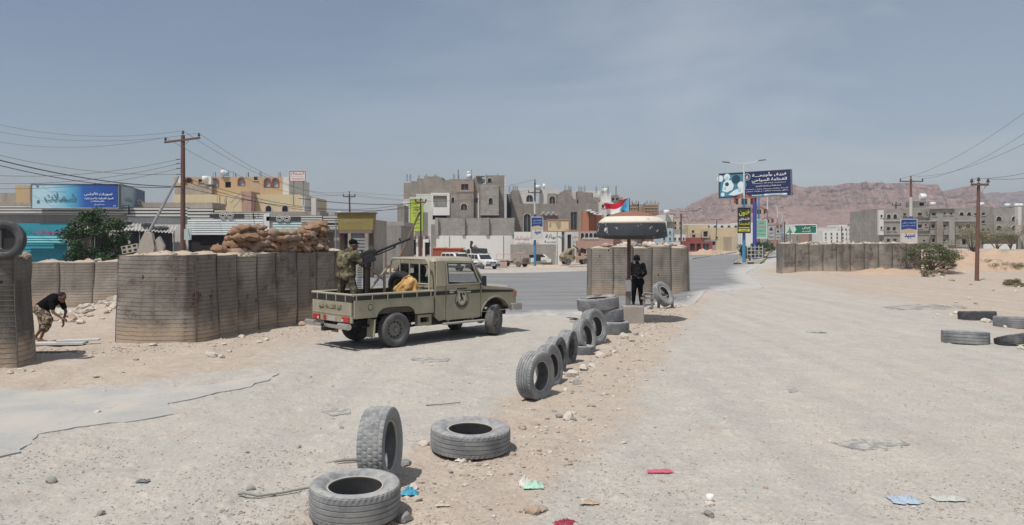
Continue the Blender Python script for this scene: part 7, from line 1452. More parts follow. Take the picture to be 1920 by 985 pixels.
# ================================================================ VEHICLES
M_CARW = mat('white_car_paint', (.66, .66, .65), .35, .04, 1, 0, spec=.5); M_CARG = mat('grey_cladding', (.10, .105, .11), .6, .1, 2, 0); M_CGL = glass('car_glass', (.02, .024, .028), .88)
def car(name, label, cat, px, py, rot, L, Wd, prof, roof, wheels, wr, paint, group=None, extras=None, doors=True, glassm=None, zoff=0):
    """prof: side outline of the lower body (x forward from the rear, z); roof: (x0,x1 at the belt, x0,x1 at the roof, belt z, roof z)"""
    g = G(px, py); t = thing(name, label, cat, (g.x, g.y, g.z + zoff), radians(rot), group); hw = Wd / 2; glm = glassm or M_CGL
    lo = [p for p in prof]; pts = []
    # lower edge with wheel arches, from the front to the rear
    xs = sorted(wheels, reverse=True); zb = min(z for x, z in prof)
    body = prof[:]                      # clockwise over the top from rear bottom to front bottom
    for wx in xs: body += [(wx + wr * 1.22 * cos(radians(a)), max(zb, wr + wr * 1.22 * sin(radians(a)))) for a in range(-10, 200, 15)]
    part('body', MB().prism([(x - L / 2, z) for x, z in body], 'y', -hw, hw), paint, t, bevel=.06)
    bx0, bx1, rx0, rx1, bz, rz = roof; ti = .80
    C8 = [(bx0, -hw * .96, bz), (bx1, -hw * .96, bz), (bx1, hw * .96, bz), (bx0, hw * .96, bz), (rx0, -hw * ti, rz), (rx1, -hw * ti, rz), (rx1, hw * ti, rz), (rx0, hw * ti, rz)]
    C8 = [Vector((x - L / 2, y, z)) for x, y, z in C8]; gh = MB()._add(C8, [(0, 1, 5, 4), (1, 2, 6, 5), (2, 3, 7, 6), (3, 0, 4, 7), (4, 5, 6, 7)]); part('cabin', gh, paint, t, bevel=.05)
    def pane(a, b, c, d, u0, u1, v0=.12, v1=.88, n_=None):
        P = lambda u, v: a.lerp(b, u).lerp(d.lerp(c, u), v); q = [P(u0, v0), P(u1, v0), P(u1, v1), P(u0, v1)]; nn = (b - a).cross(d - a).normalized() * .012
        part('window', MB()._add([x + nn for x in q], [(0, 1, 2, 3)]), glm, t, fix=False)
    A = C8; nwin = 3 if L > 4.3 else 2
    for k in range(nwin):
        u0, u1 = .06 + .88 * k / nwin, .06 + .88 * (k + 1) / nwin - .03
        pane(A[0], A[1], A[5], A[4], u0, u1); pane(A[2], A[3], A[7], A[6], 1 - u1, 1 - u0)
    pane(A[1], A[2], A[6], A[5], .07, .93); pane(A[3], A[0], A[4], A[7], .1, .9)
    for wx in wheels:
        for s in (-1, 1): add_wheel(t, wx - L / 2, s * (hw - .13), s, 0, wr / .40)
    if extras: extras(t, L, hw)
    return t
def suv_extras(t, L, hw, rb=True):
    f = L / 2
    for s in (-1, 1):
        part('headlight', MB().b2(f - .10, f + .012, s * hw * .72 - .17, s * hw * .72 + .17, .80, .97), M_CLR, t, bevel=.03); part('mirror', MB().box((f - 1.45, s * (hw + .10), 1.12), (.10, .2, .14)), M_CARW, t, bevel=.03); part('cladding', MB().b2(-f + .2, f - .2, s * (hw + .004), s * (hw + .02), .36, .58), M_CARG, t)
    part('grille', MB().b2(f - .02, f + .015, -.42, .42, .74, .90), M_CARG, t, bevel=.02); part('front_bumper', MB().b2(f - .15, f + .07, -hw * .98, hw * .98, .38, .66), M_CARG, t, bevel=.05); part('number_plate', MB().b2(f + .071, f + .085, -.25, .25, .47, .58), M_CARW, t); part('badge', MB().cyl((f + .016, 0, .83), (f + .03, 0, .83), .07), M_CHR, t)
    part('roof_rail', MB().cyl((-1.2, -.6, 1.74), (.6, -.6, 1.74), .025).cyl((-1.2, .6, 1.74), (.6, .6, 1.74), .025), M_CARG, t)
SUVP = [(0, .40), (0.0, .95), (.10, 1.05), (3.05, 1.06), (4.30, .96), (4.48, .80), (4.50, .40)]
def sx(t, L, hw):
    suv_extras(t, L, hw)
car('suv', 'white SUV with grey lower cladding facing the road, black box on its roof', 'SUV', 905, 505, -58, 4.5, 1.85, SUVP, (.05, 3.15, .25, 2.45, 1.04, 1.70), (.85, 3.5), .37, M_CARW, extras=sx)
g = G(905, 505); solo('roof_box', MB().prism([(-.75, 0), (.75, 0), (.55, .52), (-.75, .55)], 'y', -.62, .62), mat('black_luggage', (.04, .04, .045), .8), 'black luggage bundle tied on the roof of the white SUV', 'luggage', (g.x - .35, g.y + .75, g.z + 1.78), (0, 0, radians(-58)))
car('suv', 'white station wagon partly hidden behind the pickup bonnet', 'station wagon', 862, 509, -52, 4.6, 1.8, SUVP, (.05, 3.1, .25, 2.4, 1.04, 1.78), (.85, 3.5), .37, M_CARW, extras=suv_extras)
def vanx(t, L, hw):
    part('door_opening', MB().b2(-.45, .65, -hw - .02, -hw - .005, .60, 1.68), M_VOID, t); part('window_band', MB().b2(-2.15, -.5, -hw - .018, -hw - .004, 1.15, 1.62), M_CGL, t); part('headlight', MB().b2(L / 2 - .05, L / 2 + .02, -.75, -.45, .75, .95), M_CLR, t); part('bumper', MB().b2(L / 2 - .1, L / 2 + .08, -.8, .8, .38, .58), M_CARG, t, bevel=.04)
car('van', 'dusty white minibus with its side door open, behind the blue-based advert pole', 'minibus', 1007, 496.5, -4, 4.7, 1.7, [(0, .40), (0, 1.10), (.05, 1.16), (3.75, 1.16), (4.45, .98), (4.70, .85), (4.70, .40)], (.02, 4.25, .08, 3.35, 1.14, 1.92), (.85, 3.65), .34, mat('dusty_white_paint', (.62, .61, .58), .5, .06, 2, 0, col2=(.45, .41, .36), thr=(.60, .8)), extras=vanx)
# stripped flatbed truck
M_RST = mat('rusty_dusty_steel', (.21, .145, .115), .85, .25, 2, .3, 10, .01, col2=(.33, .27, .22), thr=(.45, .65)); M_DPK = mat('dusty_pink_panel', (.43, .32, .28), .85, .15, 2, .2)
g = G(961, 501); t = thing('truck', 'derelict brown flatbed truck with an open cab frame in front of the grey wall', 'truck', (g.x, g.y + 1, g.z), radians(-35))
part('chassis', MB().b2(-2.2, 2.2, -.45, .45, .55, .75), M_RST, t); part('flatbed', MB().b2(-2.2, .6, -.95, .95, .85, 1.0), M_DPK, t, bevel=.02); part('cab_lower', MB().b2(.7, 2.2, -.85, .85, .55, 1.25), M_RST, t, bevel=.06); part('cab_frame', MB().tube([(.75, -.8, 1.2), (.8, -.75, 1.95), (.8, .75, 1.95), (.75, .8, 1.2)], .04, 6).tube([(2.1, -.8, 1.2), (1.8, -.75, 1.95), (1.8, .75, 1.95), (2.1, .8, 1.2)], .04, 6).cyl((.8, -.75, 1.95), (1.8, -.75, 1.95), .04).cyl((.8, .75, 1.95), (1.8, .75, 1.95), .04), M_DPK, t); part('bumper', MB().b2(2.2, 2.35, -.9, .9, .45, .65), M_RST, t, bevel=.03)
part('side_rack', MB().tube([(-2.1, -.9, 1.0), (-2.1, -.9, 1.7), (.5, -.9, 1.7), (.5, -.9, 1.0)], .03, 6).tube([(-2.1, .9, 1.0), (-2.1, .9, 1.7), (.5, .9, 1.7), (.5, .9, 1.0)], .03, 6), M_DPK, t)
for x in (-1.4, 1.5):
    for s in (-1, 1): add_wheel(t, x, s * .75, s, 0, 1.0)
g = G(939, 503); solo('crate', MB().ring([(-.75, 0), (.75, 0), (.75, .75), (-.75, .75)], [(-.55, .15), (-.1, .15), (-.1, .35), (-.55, .35)], 'y', -.02, .02).b2(-.75, .75, .03, .8, 0, .75), M_DPK, 'low pinkish concrete box in the rubble beside the white SUV', 'concrete box', (g.x, g.y, g.z))
for k, (px, py) in enumerate(((926, 489), (936, 488), (946, 488), (930, 484), (941, 484), (951, 491))):
    g = G(px, py + 4); tyre('wide', (g.x, g.y, g.z + .15 + .18 * (k in (3, 4))), .55, (.05, .02, 1), 'black scrap tyre in the row by the white wall, right of the SUV', m=M_RUBD, mt=M_RUBD, group='scrap tyres by the white wall')
M_CONT = mat('orange_container', (.43, .115, .06), .7, .12, 1, .2, 6, .02, streak=.2)
def skip(px0, px1, pyt, Y, lab):
    Y += 20
    A, Bq = W3(px0, 480, Y), W3(px1, 480, Y); zt = W3(px0, pyt, Y).z; z0 = gz(A.x, Y); w = Bq.x - A.x; t = thing('container', lab, 'container', ((A.x + Bq.x) / 2, Y, z0)); h = zt - z0
    part('shell', MB().b2(-w / 2, w / 2, 0, 2.2, .1, h), M_CONT, t)
    n_ = int(w / .35)
    for k in range(n_ + 1): part('rib', MB().box((-w / 2 + w * k / n_, -.04, h / 2), (.12, .07, h - .1)), M_CONT, t)
    part('rail', MB().box((0, -.05, h), (w + .1, .12, .14)).box((0, -.05, .15), (w + .1, .12, .14)), M_CONT, t); part('lid', MB().box((0, 1.1, h + .10), (w * .9, 1.6, .12)), M_WP, t)
skip(812, 838, 466, 84, 'long orange steel container with pale lids, left half, behind the pickup cab'); skip(838, 867, 466.5, 83, 'orange steel container with panelled end, next to the green bush')
# camouflaged gun truck
g = G(1082, 497); t = thing('gun_truck', 'camouflaged armoured truck with a cannon on its back, parked left of the guard canopy', 'armoured truck', (g.x, g.y + 1, g.z), radians(12)); CMT = camo('truck_camouflage', (.24, .20, .14), (.12, .11, .075), (.34, .28, .20), 1.4)
part('cab', MB().prism([(-2.4, .5), (-2.5, 1.3), (-1.9, 1.95), (-.9, 2.5), (-.55, 2.4), (-.6, .5)], 'y', -.95, .95), CMT, t, bevel=.06); part('cab_window', MB().prism([(-1.75, 1.55), (-1.35, 1.95), (-.95, 2.1), (-.95, 1.5)], 'y', -.962, -.955), M_VOID, t)
part('bed', MB().b2(-.5, 2.2, -.95, .95, .8, 1.30), mat('sand_paint', (.36, .29, .20), .85, .1, 1, .1), t, bevel=.03); part('tail_rack', MB().b2(1.5, 2.2, -.9, .9, 1.3, 1.42), CMT, t)
part('gun_mount', MB().cyl((.5, 0, 1.3), (.5, 0, 2.0), .2).box((.5, 0, 2.1), (.7, .8, .5)), CMT, t); part('gun_barrel', MB().cyl((.6, -.15, 2.1), (-.55, -.15, 2.95), .05).cyl((.6, .15, 2.1), (-.55, .15, 2.95), .05), M_GUN, t); part('gun_shield', MB().box((.95, -.4, 2.1), (.9, .06, .7), ry=.3), M_GUN, t)
for x in (-1.6, 1.2):
    for s in (-1, 1): add_wheel(t, x, s * .85, s, 0, 1.25)
# soil heap and kerb strips beside the road
def heap(name, lab, px, py, rx, ry, h, m, seed, cat='heap'):
    g = G(px, py); mb = MB()
    def fn(u, v):
        x, y = (u * 2 - 1), (v * 2 - 1); r_ = sqrt(x * x + y * y); X, Y = g.x + x * rx, g.y + y * ry
        return Vector((x * rx, y * ry, h * max(0, 1 - r_ * r_) * (.75 + .8 * noise.fractal(Vector((X * .9, Y * .9, seed)), 1, 2, 4)) + gz(X, Y) - g.z - .02 - .08 * (r_ > .97)))
    mb.grid(fn, 34, 24); return solo(name, mb, m, lab, cat, (g.x, g.y, g.z))
M_SOIL = mat('loose_soil', (.45, .36, .265), .95, .12, 1.5, .7, 8, .04); M_SOIL2 = mat('reddish_soil', (.43, .31, .225), .95, .12, 1.5, .7, 8, .04)
heap('soil_heap', 'pale heap of sand in front of the minibus', 1036, 502, 3.0, 1.4, .34, M_SOIL, 3); heap('soil_heap', 'low sand heap beside the blue advert pole base', 1010, 502, 1.6, .9, .35, M_SOIL, 5); heap('soil_heap', 'brown soil heap near the red shop across the road', 1326, 478, 3.2, 2, 1.0, M_SOIL2, 7); heap('soil_heap', 'reddish soil banked against the right end of the far gabions', 1700, 512, 4.5, 1.6, .45, M_SOIL2, 9); heap('soil_heap', 'low reddish dune with scrub left of the lone wooden pole', 1800, 505, 7.5, 3.5, .9, M_SOIL2, 11, 'dune'); heap('soil_heap', 'broad sand dune behind the lone wooden pole, below the thorn trees', 1850, 489, 9, 5, .9, M_SOIL2, 13, 'dune')
for (a, b_, lab) in (((1020, 492), (1105, 487), 'dusty concrete kerb strip in front of the gun truck'), ((1065, 502), (1108, 500), 'short kerb strip at the left side of the guard barrier'), ((1296, 487), (1330, 481), 'broken kerb strip beside the far road, right of the guard barrier'), ((1338, 480), (1380, 474), 'far kerb strip leading to the red shop')):
    A, Bq = G(*a), G(*b_); d = (Bq - A); solo('kerb', MB().box((0, 0, .04), (d.length, .25, .22), atan2(d.y, d.x)), M_TRIM, lab, 'kerb', tuple((A + Bq) / 2))
# ================================================================ MEDIAN
def med(Y, off=0): return Vector((24.0 + .376 * (Y - 80) + off, Y, 0))
M_KY = mat('kerb_yellow', (.45, .36, .16), .85, .15, 1, .1); M_KK = mat('kerb_black', (.06, .06, .055), .85, .15, 1, .1); M_PAVE = mat('median_paving', (.36, .33, .29), .9, .12, 1, .3)
def med_struct():
    t = MB(); ys = [79.2 + 8 * i for i in range(24)]; L_, R_ = [med(y, -1.5) for y in ys], [med(y, 1.7) for y in ys]
    L_[0] = med(79.2, -.9); 
    zt = lambda p: gz(p.x, p.y) + .13
    for i in range(len(ys) - 1): t.quad(*(Vector((p.x, p.y, zt(p))) for p in (L_[i], R_[i], R_[i + 1], L_[i + 1])))
    o = struct('median_strip', t, M_PAVE); k = 0
    line = [L_[0] + Vector((-.1, .2, 0)), R_[0] + Vector((0, 0, 0))]
    def run(A, Bq, n_):
        nonlocal k
        for i in range(n_):
            p, q = A.lerp(Bq, i / n_), A.lerp(Bq, (i + 1) / n_); c = (p + q) / 2; d = q - p; kb = link('kerbstone', MB().box((0, 0, 0), (d.length * .96, .22, .34), atan2(d.y, d.x)).mesh('kerbstone', M_KY if k % 2 else M_KK, True), o); kb.location = (c.x, c.y, gz(c.x, c.y) + .01); bev(kb, .02); k += 1
    run(L_[0], R_[0], 4); run(L_[0], med(127, -1.5), 44); run(R_[0], med(127, 1.7), 44)
med_struct()
M_PBL = mat('blue_pole_paint', (.06, .22, .40), .55, .08, 1, 0, spec=.4); M_PWH = mat('white_pole_paint', (.58, .60, .60), .5, .05, 1, 0); M_BB = mat('blue_violet_post', (.05, .07, .30), .55, .08, 1, 0)
LAMP_L = ['tall double-armed street lamp with blue lower pole, carrying the black and yellow sign', 'second street lamp in the median, its head hidden behind the large billboard', 'third street lamp in the median, between the green and grey signs', 'fourth street lamp in the median, arms visible against the cliff', 'fifth and farthest clear street lamp in the median', 'very distant street lamp beyond the fifth, above the green sign']
LP = [80, 107, 133, 185, 227, 300]
for i, Y in enumerate(LP):
    p = med(Y); z0 = gz(p.x, p.y) + .1; t = thing('street_lamp', LAMP_L[i], 'street lamp', (p.x, p.y, z0), 0, 'street lamps along the median'); hb = 6.7 if i == 0 else 7.6
    part('pole_base', MB().tube([(0, 0, 0), (0, 0, hb)], [.20 if i == 0 else .12, .11], 12), M_PBL, t, label='blue painted lower pole'); part('pole_top', MB().tube([(0, 0, hb), (0, 0, 10.3)], [.10, .07], 10), M_PWH, t)
    part('arm', MB().tube([(0, 0, 10.25), (.8, 0, 10.35), (1.6, 0, 10.62)], .045, 6).tube([(0, 0, 10.25), (-.8, 0, 10.30), (-1.5, 0, 10.42)], .045, 6), M_PWH, t)
    for s, z in ((1, 10.64), (-1, 10.43)): part('lamp_head', MB().box((s * 1.85, 0, z), (.75, .22, .10), ry=-.12 * s), M_STEEL if i else M_CARG, t, bevel=.02)
    # crossed flag boards
    if i < 4:
        zf = 6.35 if i == 0 else 5.6
        for s in (-1, 1):
            for c_, dz, m_ in ((.18, 0, M_STK), (.45, .1, M_BEI), (.75, .0, M_STK), (.95, .12, MC['red_shop'])): part('emblem_board', MB().box((s * c_, -.1, zf + dz), (.22, .04, .62)), m_, t)
            part('emblem_top', MB().box((s * .5, -.1, zf + .48), (.85, .04, .22), ry=s * .5), MC['orange_container'], t)
def vsign(name, lab, px0, px1, pyt, pyb, Y, m, texts, fr=None, extra=None, group=None):
    A, Bq, C2, D = W3(px0, pyb, Y), W3(px1, pyb, Y), W3(px1, pyt, Y), W3(px0, pyt, Y); return signboard(name, lab, 'sign', (A, Bq, C2, D), .12, m, texts, frame=fr, extra=extra, group=group)
def ex(sh, at_, w, h): sh('band', [[(.06, .06), (.94, .06), (.94, .16), (.06, .16)], [(.06, .20), (.94, .20), (.94, .23), (.06, .23)]], I_Y, .005)
vsign('hanging_sign', 'dark vertical sign with large yellow Arabic word on the first street lamp', 1383.5, 1407, 390, 437, 79.6, mat('sign_black', (.035, .035, .03), .6, .1, 1, 0), [('فنون', .5, .80, .84, .26, I_Y), ('للشقق', .5, .55, .8, .13, I_W), ('المفروشة', .5, .36, .86, .14, I_Y), ('للإيجار', .5, .11, .6, .07, I_K)], fr=(.04, I_K), extra=ex)
vsign('hanging_sign', 'pale green vertical sign on the second street lamp', 1417, 1438, 413, 447, 106, mat('sign_mint', (.24, .44, .33), .6, .05, 1, 0), [('معمل', .5, .85, .5, .12, I_G), ('سنابل', .5, .66, .88, .16, I_FR), ('تصوير', .5, .42, .7, .08, I_G), ('وطباعة', .5, .22, .7, .08, I_G)], fr=(.05, I_W))
def ex2(sh, at_, w, h): sh('dark_mark', [[(.25, .70), (.5, .88), (.75, .70), (.72, .62), (.28, .62)]], I_K, .004)
vsign('hanging_sign', 'grey vertical sign with a dark hexagon mark on the third street lamp', 1439, 1453, 422, 450, 132, mat('sign_grey', (.40, .40, .38), .6, .05, 1, 0), [('دبي', .5, .45, .6, .16, I_K), ('جودة', .5, .20, .7, .16, I_K)], fr=(.06, M_STEEL), extra=ex2)
vsign('hanging_sign', 'small grey vertical sign on the fourth street lamp, rightmost of the row', 1453.5, 1464, 428, 450, 184, MC['sign_grey'], [('دبي', .5, .45, .6, .16, I_K), ('عود', .5, .20, .7, .16, I_K)], fr=(.08, M_STEEL), extra=ex2)
# the large billboard
m1 = mat('navy_print', (.022, .030, .10), .45, .12, .3, 0, spec=.3)
A, Bq, C2, D = W3(1347.5, 373, 91), W3(1484, 367, 85.6), W3(1483, 317.5, 85.6), W3(1348, 326, 91)
I_SK = mat('print_skyblue', (.35, .58, .68), .5, .06, .5, 0); I_TE = mat('print_teal', (.07, .22, .30), .5, .1, .5, 0); I_PW = mat('print_white', (.66, .74, .74), .5, .05, .5, 0)
def ex(sh, at_, w, h):
    cir = lambda cu, cv, r, n_=20, k=1: [(cu + r * cos(2 * pi * i / n_) * h / w * k, cv + r * sin(2 * pi * i / n_)) for i in range(n_)]
    sh('print_panel', [[(.02, .06), (.36, .10), (.40, .50), (.36, .93), (.03, .93)]], I_TE, .002)
    sh('print_shapes', [cir(.02, .80, .13), cir(.12, .85, .13), [(.05, .30), (.07, .62), (.12, .76), (.18, .70), (.22, .50), (.20, .34), (.12, .24)], cir(.32, .50, .14), [(.14, .14), (.22, .30), (.33, .42), (.38, .34), (.34, .18), (.22, .10)], cir(.06, .16, .08)], I_PW, .004)
    sh('print_shapes_dark', [cir(.25, .74, .17), cir(.12, .56, .08)], mat('print_dark', (.02, .06, .09), .5), .006); sh('print_shapes_blue', [cir(.12, .80, .07), cir(.30, .30, .07), cir(.09, .40, .06)], I_SK, .007)
    sh('disc', [cir(.405, .80, .135)], I_W, .006); sh('disc_inner', [cir(.405, .80, .12)], I_K, .008); sh('disc_mark', [[(.39, .72), (.42, .72), (.425, .80), (.41, .88), (.385, .80)]], mat('pale_print', (.45, .47, .5), .5), .010)
    sh('rule', [[(.48, .525), (.62, .525), (.62, .535), (.48, .535)], [(.78, .525), (.93, .525), (.93, .535), (.78, .535)]], I_W); sh('pill', [[(.64, .045), (.94, .045), (.95, .075), (.94, .11), (.64, .11), (.63, .075)]], I_PW); sh('pill_blue', [[(.47, .05), (.62, .05), (.62, .09), (.47, .09)]], I_SK)
bt = signboard('billboard', 'large navy billboard with white Arabic hotel lettering and printed bedroom picture, raised on a blue post', 'billboard', (A, Bq, C2, D), .35, m1, [('فندق وأجنحـــة', .71, .845, .46, .19, I_W), ('الفخامة السياحي', .71, .635, .47, .17, I_W), ('بإدارة خالد', .70, .53, .13, .05, I_W), ('خدمة مكتملة من الخدمات المتميزة', .70, .42, .34, .07, I_W), ('أجنحة ملكية وعرسان وغرف فندقية', .68, .31, .56, .055, I_W), ('شقق مفروشة مواقف سيارات مطعم', .68, .22, .56, .055, I_W), ('حضرموت', .79, .078, .2, .04, I_K)], frame=(.06, M_STEEL), extra=ex)
bt['label'] = 'large navy billboard with white Arabic hotel lettering, raised on a blue post'
p = W3(1415, 372, 88.6); part('post', MB().cyl((p.x, 88.6, 0), (p.x, 88.6, p.z + 2), .22, 16), M_BB, bt, world=True, label='blue-violet steel post')
part('back_truss', MB().cyl(W3(1352, 360, 91.4), W3(1480, 354, 86.1), .09).cyl(W3(1352, 336, 91.4), W3(1480, 330, 86.1), .09), M_STEEL, bt, world=True)
# green sign
A, Bq, C2, D = W3(1472, 439, 151), W3(1531, 438, 149), W3(1531, 421.5, 149), W3(1472, 423, 151)
def ex(sh, at_, w, h): sh('white_panel', [[(.0, .0), (.28, 0), (.36, .5), (.30, 1), (.0, 1)]], mat('sign_pale', (.50, .62, .56), .6), .001); sh('tree_mark', [[(.10, .25), (.20, .25), (.15, .9)], [(.05, .12), (.25, .12), (.15, .6)]], I_G, .004)
gs = signboard('road_sign', 'wide green sign with white lettering and a pale left end, above the far gabions', 'sign', (A, Bq, C2, D), .2, mat('sign_green', (.012, .14, .085), .55, .06, .5, 0), [('عيش', .68, .68, .26, .34, I_W), ('أوضه', .68, .28, .26, .34, I_W), ('افندق', .92, .82, .12, .14, I_W)], frame=(.08, I_W), extra=ex)
for px in (1482, 1522): q = W3(px, 438, 150); part('post', MB().cyl((q.x, 150.3, 0), (q.x, 150.3, q.z + 1), .12), M_STEEL, gs, world=True)
# lattice gate and planting in the median
t = thing('lattice_frame', 'white metal lattice frame standing in the median beside the first street lamp', 'frame', tuple(med(84, .9)))
mb = MB(); [mb.cyl((-.85 + .42 * i, 0, 0), (-.85 + .42 * i, 0, 1.9), .035, 6) for i in range(5)]; [mb.cyl((-.85, 0, .15 + .38 * i), (.85, 0, .15 + .38 * i), .03, 6) for i in range(5)]; part('lattice', mb, M_WP, t)
solo('concrete_box', MB().b2(-.6, .6, -.4, .4, 0, .8).b2(-.7, .7, -.5, .5, .8, .9), M_GREYP, 'small concrete service box in the median behind the lattice frame', 'service box', tuple(med(92, .8)))
# ================================================================ POLES AND WIRES
M_POLE = mat('wooden_pole', (.155, .085, .062), .85, .2, 2, .3, 20, .01); M_POLD = mat('dark_pole', (.075, .07, .07), .8, .2, 2, .2); M_INS = mat('insulator', (.03, .03, .035), .4, .1, 2, 0, spec=.5); M_CAB = mat('black_cable', (.06, .06, .065), .6, .1, 2, 0)
TIPS = {}
def upole(key, label, px, pyt, Y, zb=None, arm=1.15, r=.13, m=M_POLE, tilt=0, lean=0.0, armz=-.35, painted=None, base=None):
    top = W3(px, pyt, Y); x0 = top.x - lean; z0 = (gz(x0, Y) if zb is None else zb); t = thing('utility_pole', label, 'utility pole', (x0, Y, z0), 0); h = top.z - z0
    part('pole', MB().tube([(0, 0, -.2), (lean, 0, h)], [r, r * .72], 12), m, t)
    a, b_ = Vector((lean - arm, -.12, h + armz - tilt)), Vector((lean + arm, -.12, h + armz + tilt)); part('crossarm', MB().box((a + b_) / 2, ((b_ - a).length, .11, .13), ry=-atan2(b_.z - a.z, b_.x - a.x)), m, t)
    part('arm_brace', MB().cyl((lean + .45, -.1, h + armz), (lean, -.1, h + armz - .6), .02, 5), M_STEEL, t); tips = []
    for q in (a.lerp(b_, .03), a.lerp(b_, .97), Vector((lean, 0, h - .02))):
        part('insulator', MB().lathe([(.001, 0), (.025, 0), (.025, .12), (.09, .14), (.10, .20), (.06, .24), (.07, .30), (.03, .36), (.001, .36)], 10, M=Matrix.Translation(q)), M_INS, t); tips.append(Vector((x0, Y, z0)) + q + Vector((0, 0, .34)))
    TIPS[key] = (tips, Vector((x0, Y, z0)), h, t); return t
t = upole('L', 'tall reddish wooden utility pole with a tilted crossarm, above the left shops', 343, 254, 54, arm=1.24, r=.19, tilt=.16)
for k, py in enumerate((299, 307, 316, 327)): p = W3(338, py, 53.8); part('side_insulator', MB().cyl(p + Vector((-.28, 0, 0)), p, .035, 6), M_INS, t, world=True)
part('notice_plate', MB().box(W3(352, 440, 53.6), (.5, .04, .75)), mat('pale_notice', (.42, .50, .47), .7), t, world=True)
upole('P2', 'small dark distant utility pole above the olive sign box', 655, 364, 100, arm=.8, r=.14, m=M_POLD, lean=-.25)
upole('A1', 'utility pole with dark top and pale middle behind the blue and cream advert', 1003, 341, 105, arm=.9, r=.14, m=M_POLD, armz=-1.5)
upole('F1', 'dark distant utility pole between the two scaffolded towers', 1197, 381, 140, arm=1.1, r=.15, m=M_POLD)
upole('A2', 'brown and white utility pole carrying the سبيد advert behind the far gabions'.replace('سبيد ', 'blue and cream '), 1708, 335, 92, arm=1.4, r=.17, zb=.4)
upole('R1', 'lone brown wooden pole standing in the sand at the right', 1835, 343, 46.7, arm=.52, r=.12, armz=-.12, lean=.12)
upole('R2', 'thin dark utility pole left of the right-hand advert pole', 1680, 381, 125, arm=.7, r=.13, m=M_POLD, zb=0); upole('R3', 'small distant utility pole left of the grey apartment block', 1614, 412, 190, arm=1.1, r=.14, m=M_POLD); upole('R4', 'distant dark utility pole above the white town houses', 1597, 420, 210, arm=1.0, r=.14, m=M_POLD)
upole('B1', 'slim brown pole with a short arm in front of the lime green banner', 789, 378, 78, arm=.55, r=.10, armz=-.1)
for px, pyt, Y, lab in ((1277, 401, 118, 'plain dark pole beside the pale blue house'), (1578, 424, 200, 'plain dark pole behind the white town houses'), (1471, 417, 150, 'thin post beside the pale end of the green sign')):
    q = W3(px, pyt, Y); solo('pole', MB().cyl((0, 0, -.2), (0, 0, q.z - gz(q.x, Y)), .12, 8), M_POLD, lab, 'pole', (q.x, Y, gz(q.x, Y)))
q = W3(1341, 412, 170); t = thing('street_lamp', 'small street lamp with two arms in front of the cream house', 'street lamp', (q.x, 170, 0)); part('pole', MB().cyl((0, 0, 0), (.4, 0, q.z), .1, 8), M_POLD, t); part('lamp_head', MB().box((-.5, 0, q.z), (.8, .2, .12)).box((1.3, 0, q.z), (.8, .2, .12)).cyl((-.8, 0, q.z), (1.6, 0, q.z), .03), M_POLD, t)
a, b_ = W3(787, 398, 78), G(738, 492); a2 = Vector(a); b2_ = Vector((W3(738, 482, 74).x, 74, gz(-9, 74))); solo('pole_stay', MB().cyl(b2_ - b2_, a2 - b2_, .10, 8), M_POLE, 'slanting brown timber stay propping the pole in front of the banner', 'pole stay', tuple(b2_))
# white middle and blue sleeve of the painted poles
def sleeve(key, pya, pyb, m, r, nm):
    tips, o, h, t = TIPS[key]; Y = o.y; A, Bq = W3(0, pyb, Y).z, W3(0, pya, Y).z; part(nm, MB().cyl((o.x, Y, max(A, o.z)), (o.x, Y, Bq), r, 12), m, t, world=True)
sleeve('A1', 378, 412, mat('pole_cream', (.50, .48, .44), .8), .15, 'pale_sleeve'); sleeve('A1', 450, 500, M_PBL, .17, 'blue_sleeve'); sleeve('A1', 402, 412, M_BB, .18, 'blue_collar'); sleeve('A2', 370, 412, MC['pole_cream'], .19, 'pale_sleeve'); sleeve('A2', 406, 412, M_BB, .21, 'blue_collar'); sleeve('A2', 450, 500, MC['pole_cream'], .19, 'pale_sleeve')
M_ADC = mat('advert_cream', (.55, .53, .50), .6, .05, .5, 0); M_ADB = mat('advert_blue', (.025, .05, .22), .6, .1, .5, 0)
def exa(sh, at_, w, h):
    arcp = [(0, .5)] + [(i / 12, .52 + .10 * sin(pi * i / 12)) for i in range(13)] + [(1, 1), (0, 1)]; sh('swoosh', [[(0, .50)] + [(i / 12, .50 + .13 * sin(pi * i / 12)) for i in range(13)] + [(1, .45), (0, .45)]], mat('advert_peach', (.52, .40, .24), .6), .003); sh('blue_panel', [[(0, .56)] + [(i / 12, .56 + .11 * sin(pi * i / 12) * .6) for i in range(13)] + [(1, 1), (0, 1)]], M_ADB, .005)
vsign('pole_advert', 'blue and cream shield-shaped advert on the pole in front of the minibus', 996, 1018, 407.5, 450, 104.6, M_ADC, [('سبيد', .55, .34, .55, .22, I_B), ('للتوصيل', .5, .86, .7, .07, I_SK), ('والشحن السريع', .5, .74, .7, .07, I_SK)], fr=(.05, M_ADC), extra=exa)
vsign('pole_advert', 'blue and cream advert on the brown and white pole behind the far gabions', 1689, 1719.5, 411.5, 458, 91.6, M_ADC, [('سبيد', .55, .34, .66, .22, I_B), ('للتوصيل', .5, .86, .8, .07, I_SK), ('والشحن السريع', .5, .74, .8, .07, I_SK)], fr=(.05, M_ADC), extra=exa)
def wire(name, lab, pts_, sag, r=.013, group='overhead wires'):
    a, b_ = Vector(pts_[0]), Vector(pts_[1]); n_ = 24; q = []
    for i in range(n_ + 1): s_ = i / n_; p = a.lerp(b_, s_); p.z -= sag * 4 * s_ * (1 - s_); q.append(p - a)
    solo(name, MB().tube(q, r, 4, cap=False), M_CAB, lab, 'power line', tuple(a), group=group)
TL = TIPS['L'][0]
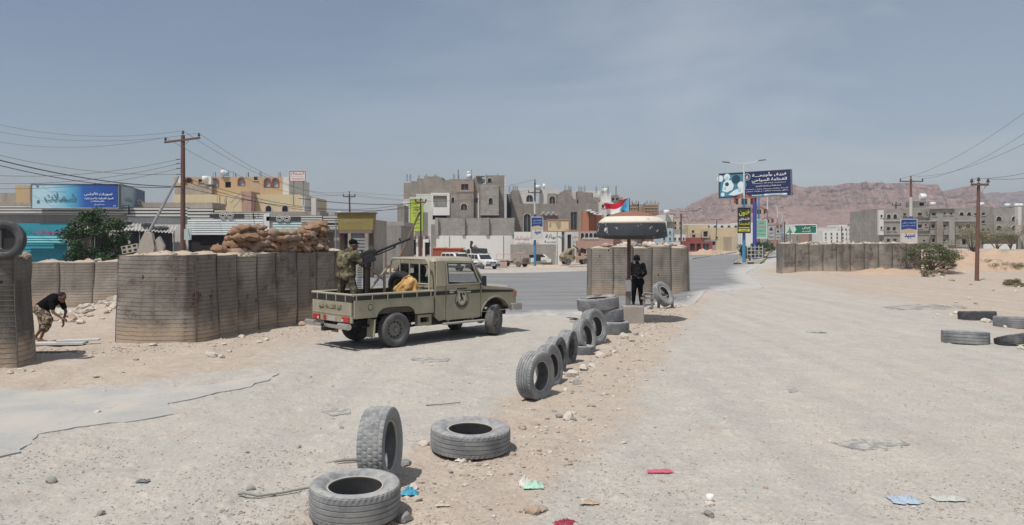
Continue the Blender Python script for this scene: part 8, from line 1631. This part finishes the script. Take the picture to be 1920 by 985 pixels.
for k, (py, yy) in enumerate(((252, 60), (233, 58), (214, 56))): wire('power_line', 'thin high-voltage wire running left from the tilted crossarm of the tall pole', (TL[k], W3(-120, py - 14, yy)), 1.1, .009, 'high wires left of the tall pole')
for k, (p0, p1) in enumerate(((299, 326), (307, 342), (316, 352), (327, 276))): wire('power_line', 'thin low wire running left from the side insulators of the tall pole', (W3(335, p0, 53.8), W3(-60, p1, 50)), .55, .012, 'low wires left of the tall pole')
wire('cable_bundle', 'thick sagging black cable running from the left edge to the tall pole', (W3(340, 350, 53.8), W3(-60, 285, 38)), .42, .028, 'cables left of the tall pole'); wire('cable_bundle', 'second sagging cable just below the thick one, left of the tall pole', (W3(340, 351, 53.8), W3(-60, 295, 38)), .50, .02, 'cables left of the tall pole')
P2 = TIPS['P2'][0]
for k in range(3): wire('power_line', 'thin wire sloping down from the tall pole to the distant pole', (TL[k], P2[k]), 1.6, .013, 'wires from the tall pole to the distant pole')
for py0, py1 in ((333, 372), (340, 377), (352, 384)): wire('power_line', 'low wire crossing in front of the yellow house towards the banner pole', (W3(346, py0, 53.8), W3(789, py1 + 4, 78)), 1.5 if py0 < 350 else .9, .018, 'low wires in front of the yellow house')
wire('cable_bundle', 'black cable running level from the warehouse to the pole before the banner', (W3(560, 372, 66), W3(789, 381, 78)), .3, .03, 'low wires in front of the yellow house')
A1, A2_ = TIPS['A1'][0], TIPS['A2'][0]
for k in range(3): wire('power_line', 'faint high wire between the distant pole and the advert pole', (P2[k], A1[k]), 1.2, .012, 'wires over the compound wall')
for k, (px, py) in enumerate(((2060, 105), (2060, 150), (2060, 195))): wire('power_line', 'thin wire rising to the upper right corner from the right-hand advert pole', (A2_[k], W3(px, py, 38)), 1.1, .012, 'wires at the upper right')
R1 = TIPS['R1'][0]
for k in range(2): wire('power_line', 'thin wire leaving the lone wooden pole to the right', (R1[k], W3(2100, 262 + 18 * k, 40)), .5, .010, 'wires of the lone wooden pole')
# ================================================================ TREES
M_BARK = mat('bark', (.14, .105, .08), .9, .2, 3, .3); M_DRY = mat('dry_leaves', (.25, .20, .10), .85, .25, 3, 0)
def leafmat(name, a, b):
    m, nt, n, l, p = NT(name); v = pos(n, l); c = mixc(n, l, nz(n, l, 1.4, 4, .6, v), a, b); c = mixc(n, l, 1.0, c, ramp(n, l, nz(n, l, 9, 3, .6, v), .3, .7, (.7, .7, .7), (1.25, 1.25, 1.2)), 'MULTIPLY'); l.new(c, p.inputs['Base Color']); p.inputs['Roughness'].default_value = .7; p.inputs['Specular IOR Level'].default_value = .2; p.inputs['Transmission Weight'].default_value = 0; return m
M_LF = leafmat('leaf_green', (.022, .052, .02), (.06, .10, .035)); M_LFD = leafmat('leaf_olive', (.075, .09, .04), (.15, .155, .075)); M_LFY = leafmat('leaf_dry', (.16, .145, .085), (.26, .225, .13))
def tree(name, label, loc, h, rad, clumps, m, seed, leaf=.16, n_leaf=260, flat=.6, trunk=.1, cat='tree', group=None, low=.35, density=1.0):
    rr = random.Random(seed); t = thing(name, label, cat, loc, 0, group); lb = MB(); tr_ = MB(); cs = []
    for k in range(clumps):
        a = rr.uniform(0, 6.28); q = sqrt(rr.random()) * rad; z = h * (low + (1 - low) * rr.random() ** .8) * (1 - .25 * (q / rad) ** 2); cs.append(Vector((q * cos(a), q * sin(a), z)))
    for c in cs:
        s_ = c * .45; s_.z = c.z * .35 + h * .05; tr_.tube([(0, 0, 0) if False else Vector((rr.uniform(-.05, .05), 0, -.1)), Vector((s_.x * .4, s_.y * .4, h * .22)), Vector((s_.x * 1.3, s_.y * 1.3, c.z * .65)), c], [trunk * .55, trunk * .42, trunk * .22, trunk * .06], 5)
        cr_ = rad * rr.uniform(.22, .42)
        for i in range(int(n_leaf * density)):
            d = Vector((rr.gauss(0, 1), rr.gauss(0, 1), rr.gauss(0, 1))).normalized() * cr_ * rr.random() ** .4; d.z *= flat; p = c + d; u = Vector((rr.uniform(-1, 1), rr.uniform(-1, 1), rr.uniform(-.6, .6))).normalized(); v = u.orthogonal().normalized(); v = Matrix.Rotation(rr.uniform(0, 6.28), 3, u) @ v
            L_ = leaf * rr.uniform(.6, 1.3); lb._add([p - u * L_ * .5, p + v * L_ * .22, p + u * L_ * .5, p - v * L_ * .22], [(0, 1, 2, 3)])
    part('trunk', MB().tube([(0, 0, -.2), (rr.uniform(-.05, .05), 0, h * .15), (rr.uniform(-.1, .1), 0, h * .32)], [trunk, trunk * .8, trunk * .5], 8), M_BARK, t); part('limbs', tr_, M_BARK, t, kind='stuff'); part('crown', lb, m, t, fix=False, kind='stuff')
    return t
def tl(px, py, Y): p = W3(px, py, Y); return (p.x, Y, gz(p.x, Y))
tree('tree', 'dark green bushy tree in front of the turquoise shop', tl(182, 470, 50), 4.6, 1.75, 26, M_LF, 3, .20, 330, .8, .09, low=.30)
tree('bush', 'spiky green bush beside the orange container and the white wall', tl(879, 480, 104), 2.9, 1.2, 12, M_LFD, 5, .22, 160, 1.2, .06, 'bush', low=.3); tree('bush', 'narrow upright shoot of the green bush by the white wall', tl(884, 480, 105), 3.8, .45, 7, M_LFD, 6, .22, 120, 1.6, .05, 'bush', low=.5)
tree('thorn_bush', 'dark green spreading thorn bush at the right end of the far gabions', tl(1745, 515, 55), 2.15, 1.75, 20, M_LFD, 8, .13, 260, .35, .10, 'thorn bush', low=.35); tree('thorn_bush', 'low feathery thorn bush behind the dark spreading one', tl(1768, 495, 60), 1.7, 1.7, 14, M_LFD, 9, .12, 200, .4, .06, 'thorn bush', low=.3)
tree('thorn_tree', 'dry yellowish feathery tree in front of the grey block, left of the lone pole', tl(1822, 485, 80), 3.4, 2.3, 18, M_LFY, 10, .12, 170, .6, .09, 'thorn tree', low=.35); tree('thorn_tree', 'umbrella-shaped thorn tree right of the lone pole', tl(1868, 485, 84), 2.2, 1.9, 14, M_LFD, 11, .12, 200, .25, .08, 'thorn tree', low=.7); tree('thorn_tree', 'dry feathery thorn tree near the right edge', tl(1895, 480, 90), 3.3, 2.4, 16, M_LFY, 12, .12, 150, .5, .08, 'thorn tree', low=.4)
for k, (px, py, Y, h, r_, m) in enumerate(((1860, 502, 64, .7, 1.2, M_LFY), (1880, 506, 62, .6, 1.3, M_LFY), (1905, 508, 62, .6, 1.0, M_LFY), (1752, 522, 52, .45, .8, M_LFY), (1912, 543, 41, .35, .7, M_LFY), (1898, 540, 42, .3, .6, M_LFD), (1777, 500, 60, .8, .8, M_LFY), (1640, 462, 100, 1.2, 1.2, M_LFD), (1665, 460, 96, 1.3, 1.5, M_LFD))):
    tree('scrub', ('dry shrub on the dune below the umbrella thorn tree', 'wide dry shrub on the dune left of the edge', 'dry shrub on the dune at the right edge', 'small dry shrub beside the tarpaulin scrap', 'dry shrub on flat sand right of the lone pole', 'green low shrub on flat sand right of the lone pole', 'dry shrub behind the spreading thorn bush', 'green shrub behind the left part of the far gabions', 'broad green shrub behind the far gabions under the advert')[k], tl(px, py, Y), h, r_, 9, m, 40 + k, .10, 110, .5, .03, 'shrub', 'desert shrubs on the right-hand sand', low=.2)
for k, (Y, o, r_) in enumerate(((86, .2, 1.0), (90, -.4, 1.1), (98, 0, 1.0), (118, 0, 1.3), (126, .2, 1.4), (140, 0, 1.3))): p = med(Y, o); tree('bush', ('first', 'second', 'third', 'fourth', 'fifth', 'sixth')[k] + ' dark rounded bush in the median, counted from its near end', (p.x, p.y, .12), 2.0, r_, 12, M_LF, 60 + k, .16, 170, .8, .06, 'bush', 'bushes planted in the median', low=.25)
# ================================================================ CLIFFS AND HAZE
def mat_cliff(name, a, b, c_):
    m, nt, n, l, p = NT(name); v = pos(n, l, (.012, .012, .02)); k = mixc(n, l, nz(n, l, 3.0, 8, .65, v, .6), a, b); vs = pos(n, l, (.045, .045, .004)); k = mixc(n, l, ramp(n, l, nz(n, l, 1.6, 7, .65, vs), .45, .72), k, c_)
    k = mixc(n, l, 1.0, k, ramp(n, l, nz(n, l, 1.0, 8, .7, pos(n, l, (.08, .08, .2))), .3, .7, (.72, .72, .72), (1.15, 1.15, 1.15)), 'MULTIPLY'); l.new(k, p.inputs['Base Color']); p.inputs['Roughness'].default_value = .95; p.inputs['Specular IOR Level'].default_value = .1; bump(n, l, p, nz(n, l, 1.0, 9, .7, pos(n, l, (.06, .06, .15))), 1.0, 8); return m
def ridge(name, Y0, px_, py_, m, seed, cliff=.45, talus=260, nx=420, nh=56):
    px_ = np.array(px_, float); py_ = np.array(py_, float); xs = np.linspace(px_[0], px_[-1], nx); top = np.interp(xs, px_, py_); top = top - (fbm(xs * .11, xs * 0 + seed, 5, seed) - .5) * 7 - (fbm(xs * .6, xs * 0 + 2, 3, seed + 5) - .5) * 2.2
    Xw = (xs - 960) * Y0 / F; Zt = H - (top - HY) * Y0 / F; mb = MB(); t = np.linspace(0, 1, nh)
    # t: 0 foot, talus slope, then cliff, then plateau
    for i in range(nx):
        bt = (vnoise(np.array([Xw[i] / 38.0]), np.array([3.0]), seed)[0] - .5) * 60 + (abs(vnoise(np.array([Xw[i] / 13.0]), np.array([9.0]), seed + 2)[0] - .5)) * 34 + (fbm(np.array([Xw[i] / 5.0]), np.array([1.0]), 3, seed + 8)[0] - .5) * 12
        for j in range(nh):
            tt = t[j]; q = float(fbm(np.array([Xw[i] / 30.0]), np.array([tt * 9]), 4, seed + 3)[0]) - .5
            if tt < .5: f = tt / .5; z = Zt[i] * (1 - cliff) * f ** 1.15; y = Y0 - talus * (1 - f) + bt * f * .8 + q * 30 * (.3 + f)
            elif tt < .9:
                f = (tt - .5) / .4; st = (f * 5) % 1; fs = (int(f * 5) + min(1, st * 1.35)) / 5 if f < 1 else 1; z = Zt[i] * (1 - cliff + cliff * f); y = Y0 + bt * (.8 + .2 * f) + f * 12 + fs * 38 + q * 28
            else: f = (tt - .9) / .1; z = Zt[i] * (1 - .02 * f); y = Y0 + bt + 46 + 260 * f
            mb.v.append((Xw[i] * (y / Y0 * .35 + .65), y, max(-1, z)))
    for i in range(nx - 1):
        for j in range(nh - 1): mb.f.append([i * nh + j, (i + 1) * nh + j, (i + 1) * nh + j + 1, i * nh + j + 1]); mb.m.append(0); mb.sm.append(False)
    struct(name, mb, m)
M_CL = mat_cliff('red_cliff', (.32, .185, .135), (.44, .29, .215), (.17, .095, .075))
ridge('cliffs', 1500, [1190, 1240, 1290, 1328, 1336, 1352, 1400, 1440, 1484, 1505, 1530, 1545, 1575, 1600, 1640, 1690, 1720, 1765, 1785, 1800, 1812, 1822, 1838, 1850, 1872, 1900], [398, 393, 388, 384, 367, 358, 350, 342, 337, 341, 347, 347, 345, 341, 338, 338, 337, 342, 350, 357, 356, 350, 346, 352, 366, 384], M_CL, 4)
ridge('far_cliffs', 2150, [1780, 1830, 1850, 1880, 1920, 1990, 2060], [370, 366, 361, 359, 357, 356, 352], mat_cliff('far_cliff', (.26, .17, .14), (.35, .235, .19), (.19, .12, .10)), 9, .35)
ridge('far_hills', 1900, [1130, 1180, 1240, 1300, 1360], [415, 408, 402, 398, 396], M_CL, 14, .2, nx=120)
hz = MB().b2(-2600, 2750, -2600, 2800, -2.4, 150); ho = solo('haze', hz, [], 'thin dusty haze over the whole town', 'haze', kind='stuff') if False else link('haze', hz.mesh('haze', M_BLK))
ho['kind'] = 'stuff'; m, nt, n, l, p = NT('haze'); n.remove(p); pv = n.new('ShaderNodeVolumePrincipled'); pv.inputs['Color'].default_value = (.86, .90, 1.0, 1); pv.inputs['Density'].default_value = .00034; pv.inputs['Anisotropy'].default_value = .2; l.new(pv.outputs[0], n['Material Output'].inputs['Volume']); ho.data.materials.clear(); ho.data.materials.append(m)
